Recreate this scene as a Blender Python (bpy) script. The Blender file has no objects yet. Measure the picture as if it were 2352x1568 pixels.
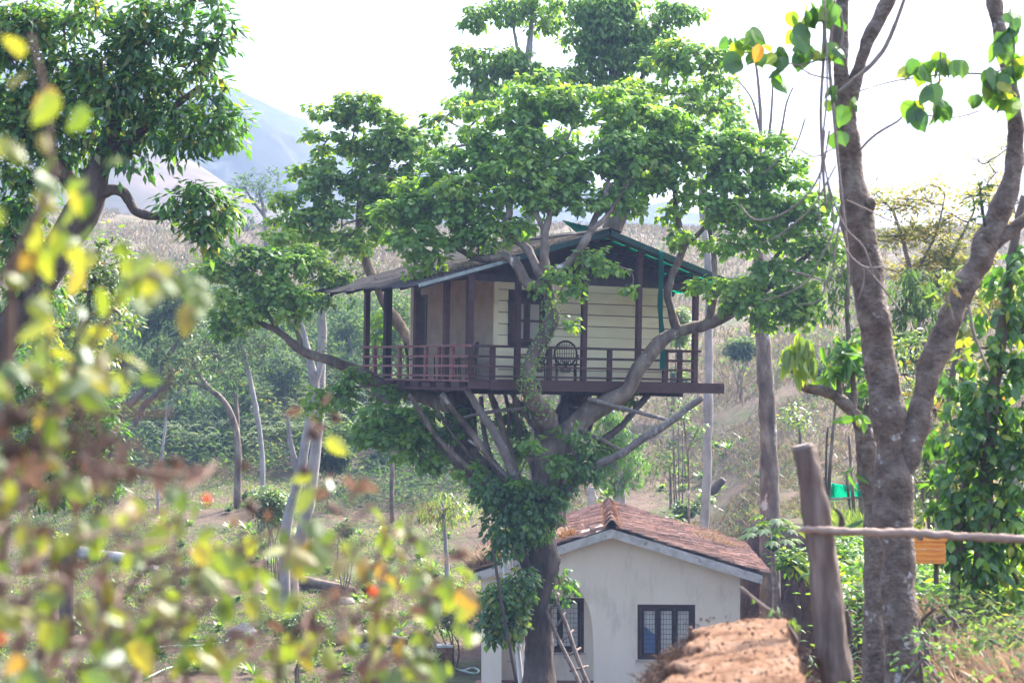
import bpy, math, random
import numpy as np
from mathutils import Vector, Matrix, noise

random.seed(11)
rng = np.random.default_rng(11)
sc = bpy.context.scene
COL = sc.collection

# ------------------------------------------------------------------ camera
F, HZ, CU = 4573.0, 834.0, 1176.0        # focal length and horizon of the photograph, in units of its 2352-wide view
cam_d = bpy.data.cameras.new('camera')
cam_d.sensor_width = 36.0
cam_d.lens = F * 36.0 / 2352.0
cam_d.shift_y = 50.0 / 2352.0
cam_d.clip_start = 0.1
cam_d.clip_end = 6000
cam_d.dof.use_dof = True
cam_d.dof.focus_distance = 43.0
cam_d.dof.aperture_fstop = 4.2
cam_d.dof.aperture_blades = 8
cam = bpy.data.objects.new('camera', cam_d)
cam.rotation_euler = (math.radians(90), 0, 0)
COL.objects.link(cam)
sc.camera = cam

# ------------------------------------------------------------------ light
SUN_EL, SUN_AZ = math.radians(44), math.radians(40)      # azimuth from +Y (ahead) towards +X (right): behind the scene
world = bpy.data.worlds.new('World')
sc.world = world
world.use_nodes = True
wn = world.node_tree
wn.nodes.clear()
sky = wn.nodes.new('ShaderNodeTexSky')
sky.sky_type = 'NISHITA'
sky.sun_disc = False
sky.sun_elevation = SUN_EL
sky.sun_rotation = SUN_AZ
sky.dust_density = 6.0
sky.air_density = 1.0
sky.ozone_density = 1.0
sky.altitude = 0
bg = wn.nodes.new('ShaderNodeBackground')
bg.inputs['Strength'].default_value = 0.15
wo = wn.nodes.new('ShaderNodeOutputWorld')
wn.links.new(sky.outputs[0], bg.inputs[0])
wn.links.new(bg.outputs[0], wo.inputs[0])
sun_d = bpy.data.lights.new('sun', 'SUN')
sun_d.energy = 2.55
sun_d.angle = math.radians(0.5)
sun_d.color = (1.0, 0.955, 0.88)
sun = bpy.data.objects.new('sun', sun_d)
sdir = Vector((math.sin(SUN_AZ) * math.cos(SUN_EL), math.cos(SUN_AZ) * math.cos(SUN_EL), math.sin(SUN_EL)))
sun.rotation_euler = sdir.to_track_quat('Z', 'Y').to_euler()
COL.objects.link(sun)
vs = sc.view_settings
vs.view_transform = 'Standard'
vs.look = 'None'
vs.gamma = 1.0
vs.use_curve_mapping = False
vs.exposure = 2.7
sc.render.engine = 'CYCLES'
cy = sc.cycles
cy.max_bounces = 9
cy.diffuse_bounces = 5
cy.glossy_bounces = 2
cy.transmission_bounces = 4
cy.transparent_max_bounces = 8
cy.volume_bounces = 0
cy.use_denoising = True
cy.use_adaptive_sampling = True
cy.adaptive_threshold = 0.02
cy.caustics_reflective = False
cy.caustics_refractive = False

# ------------------------------------------------------------------ helpers
def P(u, v, Y):
    return Vector(((u - CU) / F * Y, Y, (HZ - v) / F * Y))

def setp(o, label=None, cat=None, group=None, kind=None):
    for k, v in (('label', label), ('category', cat), ('group', group), ('kind', kind)):
        if v:
            o[k] = v
    return o

def thing(name, loc, label, cat, group=None, rot=(0, 0, 0)):
    o = bpy.data.objects.new(name, None)
    o.empty_display_size = 0.3
    o.location = loc
    o.rotation_euler = rot
    COL.objects.link(o)
    return setp(o, label, cat, group)

def link(name, me, parent=None, loc=None):
    o = bpy.data.objects.new(name, me)
    COL.objects.link(o)
    if parent:
        o.parent = parent
    if loc is not None:
        o.location = loc
    return o

class MB:
    """collects triangles and quads, then links them as one mesh object"""
    def __init__(self):
        self.v, self.f, self.n = [], [], 0
    def add(self, verts, faces):
        b = self.n
        self.v.extend([tuple(q) for q in verts])
        self.f.extend([tuple(i + b for i in q) for q in faces])
        self.n += len(verts)
        return self
    def box(self, a, b, M=None):
        x0, y0, z0 = a
        x1, y1, z1 = b
        vs_ = [Vector(q) for q in ((x0, y0, z0), (x1, y0, z0), (x1, y1, z0), (x0, y1, z0), (x0, y0, z1), (x1, y0, z1), (x1, y1, z1), (x0, y1, z1))]
        if M:
            vs_ = [M @ q for q in vs_]
        return self.add(vs_, [(0, 3, 2, 1), (4, 5, 6, 7), (0, 1, 5, 4), (1, 2, 6, 5), (2, 3, 7, 6), (3, 0, 4, 7)])
    def beam(self, p, q, w, h, up=Vector((0, 0, 1))):
        """a rectangular bar from p to q"""
        p, q = Vector(p), Vector(q)
        d = (q - p).normalized()
        s = d.cross(up)
        if s.length < 1e-4:
            s = Vector((1, 0, 0))
        s.normalize()
        t = s.cross(d)
        r = []
        for c in (p, q):
            r += [c - s * w / 2 - t * h / 2, c + s * w / 2 - t * h / 2, c + s * w / 2 + t * h / 2, c - s * w / 2 + t * h / 2]
        return self.add(r, [(0, 1, 2, 3), (7, 6, 5, 4), (0, 4, 5, 1), (1, 5, 6, 2), (2, 6, 7, 3), (3, 7, 4, 0)])
    def tube(self, pts, rad, sides=7, sub=3, bump=0.0, cap=True, seed=0.0, fine=0.0, ff=9.0, st=0.3):
        pts = [Vector(q) for q in pts]
        if isinstance(rad, (int, float)):
            rad = [rad] * len(pts)
        # Catmull-Rom
        pp, rr = [], []
        n = len(pts)
        for i in range(n - 1):
            p0, p1, p2, p3 = pts[max(i - 1, 0)], pts[i], pts[i + 1], pts[min(i + 2, n - 1)]
            for k in range(sub):
                t = k / sub
                pp.append(0.5 * ((2 * p1) + (p2 - p0) * t + (2 * p0 - 5 * p1 + 4 * p2 - p3) * t * t + (3 * p1 - p0 - 3 * p2 + p3) * t ** 3))
                rr.append(rad[i] * (1 - t) + rad[i + 1] * t)
        pp.append(pts[-1])
        rr.append(rad[-1])
        up = Vector((0.3, 0.9, 0.1))
        verts, faces = [], []
        m = len(pp)
        for i in range(m):
            d = (pp[min(i + 1, m - 1)] - pp[max(i - 1, 0)])
            if d.length < 1e-7:
                d = Vector((0, 0, 1))
            d.normalize()
            s = d.cross(up)
            if s.length < 1e-3:
                s = d.cross(Vector((1, 0, 0)))
            s.normalize()
            t = s.cross(d)
            up = -t if False else up
            for k in range(sides):
                a = 2 * math.pi * k / sides
                r = rr[i]
                if bump:
                    q = pp[i] + (s * math.cos(a) + t * math.sin(a)) * r
                    r *= 1 + bump * noise.noise(q * (0.6 / max(rr[0], 0.02)) + Vector((seed, 0, 0))) * 1.6
                if fine:
                    q = pp[i] + (s * math.cos(a) + t * math.sin(a)) * rr[i]
                    q = Vector((q.x, q.y, q.z * st)) * ff
                    r += rr[0] * fine * (noise.noise(q) + .6 * noise.noise(q * 2.7) + .3 * noise.noise(q * 6.1))
                verts.append(pp[i] + (s * math.cos(a) + t * math.sin(a)) * r)
        for i in range(m - 1):
            for k in range(sides):
                k2 = (k + 1) % sides
                faces.append((i * sides + k, i * sides + k2, (i + 1) * sides + k2, (i + 1) * sides + k))
        if cap:
            faces.append(tuple(range(sides - 1, -1, -1)))
            faces.append(tuple((m - 1) * sides + k for k in range(sides)))
        self.add(verts, faces)
        self.last = pp
        return self
    def mesh(self, name, mat, smooth=False, off=None):
        me = bpy.data.meshes.new(name)
        v = self.v
        if off is not None:
            v = [(a[0] - off[0], a[1] - off[1], a[2] - off[2]) for a in v]
        me.from_pydata(v, [], self.f)
        if mat:
            me.materials.append(mat)
        if smooth:
            me.polygons.foreach_set('use_smooth', [True] * len(me.polygons))
        me.update()
        return me
    def build(self, name, mat, parent=None, smooth=False, world=False):
        """world=True: the vertices are in world space and the parent carries no rotation"""
        off = parent.location if (parent is not None and world) else None
        return link(name, self.mesh(name, mat, smooth, off), parent)

def np_mesh(name, V, size, mat, attr=None, off=None, idx=None, smooth=False):
    """V (n,3); faces all with SIZE corners, IDX (m,size)"""
    V = np.asarray(V, dtype=np.float32)
    if off is not None:
        V = V - np.array(off, dtype=np.float32)
    me = bpy.data.meshes.new(name)
    me.vertices.add(len(V))
    me.vertices.foreach_set('co', V.ravel())
    idx = np.asarray(idx, dtype=np.int32)
    m = len(idx)
    me.loops.add(m * size)
    me.loops.foreach_set('vertex_index', idx.ravel())
    me.polygons.add(m)
    me.polygons.foreach_set('loop_start', np.arange(m, dtype=np.int32) * size)
    if smooth:
        me.polygons.foreach_set('use_smooth', np.ones(m, dtype=bool))
    if attr is not None:
        a = me.attributes.new('rnd', 'FLOAT', 'FACE')
        a.data.foreach_set('value', np.asarray(attr, dtype=np.float32))
    me.update(calc_edges=True)
    if mat:
        me.materials.append(mat)
    return me

# ------------------------------------------------------------------ materials
def nt_new(name):
    m = bpy.data.materials.new(name)
    m.use_nodes = True
    nt = m.node_tree
    nt.nodes.clear()
    out = nt.nodes.new('ShaderNodeOutputMaterial')
    return m, nt, out

def N(nt, t, **kw):
    n = nt.nodes.new(t)
    for k, v in kw.items():
        setattr(n, k, v)
    return n

def ramp(nt, fac, stops):
    r = nt.nodes.new('ShaderNodeValToRGB')
    e = r.color_ramp.elements
    while len(e) < len(stops):
        e.new(0.5)
    for i, (p, c) in enumerate(stops):
        e[i].position = p
        e[i].color = (*c, 1)
    nt.links.new(fac, r.inputs[0])
    return r.outputs[0]

def rnd_fac(nt):
    a = N(nt, 'ShaderNodeAttribute')
    a.attribute_name = 'rnd'
    oi = N(nt, 'ShaderNodeObjectInfo')
    ad = N(nt, 'ShaderNodeMath', operation='ADD')
    fr = N(nt, 'ShaderNodeMath', operation='FRACT')
    nt.links.new(a.outputs['Fac'], ad.inputs[0])
    nt.links.new(oi.outputs['Random'], ad.inputs[1])
    nt.links.new(ad.outputs[0], fr.inputs[0])
    return fr.outputs[0]

def leaf_mat(name, stops, tboost=2.2, mix=0.45, rough=0.42, gloss=0.07, tint=(1.0, 1.0, 0.45)):
    m, nt, out = nt_new(name)
    f = rnd_fac(nt)
    col = ramp(nt, f, stops)
    tc = N(nt, 'ShaderNodeMix', data_type='RGBA', blend_type='MULTIPLY')
    tc.inputs[0].default_value = 1
    nt.links.new(col, tc.inputs[6])
    tc.inputs[7].default_value = (tboost * tint[0], tboost * tint[1], tboost * tint[2], 1)
    d = N(nt, 'ShaderNodeBsdfDiffuse')
    t = N(nt, 'ShaderNodeBsdfTranslucent')
    g = N(nt, 'ShaderNodeBsdfGlossy')
    g.inputs['Roughness'].default_value = rough
    g.inputs['Color'].default_value = (0.9, 0.95, 1, 1)
    nt.links.new(col, d.inputs[0])
    nt.links.new(tc.outputs[2], t.inputs[0])
    m1 = N(nt, 'ShaderNodeMixShader')
    m1.inputs[0].default_value = mix
    nt.links.new(d.outputs[0], m1.inputs[1])
    nt.links.new(t.outputs[0], m1.inputs[2])
    m2 = N(nt, 'ShaderNodeMixShader')
    m2.inputs[0].default_value = gloss
    nt.links.new(m1.outputs[0], m2.inputs[1])
    nt.links.new(g.outputs[0], m2.inputs[2])
    nt.links.new(m2.outputs[0], out.inputs[0])
    return m

def surf(name, stops, scale=6.0, detail=5.0, stretch=(1, 1, 1), rough=0.8, bump=0.3, bscale=None, spots=None, objrand=0.0, bdist=0.02, coord='Object', spec=0.3, spot_at=(0.6, 0.68), spot_scale=None):
    """noise-coloured rough surface; spots = a second colour in patches; objrand = brightness change from piece to piece"""
    m, nt, out = nt_new(name)
    tc = N(nt, 'ShaderNodeTexCoord')
    mp = N(nt, 'ShaderNodeMapping')
    mp.inputs['Scale'].default_value = stretch
    oi = N(nt, 'ShaderNodeObjectInfo')
    ml = N(nt, 'ShaderNodeMath', operation='MULTIPLY')
    ml.inputs[1].default_value = 37.0
    nt.links.new(oi.outputs['Random'], ml.inputs[0])
    nt.links.new(ml.outputs[0], mp.inputs['Location'])
    nt.links.new(tc.outputs[coord], mp.inputs[0])
    nz = N(nt, 'ShaderNodeTexNoise')
    nz.inputs['Scale'].default_value = scale
    nz.inputs['Detail'].default_value = detail
    nz.inputs['Roughness'].default_value = 0.62
    nt.links.new(mp.outputs[0], nz.inputs['Vector'])
    col = ramp(nt, nz.outputs['Fac'], stops)
    if spots:
        n2 = N(nt, 'ShaderNodeTexNoise')
        n2.inputs['Scale'].default_value = spot_scale or scale * 0.45
        n2.inputs['Detail'].default_value = 6
        n2.inputs['Roughness'].default_value = 0.7
        nt.links.new(mp.outputs[0], n2.inputs['Vector'])
        fac = ramp(nt, n2.outputs['Fac'], [(spot_at[0], (0, 0, 0)), (spot_at[1], (1, 1, 1))])
        mx = N(nt, 'ShaderNodeMix', data_type='RGBA')
        nt.links.new(fac, mx.inputs[0])
        nt.links.new(col, mx.inputs[6])
        mx.inputs[7].default_value = (*spots, 1)
        col = mx.outputs[2]
    if objrand:
        a = rnd_fac(nt)
        mr = N(nt, 'ShaderNodeMapRange')
        mr.inputs['To Min'].default_value = 1 - objrand
        mr.inputs['To Max'].default_value = 1 + objrand
        nt.links.new(a, mr.inputs[0])
        mm = N(nt, 'ShaderNodeVectorMath', operation='SCALE')
        nt.links.new(col, mm.inputs[0])
        nt.links.new(mr.outputs[0], mm.inputs['Scale'])
        col = mm.outputs[0]
    b = N(nt, 'ShaderNodeBsdfPrincipled')
    b.inputs['Roughness'].default_value = rough
    b.inputs['Specular IOR Level'].default_value = spec
    nt.links.new(col, b.inputs['Base Color'])
    if bump:
        bp = N(nt, 'ShaderNodeBump')
        bp.inputs['Strength'].default_value = bump
        bp.inputs['Distance'].default_value = bdist
        n3 = N(nt, 'ShaderNodeTexNoise')
        n3.inputs['Scale'].default_value = bscale or scale * 2.5
        n3.inputs['Detail'].default_value = 4
        nt.links.new(mp.outputs[0], n3.inputs['Vector'])
        nt.links.new(n3.outputs['Fac'], bp.inputs['Height'])
        nt.links.new(bp.outputs[0], b.inputs['Normal'])
    nt.links.new(b.outputs[0], out.inputs[0])
    return m

M = {}
M['leaf_main'] = leaf_mat('ficus_leaf', [(0.0, (0.06, 0.14, 0.02)), (0.5, (0.11, 0.225, 0.024)), (0.85, (0.17, 0.29, 0.03)), (1.0, (0.25, 0.33, 0.036))], gloss=.035)
M['leaf_upper'] = leaf_mat('pale_leaf', [(0.0, (0.065, 0.145, 0.03)), (0.6, (0.11, 0.22, 0.035)), (1.0, (0.18, 0.29, 0.045))], gloss=.035)
M['leaf_mango'] = leaf_mat('mango_leaf', [(0.0, (0.035, 0.10, 0.022)), (0.6, (0.065, 0.165, 0.026)), (0.93, (0.11, 0.22, 0.03)), (1.0, (0.22, 0.2, 0.03))], gloss=0.045)
M['leaf_vine'] = leaf_mat('pepper_leaf', [(0.0, (0.038, 0.105, 0.02)), (0.6, (0.075, 0.17, 0.024)), (0.9, (0.14, 0.25, 0.022)), (1.0, (0.28, 0.29, 0.03))], gloss=0.04)
M['leaf_yellow'] = leaf_mat('yellow_green_leaf', [(0.0, (0.07, 0.13, 0.025)), (0.6, (0.12, 0.19, 0.03)), (0.93, (0.2, 0.22, 0.04)), (1.0, (0.32, 0.16, 0.05))])
M['leaf_feather'] = leaf_mat('feathery_leaf', [(0.0, (0.20, 0.23, 0.07)), (0.7, (0.30, 0.31, 0.09)), (1.0, (0.40, 0.30, 0.12))], gloss=0.02, tboost=1.5, mix=.55)
M['leaf_under'] = leaf_mat('undergrowth_leaf', [(0.0, (0.03, 0.065, 0.024)), (0.5, (0.055, 0.105, 0.033)), (0.9, (0.10, 0.15, 0.05)), (1.0, (0.17, 0.15, 0.06))], gloss=0.012, rough=.6)
M['leaf_dark'] = leaf_mat('dark_evergreen_leaf', [(0.0, (0.025, 0.055, 0.026)), (0.7, (0.045, 0.085, 0.032)), (1.0, (0.08, 0.12, 0.04))], gloss=0.015, rough=.6)
M['leaf_lantana'] = leaf_mat('lantana_leaf', [(0.0, (0.07, 0.12, 0.022)), (0.45, (0.145, 0.19, 0.028)), (0.8, (0.22, 0.235, 0.035)), (0.96, (0.21, 0.17, 0.04)), (1.0, (0.27, 0.15, 0.04))], tboost=1.45, mix=0.5, gloss=0.05, tint=(1, 1, 0.5))
M['leaf_dry'] = leaf_mat('dry_leaf', [(0.0, (0.09, 0.052, 0.04)), (1.0, (0.19, 0.12, 0.09))], tboost=1.3, mix=0.3, gloss=0.02, tint=(1, .9, .8))
M['petal_orange'] = leaf_mat('orange_petal', [(0.0, (0.75, 0.10, 0.03)), (1.0, (0.85, 0.18, 0.04))], tboost=1.15, mix=0.4, gloss=0.02, tint=(1, .8, .6))
M['grass'] = leaf_mat('dry_grass_blade', [(0.0, (0.12, 0.093, 0.058)), (0.55, (0.20, 0.152, 0.105)), (0.85, (0.14, 0.135, 0.06)), (1.0, (0.08, 0.11, 0.04))], tboost=1.2, mix=0.35, gloss=0.03, tint=(1, 1, .8))
M['green_grass'] = leaf_mat('green_blade', [(0.0, (0.10, 0.17, 0.04)), (1.0, (0.20, 0.26, 0.05))], tboost=1.7, mix=0.45, gloss=0.05)
M['straw'] = leaf_mat('straw', [(0.0, (0.22, 0.14, 0.085)), (1.0, (0.36, 0.26, 0.17))], tboost=1.1, mix=0.3, gloss=0.03, tint=(1, .95, .85))
M['moss_orange'] = leaf_mat('orange_moss', [(0.0, (0.18, 0.085, 0.035)), (1.0, (0.36, 0.20, 0.075))], tboost=1.1, mix=0.25, gloss=0.01, tint=(1, .95, .85))
M['bark'] = surf('bark', [(0.3, (0.055, 0.040, 0.030)), (0.5, (0.13, 0.098, 0.074)), (0.7, (0.25, 0.205, 0.165))], scale=3.2, stretch=(1, 1, 0.45), bump=0.8, bscale=9, bdist=0.05, spots=(0.42, 0.40, 0.37), spot_scale=2.4, spot_at=(0.62, 0.67))
M['bark_dark'] = surf('dark_bark', [(0.3, (0.04, 0.03, 0.027)), (0.6, (0.09, 0.07, 0.06)), (0.8, (0.16, 0.13, 0.11))], scale=5, stretch=(1, 1, 0.35), bump=0.9, bscale=14, bdist=0.05)
M['bark_pale'] = surf('pale_bark', [(0.25, (0.13, 0.115, 0.11)), (0.5, (0.25, 0.235, 0.225)), (0.8, (0.36, 0.345, 0.335))], scale=2.2, stretch=(1, 1, 0.6), bump=0.4, spots=(0.16, 0.13, 0.11), spot_scale=1.8, spot_at=(0.6, 0.66))
M['bark_near'] = surf('lichen_bark', [(0.3, (0.065, 0.045, 0.035)), (0.5, (0.135, 0.100, 0.080)), (0.7, (0.215, 0.175, 0.148))], scale=9, stretch=(1, 1, 1.1), bump=1.0, bscale=30, bdist=0.03, spots=(0.40, 0.39, 0.375), spot_scale=4.6, spot_at=(0.60, 0.66))
M['wood_post'] = surf('weathered_post', [(0.3, (0.075, 0.052, 0.043)), (0.5, (0.15, 0.11, 0.092)), (0.75, (0.27, 0.215, 0.185))], scale=14, stretch=(1, 1, 0.12), bump=0.7, bscale=40, bdist=0.008)
M['pole'] = surf('peeled_pole', [(0.3, (0.18, 0.12, 0.095)), (0.6, (0.33, 0.245, 0.20)), (0.8, (0.45, 0.36, 0.31))], scale=16, stretch=(0.2, 1, 1), bump=0.5, bscale=40, bdist=0.006)
M['bark_mid'] = surf('grey_branch', [(0.3, (0.10, 0.08, 0.07)), (0.7, (0.22, 0.19, 0.17))], scale=6, stretch=(1, 1, .5), bump=0.5, spots=(.34, .32, .30), spot_scale=5, spot_at=(.58, .66))
M['roots'] = leaf_mat('dark_roots', [(0, (.045, .028, .022)), (1, (.11, .07, .052))], tboost=1, mix=.2, gloss=.01, tint=(1, 1, 1))
M['leaf_lime'] = leaf_mat('lime_leaf', [(0, (.13, .21, .03)), (1, (.24, .31, .04))], tboost=1.8, mix=.5, gloss=.04)
M['leaf_amber'] = leaf_mat('amber_leaf', [(0, (.6, .28, .03)), (1, (.7, .36, .04))], tboost=1.2, mix=.5, gloss=.03, tint=(1, .95, .6))
M['post_top'] = surf('sawn_wood', [(.3, (.13, .105, .095)), (.7, (.25, .215, .2))], scale=20, bump=.4)
M['straw_pale'] = leaf_mat('pale_straw', [(0.0, (0.34, 0.24, 0.15)), (1.0, (0.52, 0.40, 0.27))], tboost=1.1, mix=0.3, gloss=0.03, tint=(1, .95, .85))
def mat_earth():
    m, nt, out = nt_new('earth_wall')
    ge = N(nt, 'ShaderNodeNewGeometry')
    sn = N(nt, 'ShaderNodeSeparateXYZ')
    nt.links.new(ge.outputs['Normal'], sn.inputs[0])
    def nz(s, d=8, r=.65):
        n = N(nt, 'ShaderNodeTexNoise')
        n.inputs['Scale'].default_value = s
        n.inputs['Detail'].default_value = d
        n.inputs['Roughness'].default_value = r
        nt.links.new(ge.outputs['Position'], n.inputs['Vector'])
        return n.outputs['Fac']
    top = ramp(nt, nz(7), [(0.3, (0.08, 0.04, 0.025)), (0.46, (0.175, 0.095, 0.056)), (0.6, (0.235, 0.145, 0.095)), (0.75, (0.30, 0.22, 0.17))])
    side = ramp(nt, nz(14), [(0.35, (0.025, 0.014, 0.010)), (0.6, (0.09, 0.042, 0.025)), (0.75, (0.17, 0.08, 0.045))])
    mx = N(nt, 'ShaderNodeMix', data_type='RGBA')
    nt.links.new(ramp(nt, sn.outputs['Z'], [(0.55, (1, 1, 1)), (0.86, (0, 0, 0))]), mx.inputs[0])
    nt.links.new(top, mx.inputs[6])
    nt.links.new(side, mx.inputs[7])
    b = N(nt, 'ShaderNodeBsdfPrincipled')
    b.inputs['Roughness'].default_value = .95
    b.inputs['Specular IOR Level'].default_value = .1
    nt.links.new(mx.outputs[2], b.inputs['Base Color'])
    bp = N(nt, 'ShaderNodeBump')
    bp.inputs['Strength'].default_value = .9
    bp.inputs['Distance'].default_value = .02
    nt.links.new(nz(45), bp.inputs['Height'])
    nt.links.new(bp.outputs[0], b.inputs['Normal'])
    nt.links.new(b.outputs[0], out.inputs[0])
    return m
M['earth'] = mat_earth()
M['twig'] = surf('twig_bark', [(0.3, (0.07, 0.05, 0.04)), (0.7, (0.17, 0.13, 0.11))], scale=8, bump=0)
M['liana'] = surf('liana_bark', [(0.3, (0.13, 0.10, 0.085)), (0.7, (0.27, 0.22, 0.19))], scale=12, bump=0.2)
M['stem_brown'] = surf('brown_stem', [(0.3, (0.09, 0.055, 0.043)), (0.7, (0.20, 0.13, 0.10))], scale=20, bump=0)
M['paint_maroon'] = surf('maroon_paint', [(0.3, (0.042, 0.018, 0.019)), (0.7, (0.075, 0.034, 0.035))], scale=8, stretch=(.4, 1, 1), bump=0.2, rough=0.6, objrand=0.2)
M['paint_faded'] = surf('faded_red_paint', [(0.3, (0.16, 0.065, 0.055)), (0.7, (0.27, 0.125, 0.11))], scale=9, bump=0.2, rough=0.65, objrand=0.15)
M['paint_cream'] = surf('cream_paint', [(0.25, (0.60, 0.53, 0.34)), (0.5, (0.72, 0.65, 0.43)), (0.8, (0.77, 0.71, 0.50))], scale=2.2, stretch=(0.6, 1, 2.2), bump=0.15, rough=0.55, objrand=0.10, spots=(0.40, 0.35, 0.23), spot_scale=5, spot_at=(0.66, 0.8))
M['dark_wood'] = surf('dark_wood', [(0.3, (0.018, 0.013, 0.013)), (0.7, (0.045, 0.032, 0.03))], scale=6, stretch=(1, 1, .3), bump=0.2)
M['plaster'] = surf('cream_plaster', [(0.3, (0.80, 0.70, 0.57)), (0.6, (0.86, 0.77, 0.65)), (0.8, (0.88, 0.80, 0.68))], scale=1.6, stretch=(1, 1, 0.3), bump=0.12, bscale=60, bdist=0.004, rough=0.85, spots=(0.58, 0.49, 0.40), spot_scale=2.2, spot_at=(0.52, 0.78))
M['concrete'] = surf('stained_concrete', [(0.3, (0.33, 0.31, 0.29)), (0.55, (0.55, 0.53, 0.50)), (0.8, (0.63, 0.61, 0.58))], scale=3.5, bump=0.3, spots=(0.12, 0.10, 0.085), spot_scale=5, spot_at=(0.58, 0.72))
M['tile'] = surf('clay_tile', [(0.33, (0.07, 0.042, 0.032)), (0.46, (0.28, 0.155, 0.110)), (0.6, (0.40, 0.235, 0.170)), (0.75, (0.47, 0.335, 0.27))], scale=5, stretch=(1, 11, 1), bump=0.5, objrand=0.5, spots=(0.42, 0.36, 0.33), spot_scale=6, spot_at=(0.54, 0.66))
M['roof_sheet'] = surf('weathered_roof_sheet', [(0.3, (0.022, 0.019, 0.019)), (0.5, (0.045, 0.039, 0.039)), (0.75, (0.08, 0.072, 0.072))], scale=3, stretch=(1, 1, 1), bump=0.3, objrand=0.22, spots=(0.12, 0.11, 0.105), spot_scale=9, spot_at=(0.6, 0.7))
M['white_board'] = surf('white_board', [(0.3, (0.60, 0.60, 0.57)), (0.7, (0.74, 0.74, 0.71))], scale=6, bump=0.1)
M['pvc'] = surf('white_pipe', [(0.3, (0.62, 0.62, 0.62)), (0.7, (0.78, 0.78, 0.78))], scale=2, bump=0, rough=0.4)
M['teal_trim'] = surf('teal_trim', [(0.3, (0.012, 0.045, 0.052)), (0.7, (0.02, 0.085, 0.095))], scale=6, bump=0.1, rough=0.5)
M['pale_trim'] = surf('grey_green_trim', [(0.3, (0.13, 0.16, 0.15)), (0.7, (0.30, 0.35, 0.33))], scale=9, bump=0.1, rough=0.6)
M['orange_sheet'] = surf('orange_sheet', [(0.3, (0.68, 0.24, 0.05)), (0.7, (0.85, 0.38, 0.08))], scale=5, bump=0.3, rough=0.5, spots=(.8, .62, .45), spot_at=(.6, .75))
M['red_paint'] = surf('red_edge', [(0.3, (0.45, 0.06, 0.04)), (0.7, (0.55, 0.08, 0.05))], scale=6, bump=0)
M['cane'] = surf('dark_cane', [(0.3, (0.03, 0.02, 0.018)), (0.7, (0.065, 0.042, 0.035))], scale=20, bump=0)
M['laterite'] = surf('laterite', [(0.28, (0.08, 0.04, 0.025)), (0.42, (0.21, 0.095, 0.045)), (0.6, (0.27, 0.13, 0.07)), (0.78, (0.32, 0.19, 0.125))], scale=9, detail=10, bump=1.0, bscale=34, bdist=0.04, spots=(0.42, 0.33, 0.28), spot_scale=11, spot_at=(0.56, 0.7))
M['rock'] = surf('grey_rock', [(0.3, (0.10, 0.085, 0.08)), (0.7, (0.27, 0.25, 0.24))], scale=5, bump=0.5)
M['log_grey'] = surf('bleached_log', [(0.3, (0.24, 0.22, 0.21)), (0.7, (0.48, 0.45, 0.43))], scale=4, stretch=(.3, 1, 1), bump=0.5)
M['papaya'] = surf('papaya_skin', [(0.3, (0.03, 0.10, 0.025)), (0.7, (0.06, 0.15, 0.03))], scale=4, bump=0, rough=0.45)
M['pot'] = surf('hose_plastic', [(0.3, (0.30, 0.42, 0.36)), (0.7, (0.42, 0.52, 0.46))], scale=4, bump=0, rough=0.4)

def mat_net(name, col, tcol, mix):
    m, nt, out = nt_new(name)
    tcn = N(nt, 'ShaderNodeTexCoord')
    nz = N(nt, 'ShaderNodeTexNoise')
    nz.inputs['Scale'].default_value = 7
    nz.inputs['Detail'].default_value = 5
    nt.links.new(tcn.outputs['Object'], nz.inputs['Vector'])
    c = ramp(nt, nz.outputs['Fac'], [(0.3, tuple(k * 0.6 for k in col)), (0.7, col)])
    d = N(nt, 'ShaderNodeBsdfDiffuse')
    nt.links.new(c, d.inputs[0])
    t = N(nt, 'ShaderNodeBsdfTranslucent')
    t.inputs[0].default_value = (*tcol, 1)
    mx = N(nt, 'ShaderNodeMixShader')
    mx.inputs[0].default_value = mix
    nt.links.new(d.outputs[0], mx.inputs[1])
    nt.links.new(t.outputs[0], mx.inputs[2])
    nt.links.new(mx.outputs[0], out.inputs[0])
    return m
M['net'] = mat_net('green_shade_net', (0.01, 0.24, 0.18), (0.01, 0.75, 0.52), 0.55)
M['net_dark'] = mat_net('teal_net', (0.01, 0.17, 0.15), (0.02, 0.36, 0.30), 0.4)

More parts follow.
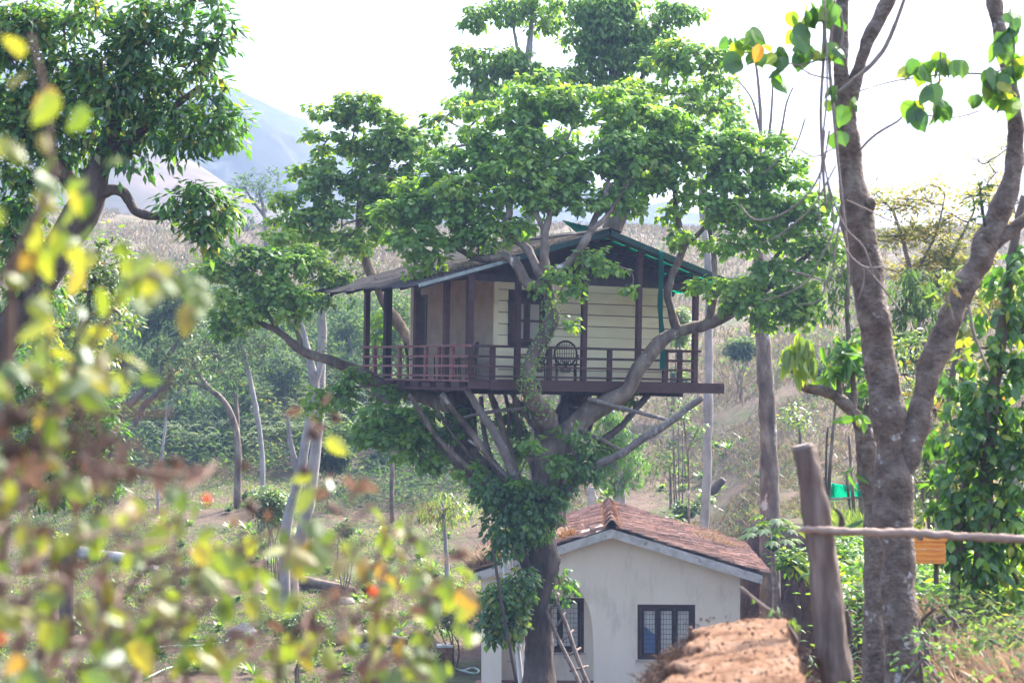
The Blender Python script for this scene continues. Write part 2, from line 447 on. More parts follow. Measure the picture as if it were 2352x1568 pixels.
def mat_mat():
    """woven split-bamboo mat: fine horizontal weave with vertical ribs"""
    m, nt, out = nt_new('bamboo_mat')
    tcn = N(nt, 'ShaderNodeTexCoord')
    w = N(nt, 'ShaderNodeTexWave', wave_type='BANDS', bands_direction='Z')
    w.inputs['Scale'].default_value = 11
    w.inputs['Distortion'].default_value = 2.5
    w.inputs['Detail'].default_value = 3
    w2 = N(nt, 'ShaderNodeTexWave', wave_type='BANDS', bands_direction='Y')
    w2.inputs['Scale'].default_value = 9
    w2.inputs['Distortion'].default_value = 1.0
    nt.links.new(tcn.outputs['Object'], w.inputs[0])
    nt.links.new(tcn.outputs['Object'], w2.inputs[0])
    ad = N(nt, 'ShaderNodeMath', operation='ADD')
    nt.links.new(w.outputs['Fac'], ad.inputs[0])
    nt.links.new(w2.outputs['Fac'], ad.inputs[1])
    nz = N(nt, 'ShaderNodeTexNoise')
    nz.inputs['Scale'].default_value = 3
    nt.links.new(tcn.outputs['Object'], nz.inputs['Vector'])
    ad2 = N(nt, 'ShaderNodeMath', operation='MULTIPLY_ADD')
    ad2.inputs[1].default_value = 0.25
    nt.links.new(ad.outputs[0], ad2.inputs[0])
    nt.links.new(nz.outputs['Fac'], ad2.inputs[2])
    c = ramp(nt, ad2.outputs[0], [(0.3, (0.22, 0.165, 0.105)), (0.6, (0.32, 0.245, 0.165)), (1.0, (0.42, 0.335, 0.235))])
    b = N(nt, 'ShaderNodeBsdfPrincipled')
    b.inputs['Roughness'].default_value = 0.75
    nt.links.new(c, b.inputs['Base Color'])
    bp = N(nt, 'ShaderNodeBump')
    bp.inputs['Strength'].default_value = 0.4
    bp.inputs['Distance'].default_value = 0.01
    nt.links.new(ad.outputs[0], bp.inputs['Height'])
    nt.links.new(bp.outputs[0], b.inputs['Normal'])
    nt.links.new(b.outputs[0], out.inputs[0])
    return m
M['mat'] = mat_mat()

def mat_glass():
    """dim window glass with the pale curtain behind it seen as a soft colour change"""
    m, nt, out = nt_new('window_glass')
    b = N(nt, 'ShaderNodeBsdfPrincipled')
    b.inputs['Base Color'].default_value = (0.36, 0.35, 0.31, 1)
    b.inputs['Roughness'].default_value = 0.12
    b.inputs['Specular IOR Level'].default_value = 0.8
    nt.links.new(b.outputs[0], out.inputs[0])
    return m
M['glass'] = mat_glass()
M['curtain'] = surf('pale_curtain', [(0.3, (0.68, 0.67, 0.64)), (0.6, (0.8, 0.79, 0.76))], scale=3, stretch=(4, 1, .5), bump=0)
M['blue_cloth'] = surf('blue_cloth', [(0.3, (0.10, 0.17, 0.36)), (0.7, (0.18, 0.27, 0.46))], scale=3, bump=0)

# ------------------------------------------------------------------ terrain
CPROF = [(-80, -1.0), (-5, -1.5), (4, -1.55), (7, -1.9), (10, -2.6), (15, -4.5), (25, -7.4), (35, -8.3), (45, -8.35), (52, -8.05), (60, -7.25), (70, -6.3), (80, -5.25), (86, -4.1), (95, -1.0), (110, 1.9), (140, 6.6), (200, 14.6), (230, 15.4), (300, 8), (420, -6), (1500, -30)]
RPROF = [(-80, -1.0), (-5, -1.45), (9, -1.45), (14, -2.12), (22, -2.6), (35, -2.95), (45, -3.6), (58, -4.7), (66, -4.2), (75, -2.7), (90, -0.3), (110, 2.2), (140, 6.2), (200, 13.8), (235, 15.2), (300, 8), (420, -6), (1500, -30)]
cpx, cpz = np.array(CPROF).T
rprx, rprz = np.array(RPROF).T

def smooth(a, b, x):
    t = np.clip((x - a) / (b - a), 0, 1)
    return t * t * (3 - 2 * t)

def vnoise(x, y, s, seed=0):
    """cheap smooth value noise for numpy arrays"""
    x = np.asarray(x, float) * s + seed * 17.13
    y = np.asarray(y, float) * s - seed * 9.7
    xi, yi = np.floor(x), np.floor(y)
    fx, fy = x - xi, y - yi
    fx, fy = fx * fx * (3 - 2 * fx), fy * fy * (3 - 2 * fy)
    def h(a, b):
        q = np.sin(a * 127.1 + b * 311.7 + seed * 3.1) * 43758.5453
        return q - np.floor(q)
    return (h(xi, yi) * (1 - fx) + h(xi + 1, yi) * fx) * (1 - fy) + (h(xi, yi + 1) * (1 - fx) + h(xi + 1, yi + 1) * fx) * fy

def ground(x, y):
    x, y = np.asarray(x, float), np.asarray(y, float)
    c = np.interp(y, cpx, cpz)
    r = np.interp(y, rprx, rprz)
    # soften the kinks of the profiles
    for d in (1.5, 3.5):
        c = c * .5 + .25 * (np.interp(y - d, cpx, cpz) + np.interp(y + d, cpx, cpz))
    xe = np.interp(y, [0, 9, 14, 30, 35, 56.5, 58.5, 70, 110, 300], [1.25, 1.95, 2.6, 4.2, 4.9, 9.2, 6.5, 8.4, 13.5, 36])
    w = smooth(-1, 1, (x - xe) / (0.7 + 0.15 * np.maximum(y - 62, 0)))
    z = c * (1 - w) + r * w
    far = smooth(55, 160, y)
    z = z + (vnoise(x, y, 0.35, 1) - .5) * 0.35 * smooth(8, 40, y) + (vnoise(x, y, 0.08, 2) - .5) * 1.2 * far + (vnoise(x, y, 0.025, 3) - .5) * 3.0 * far
    z = z + (vnoise(x, y, 1.3, 4) - .5) * 0.10
    pad = (1 - smooth(0, 1.2, np.maximum(np.maximum(-1.6 - x, x - 6.2), np.maximum(48.0 - y, y - 60.5))))
    z = z * (1 - pad) + (-8.3) * pad
    return z

def gz(x, y):
    return float(ground(x, y))

def build_grid(name, xs, ys, zf, mat, kind='structure', label=None):
    X, Y = np.meshgrid(xs, ys)
    Z = zf(X, Y)
    nx, ny = len(xs), len(ys)
    V = np.stack([X.ravel(), Y.ravel(), Z.ravel()], 1)
    i = np.arange((ny - 1) * (nx - 1))
    a = (i // (nx - 1)) * nx + i % (nx - 1)
    idx = np.stack([a, a + 1, a + nx + 1, a + nx], 1)
    o = link(name, np_mesh(name, V, 4, mat, idx=idx, smooth=True))
    return setp(o, label, None, None, kind)

def mat_ground():
    m, nt, out = nt_new('hillside_soil')
    ge = N(nt, 'ShaderNodeNewGeometry')
    sp = N(nt, 'ShaderNodeSeparateXYZ')
    nt.links.new(ge.outputs['Position'], sp.inputs[0])
    def nz(s, d=6, r=.6):
        n = N(nt, 'ShaderNodeTexNoise')
        n.inputs['Scale'].default_value = s
        n.inputs['Detail'].default_value = d
        n.inputs['Roughness'].default_value = r
        nt.links.new(ge.outputs['Position'], n.inputs['Vector'])
        return n.outputs['Fac']
    soil = ramp(nt, nz(0.9, 8, .7), [(0.3, (0.05, 0.034, 0.027)), (0.5, (0.105, 0.072, 0.056)), (0.72, (0.19, 0.135, 0.105))])
    grass = ramp(nt, nz(0.5, 8, .75), [(0.3, (0.07, 0.07, 0.035)), (0.48, (0.135, 0.11, 0.075)), (0.62, (0.20, 0.15, 0.11)), (0.8, (0.09, 0.10, 0.045))])
    grn = ramp(nt, nz(1.7, 8, .75), [(0.35, (0.05, 0.06, 0.03)), (0.7, (0.12, 0.14, 0.06))])
    mr = N(nt, 'ShaderNodeMapRange')
    mr.inputs['From Min'].default_value = 60
    mr.inputs['From Max'].default_value = 112
    ad = N(nt, 'ShaderNodeMath', operation='MULTIPLY_ADD')
    ad.inputs[1].default_value = 26.0
    nt.links.new(nz(0.12), ad.inputs[0])
    s2 = N(nt, 'ShaderNodeMath', operation='SUBTRACT')
    nt.links.new(sp.outputs['Y'], s2.inputs[0])
    s2.inputs[1].default_value = 13
    nt.links.new(s2.outputs[0], ad.inputs[2])
    nt.links.new(ad.outputs[0], mr.inputs[0])
    mx = N(nt, 'ShaderNodeMix', data_type='RGBA')
    nt.links.new(mr.outputs[0], mx.inputs[0])
    nt.links.new(soil, mx.inputs[6])
    nt.links.new(grass, mx.inputs[7])
    pf = ramp(nt, nz(0.35, 7, .72), [(0.50, (0, 0, 0)), (0.60, (.85, .85, .85))])
    mx2 = N(nt, 'ShaderNodeMix', data_type='RGBA')
    nt.links.new(pf, mx2.inputs[0])
    nt.links.new(mx.outputs[2], mx2.inputs[6])
    nt.links.new(grn, mx2.inputs[7])
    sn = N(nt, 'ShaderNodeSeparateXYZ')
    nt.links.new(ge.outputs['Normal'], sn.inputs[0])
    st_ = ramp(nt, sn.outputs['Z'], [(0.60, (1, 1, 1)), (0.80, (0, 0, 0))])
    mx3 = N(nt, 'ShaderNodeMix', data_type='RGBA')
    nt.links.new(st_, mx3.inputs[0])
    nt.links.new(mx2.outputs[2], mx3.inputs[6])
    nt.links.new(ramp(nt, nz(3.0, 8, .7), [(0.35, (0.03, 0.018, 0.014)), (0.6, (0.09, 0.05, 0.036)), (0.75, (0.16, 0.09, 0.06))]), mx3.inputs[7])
    b = N(nt, 'ShaderNodeBsdfPrincipled')
    b.inputs['Roughness'].default_value = 0.95
    b.inputs['Specular IOR Level'].default_value = 0.1
    nt.links.new(mx3.outputs[2], b.inputs['Base Color'])
    bp = N(nt, 'ShaderNodeBump')
    bp.inputs['Strength'].default_value = 0.7
    bp.inputs['Distance'].default_value = 0.25
    nt.links.new(nz(2.2, 8, .7), bp.inputs['Height'])
    nt.links.new(bp.outputs[0], b.inputs['Normal'])
    nt.links.new(b.outputs[0], out.inputs[0])
    return m

xs = np.concatenate([-np.geomspace(900, 34, 26), np.arange(-32, 34, 0.45), np.geomspace(35, 900, 26)])
ys = np.concatenate([np.arange(-80, 0, 8), np.arange(0, 30, 0.5), np.arange(30, 130, 0.7), np.arange(130, 250, 2.5), np.geomspace(255, 1500, 26)])
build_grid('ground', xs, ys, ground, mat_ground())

def mat_hill(name, a, b_, c):
    m, nt, out = nt_new(name)
    ge = N(nt, 'ShaderNodeNewGeometry')
    def nz(s, d=7, r=.65):
        n = N(nt, 'ShaderNodeTexNoise')
        n.inputs['Scale'].default_value = s
        n.inputs['Detail'].default_value = d
        n.inputs['Roughness'].default_value = r
        nt.links.new(ge.outputs['Position'], n.inputs['Vector'])
        return n.outputs['Fac']
    f1 = ramp(nt, nz(0.09), [(0.35, a), (0.65, b_)])
    mx = N(nt, 'ShaderNodeMix', data_type='RGBA')
    nt.links.new(ramp(nt, nz(0.008), [(0.48, (0, 0, 0)), (0.58, (1, 1, 1))]), mx.inputs[0])
    nt.links.new(f1, mx.inputs[6])
    mx.inputs[7].default_value = (*c, 1)
    b = N(nt, 'ShaderNodeBsdfPrincipled')
    b.inputs['Roughness'].default_value = 1
    nt.links.new(mx.outputs[2], b.inputs['Base Color'])
    nt.links.new(b.outputs[0], out.inputs[0])
    return m

def hill(ridge, Yc, depth, mat, bumpy, step, x0=-1.0, x1=1.2, base=-40):
    """a ridge: profile points (u, v) of its crest as seen at distance Yc, falling away on both sides"""
    ru, rv = np.array(ridge, float).T
    rx, rz = (ru - CU) / F * Yc, (HZ - rv) / F * Yc
    xs = np.arange(x0 * Yc * .5, x1 * Yc * .5, step)
    ys = np.arange(Yc - depth, Yc + depth, step * 1.4)
    def zf(X, Y):
        R = np.interp(X, rx, rz)
        t = (Y - Yc) / depth
        fall = np.where(t < 0, 1 - np.abs(t) ** 1.25, 1 - np.abs(t) ** 1.6)
        spur = (vnoise(X, Y * .35, 0.012, 5) - .5) * 0.30 * np.abs(t) + (vnoise(X, Y * .6, 0.03, 9) - .5) * 0.09 * np.abs(t)
        z = base + (R - base) * np.clip(fall + spur, 0, 1.03)
        z = z + (vnoise(X, Y, 0.11, 6) - .5) * bumpy * 1.5 + (vnoise(X, Y, 0.25, 7) - .5) * bumpy
        return z
    build_grid('hill', xs, ys, zf, mat)
hill([(-2600, 60), (-200, 90), (300, 150), (430, 190), (520, 212), (560, 218), (610, 236), (660, 262), (740, 318), (850, 372), (1000, 410), (1250, 430), (1500, 470), (1750, 520), (2000, 545), (2400, 590), (4500, 620)], 1000, 420, mat_hill('far_forest', (0.02, 0.028, 0.025), (0.04, 0.055, 0.04), (0.09, 0.08, 0.06)), 5, 9)
hill([(-2600, 150), (300, 225), (480, 250), (560, 262), (620, 288), (670, 322), (720, 352), (800, 420), (900, 455), (1100, 500), (1500, 560), (2300, 600), (4500, 640)], 620, 230, mat_hill('near_forest', (0.015, 0.024, 0.02), (0.04, 0.055, 0.035), (0.05, 0.06, 0.04)), 6, 5)
hill([(-2600, 300), (150, 322), (330, 340), (420, 366), (500, 408), (560, 440), (640, 478), (760, 520), (1100, 560), (1900, 600), (4500, 640)], 400, 110, mat_hill('grass_slope', (0.10, 0.08, 0.065), (0.16, 0.12, 0.10), (0.05, 0.06, 0.04)), 1.6, 4)

# ------------------------------------------------------------------ foliage toolkit
# leaf templates: (x across, y along, z lift) for a leaf 1 long and 1 wide; faces are triangles
T_ROUND = (np.array([(0, 0, 0), (.36, .14, -.10), (.46, .50, -.16), (0, 1, -.22), (-.46, .50, -.16), (-.36, .14, -.10), (0, .5, .03)]),
           np.array([(0, 1, 6), (1, 2, 6), (2, 3, 6), (3, 4, 6), (4, 5, 6), (5, 0, 6)]))
T_LANCE = (np.array([(0, 0, 0), (.5, .42, -.06), (0, 1, -.22), (-.5, .42, -.06), (0, .45, .04)]),
           np.array([(0, 1, 4), (1, 2, 4), (2, 3, 4), (3, 0, 4)]))
T_FAR = (np.array([(0, 0, 0), (.5, .45, -.08), (0, 1, -.16), (-.5, .45, -.08)]), np.array([(0, 1, 2), (0, 2, 3)]))
# a broad leaf with a pointed tip, for leaves seen close
_o = [(0, 0), (.20, -.02), (.40, .10), (.50, .32), (.46, .55), (.30, .76), (.12, .90), (0, 1.04)]
_v = [(x, y, -.35 * x * x - .10 * y * y) for x, y in _o] + [(-x, y, -.35 * x * x - .10 * y * y) for x, y in _o[1:-1][::-1]] + [(0, .35, .03), (0, .7, .0)]
_n = len(_o) * 2 - 2
_f = []
_cn = []
for k in range(_n):
    a, b = k, (k + 1) % _n
    _cn.append(_n if (_v[a][1] + _v[b][1]) / 2 < .50 else _n + 1)
    _f.append((a, b, _cn[-1]))
for k in range(_n):
    if _cn[k] != _cn[k - 1]:
        _f.append((k, _n, _n + 1) if _cn[k] == _n else (k, _n + 1, _n))
T_BROAD = (np.array(_v), np.array(_f))

def unit(a):
    return a / np.maximum(np.linalg.norm(a, axis=1, keepdims=True), 1e-9)

def leaf_frames(axis, nrm):
    axis = unit(axis)
    nrm = nrm - axis * np.sum(axis * nrm, 1, keepdims=True)
    nrm = unit(nrm)
    side = np.cross(axis, nrm)
    return axis, nrm, side

def leaf_mesh(name, T, pos, axis, nrm, L, W, mat, off=None, groupid=None):
    tv, tf = T
    axis, nrm, side = leaf_frames(axis, nrm)
    n = len(pos)
    L = np.broadcast_to(np.asarray(L, float), (n,))[:, None, None]
    W = np.broadcast_to(np.asarray(W, float), (n,))[:, None, None]
    V = pos[:, None, :] + side[:, None, :] * tv[None, :, 0:1] * W + axis[:, None, :] * tv[None, :, 1:2] * L + nrm[:, None, :] * tv[None, :, 2:3] * L
    idx = (tf[None] + (np.arange(n) * len(tv))[:, None, None]).reshape(-1, 3)
    r = rng.random(n) if groupid is None else np.clip(groupid + rng.normal(0, .10, n), 0, .999)
    return np_mesh(name, V.reshape(-1, 3), 3, mat, attr=np.repeat(r, len(tf)), off=off, idx=idx)

def leaf_objects(T, pos, axis, nrm, L, W, mat, parent, name='leaf', shared=None):
    """each leaf its own object; all share one mesh"""
    tv, tf = T
    me = shared
    if me is None:
        me = bpy.data.meshes.new(name)
        me.from_pydata([tuple(q) for q in tv], [], [tuple(int(i) for i in q) for q in tf])
        me.materials.append(mat)
    axis, nrm, side = leaf_frames(axis, nrm)
    L = np.broadcast_to(np.asarray(L, float), (len(pos),))
    W = np.broadcast_to(np.asarray(W, float), (len(pos),))
    off = np.array(parent.location)
    for i in range(len(pos)):
        o = bpy.data.objects.new(name, me)
        s, a, nn, p = side[i] * W[i], axis[i] * L[i], nrm[i] * L[i], pos[i] - off
        o.matrix_basis = Matrix(((s[0], a[0], nn[0], p[0]), (s[1], a[1], nn[1], p[1]), (s[2], a[2], nn[2], p[2]), (0, 0, 0, 1)))
        o.parent = parent
        COL.objects.link(o)
    return me

def blob_clusters(masses, cr, dens=1.0, sep=.62):
    """masses: (u, v, ru, rv, Y[, depth factor]) in the photograph's view. Returns cluster centres and radii"""
    C, R = [], []
    for ms in masses:
        u, v, ru, rv, Y = ms[:5]
        df = ms[5] if len(ms) > 5 else 0.8
        c = np.array(P(u, v, Y))
        rx, rz = ru / F * Y, rv / F * Y
        ry = df * (rx + rz) / 2
        vol = rx * ry * rz
        n = max(1, int(round(dens * 1.6 * vol / cr ** 3 + 1.0 * (rx * rz) / cr ** 2)))
        k = 0
        got = []
        tries = 0
        while k < n and tries < n * 12:
            tries += 1
            d = rng.normal(size=3)
            d /= np.linalg.norm(d)
            d *= rng.random() ** (1 / 2.4)
            q = c + d * np.array([max(rx - cr * .5, rx * .25), max(ry - cr * .5, ry * .25), max(rz - cr * .45, rz * .25)])
            if got and min(np.linalg.norm(np.array(got) - q, axis=1)) < cr * sep:
                continue
            got.append(q)
            k += 1
        for q in got:
            C.append(q)
            R.append(cr * rng.uniform(.6, 1.3))
    return np.array(C), np.array(R)

def rosettes(C, R, per, flat=0.72, up=0.35):
    """rosette centres on the upper shells of the clusters. Returns (points, outward directions, cluster index)"""
    P_, D_, I_ = [], [], []
    for i, (c, r) in enumerate(zip(C, R)):
        n = max(3, int(per * (r / np.mean(R)) ** 2))
        d = unit(rng.normal(size=(n, 3)) + np.array([0, 0, up]))
        rad = r * rng.uniform(.55, 1.0, (n, 1)) ** .5
        P_.append(c + d * rad * np.array([1, 1, flat]))
        D_.append(d)
        I_.append(np.full(n, i))
    return np.concatenate(P_), np.concatenate(D_), np.concatenate(I_)

def rosette_leaves(RP, RD, k, spread, droop=(-.9, .45), jit=.5):
    """k leaves round each rosette, hanging outward. Returns pos, axis, nrm, rosette index"""
    n = len(RP)
    idx = np.repeat(np.arange(n), k)
    m = len(idx)
    ph = rng.uniform(0, 2 * np.pi, m)
    el = rng.uniform(droop[0], droop[1], m)
    ax = np.stack([np.cos(ph) * np.cos(el), np.sin(ph) * np.cos(el), np.sin(el)], 1)
    ax = unit(ax + RD[idx] * .35)
    nr = unit(np.array([0, 0, 1.0]) + ax * .6 + rng.normal(0, .35, (m, 3)))
    pos = RP[idx] + ax * spread * rng.uniform(.15, 1.0, (m, 1)) + rng.normal(0, spread * jit * .5, (m, 3))
    return pos, ax, nr, idx

class Skeleton:
    def __init__(self):
        self.pts = np.zeros((0, 3))
    def add(self, pts):
        a = np.array([tuple(q) for q in pts])
        self.pts = np.concatenate([self.pts, a]) if len(self.pts) else a
    def grow(self, C, mb, r0=.035, r1=.012, maxlen=99, sides=5, sag=.12, seg=4):
        """joins every cluster centre to the nearest wood, nearest clusters first"""
        C = np.asarray(C)
        todo = list(range(len(C)))
        d = np.array([np.min(np.linalg.norm(self.pts - C[i], axis=1)) for i in todo])
        for i in np.argsort(d):
            c = C[i]
            dd = np.linalg.norm(self.pts - c, axis=1) + .35 * np.maximum(self.pts[:, 2] - c[2], 0)
            j = int(np.argmin(dd))
            a = self.pts[j]
            L = np.linalg.norm(c - a)
            if L > maxlen or L < .05:
                continue
            pts = []
            side = rng.normal(size=3) * L * .09
            for k in range(seg + 1):
                t = k / seg
                q = a + (c - a) * t + side * math.sin(math.pi * t) + np.array([0, 0, -sag * L]) * math.sin(math.pi * t) * (1 if c[2] > a[2] else -.5) + rng.normal(0, .012 * L, 3) * (0 < k < seg)
                pts.append(Vector(q))
            ra = min(r0, .012 + .02 * L)
            mb.tube(pts, [ra + (r1 - ra) * k / seg for k in range(seg + 1)], sides=sides, sub=1, cap=False)
            self.add(pts[1:])

def in_view(pos, m=0.0):
    u = CU + pos[:, 0] / pos[:, 1] * F
    v = HZ - pos[:, 2] / pos[:, 1] * F
    return (u > -m) & (u < 2352 + m) & (v > -m) & (v < 1568 + m)

def crown(parent, masses, leaf=.15, asp=.8, T=T_ROUND, mat=None, cr=.45, per=22, k=9, spread=.16, dens=1.0, up=.35, droop=(-.9, .45),
          skel=None, twigmb=None, r0=.035, pick=0, name='crown', stuff=False, maxlen=99, twiglet=True, shade=True, flat=.72, jit=.5, seg=4, sep=.62):
    C, R = blob_clusters(masses, cr, dens, sep)
    if skel is not None and twigmb is not None:
        skel.grow(C, twigmb, r0=r0, maxlen=maxlen, seg=seg)
    RP, RD, RI = rosettes(C, R, per, up=up, flat=flat)
    if twigmb is not None and twiglet:
        for i in range(0, len(RP), 2):
            c = C[RI[i]]
            a, b = Vector(c), Vector(RP[i])
            m = (a + b) / 2 + Vector(rng.normal(0, .03, 3))
            twigmb.tube([a, m, b], [.010, .007, .004], sides=3, sub=1, cap=False)
    pos, ax, nr, idx = rosette_leaves(RP, RD, k, spread, droop, jit)
    L = leaf * rng.uniform(.65, 1.2, len(pos))
    gid = None
    W = L * asp
    base = rng.random(len(C))[RI[idx]] * .55 + .2
    if pick:
        vis = in_view(pos)
        key = pos[:, 1] - 3.0 * L / leaf + np.where(vis, 0, 1e3) + rng.random(len(pos)) * .6
        sel = np.argsort(key)[:pick]
        msk = np.zeros(len(pos), bool)
        msk[sel] = True
        leaf_objects(T, pos[msk], ax[msk], nr[msk], L[msk], W[msk], mat, parent)
        pos, ax, nr, L, W, base = pos[~msk], ax[~msk], nr[~msk], L[~msk], W[~msk], base[~msk]
    o = link(name, leaf_mesh(name, T, pos, ax, nr, L, W, mat, off=parent.location, groupid=base), parent)
    if stuff or pick:
        o['kind'] = 'stuff'
    return len(pos)

def px(path, Y):
    """path of (u, v[, dY]) at distance Y"""
    return [P(q[0], q[1], Y + (q[2] if len(q) > 2 else 0)) for q in path]

def rpx(rs, Y):
    return [r / F * Y for r in rs]

# ------------------------------------------------------------------ the great fig tree that carries the tree house
YT = 42.4
tree = thing('fig_tree', (P(1237, 1568, YT).x, YT, -8.3), 'huge spreading leafy tree that holds up the wooden tree house', 'tree')
sk = Skeleton()
def limb(name, path, rr, Y, parent, mat, sk=None, sides=9, bump=.22, sub=4, fine=.07, ff=9.0):
    mb = MB()
    pp = mb.tube(px(path, Y), rpx(rr, Y), sides=sides, sub=sub, bump=bump, seed=path[0][0] * .37, fine=fine, ff=ff).last
    mb.build(name, mat, parent, smooth=True, world=True)
    if sk is not None:
        sk.add(pp[len(pp) // 4:])
    return pp
mb = MB()
mb.tube(px([(1232, 1640), (1234, 1568), (1237, 1480), (1240, 1380), (1243, 1300), (1238, 1240), (1232, 1180), (1225, 1130)], YT), rpx([50, 38, 33, 31, 34, 42, 60, 70], YT), sides=22, sub=9, bump=.22, seed=3, fine=.10, ff=9)
mb.tube(px([(1180, 1210), (1195, 1250), (1208, 1300), (1222, 1350)], YT - .35), rpx([16, 14, 10, 6], YT), sides=9, sub=4, bump=.3)
mb.build('trunk', M['bark_dark'], tree, smooth=True, world=True)
limbs = [
    # right-leaning main stem, then the ivy-covered stem before the house front
    ([(1245, 1200), (1258, 1130), (1265, 1060), (1262, 1000), (1245, 950, -.5), (1220, 905, -1.1), (1212, 870, -1.35), (1222, 820, -1.35), (1252, 765, -1.3), (1266, 720, -1.3), (1262, 675, -1.3), (1252, 635, -1.3)],
     [44, 42, 38, 34, 26, 19, 15, 15, 16, 15, 14, 13]),
    ([(1251, 650, -1.3), (1222, 655, -1.3), (1206, 645, -1.3), (1196, 622, -1.3), (1180, 600, -1.2), (1162, 590, -1.1), (1124, 594, -.9), (1085, 588, -.7), (1030, 560, -.3), (980, 540)], [13, 12, 12, 11, 10, 11, 10, 8, 6, 5]),
    ([(1251, 645, -1.3), (1238, 625, -1.3), (1226, 598, -1.2), (1212, 573, -1.1), (1184, 552, -1), (1161, 545, -1), (1154, 532, -1), (1162, 512, -1), (1170, 480, -1), (1168, 430, -.8), (1150, 380, -.5)], [13, 12, 10, 9, 9, 10, 10, 9, 8, 7, 5]),
    ([(1251, 640, -1.3), (1250, 600, -1.3), (1250, 560, -1.3), (1252, 530, -1.2), (1262, 495, -1.1), (1272, 440, -1), (1285, 380, -.8), (1300, 320, -.6)], [13, 12, 10, 9, 8, 7, 6, 4]),
    ([(1252, 535, -1.2), (1238, 505, -1.1), (1225, 470, -1), (1215, 430, -.8)], [7, 6, 5, 4]),
    ([(1255, 640, -1.3), (1272, 625, -1.4), (1292, 615, -1.4), (1313, 596, -1.4), (1336, 565, -1.3), (1352, 540, -1.2), (1360, 520, -1.1), (1375, 480, -1), (1400, 420, -.9)], [12, 11, 11, 9, 8, 8, 8, 6, 5]),
    ([(1355, 532, -1.2), (1380, 510, -1.1), (1400, 488, -1), (1430, 440, -.8), (1470, 380, -.6)], [7, 6, 6, 5, 4]),
    # the limb that rises through the deck on the right
    ([(1262, 1075), (1300, 1000), (1345, 955), (1400, 925), (1440, 900, .1), (1460, 860, .1), (1495, 810, .0), (1530, 775), (1570, 757), (1620, 745), (1670, 722), (1715, 692), (1745, 672), (1800, 630), (1850, 590), (1890, 545)],
     [40, 31, 24, 21, 18, 17, 16, 16, 14, 13, 12, 11, 10, 8, 6, 4]),
    ([(1555, 765), (1548, 735), (1538, 700), (1535, 670), (1545, 630), (1562, 590), (1572, 560), (1562, 520), (1552, 480), (1550, 420), (1545, 360)], [11, 10, 9, 9, 9, 8, 8, 7, 6, 5, 4]),
    ([(1570, 565), (1590, 550), (1620, 520), (1650, 480), (1672, 430)], [6, 6, 5, 5, 4]),
    ([(1625, 745), (1632, 715), (1640, 680), (1642, 640), (1640, 590), (1632, 540), (1628, 500)], [10, 9, 8, 7, 6, 5, 4]),
    ([(1740, 674), (1755, 640), (1775, 600), (1800, 560), (1810, 500)], [8, 7, 6, 5, 4]),
    # the old left stem behind the deck
    ([(1190, 1170, .4), (1120, 1110, .6), (1080, 1060, .9), (1065, 1000, 1.2), (1055, 940, 1.4), (1030, 900, 1.6), (985, 860, 5.0), (945, 795, 5.8), (918, 745, 6.0), (885, 700, 6.0), (862, 650, 6.0), (845, 610, 6.0), (830, 560, 6.0), (825, 500, 6.0), (828, 430, 6.0), (835, 360, 5.8), (838, 300, 5.6)],
     [46, 42, 38, 36, 34, 28, 17, 15, 15, 14, 13, 13, 11, 9, 8, 6, 4]),
    ([(838, 590, 6.0), (815, 575, 6.0), (785, 555, 5.8), (750, 535, 5.6)], [8, 7, 6, 4]),
    ([(1050, 935, 1.4), (990, 915, 1.6), (920, 895, 2.0), (860, 875, 2.2), (800, 845, 2.2), (752, 825, 2), (700, 810, 2), (672, 788, 2), (640, 762, 2), (600, 742, 2), (560, 722, 2)], [24, 20, 17, 15, 14, 13, 11, 11, 9, 7, 5]),
    ([(690, 805, 2), (688, 780, 2), (680, 740, 2), (700, 700, 2), (715, 660, 2)], [7, 6, 5, 4, 3]),
    ([(640, 760, 2), (600, 700, 2), (560, 660, 2), (545, 610, 2)], [6, 5, 4, 3]),
    # the dark stem that shows above the ridge
    ([(1280, 1050, .6), (1310, 950, 1.5), (1340, 850, 4.5), (1370, 700, 5.6), (1395, 560, 5.8), (1418, 505, 5.8), (1440, 460, 5.6), (1470, 400, 5.4), (1500, 330, 5), (1520, 260, 4.6)], [40, 36, 28, 24, 23, 22, 19, 14, 10, 6]),
]
for path, rr in limbs:
    limb('limb', path, rr, YT, tree, M['bark'], sk)
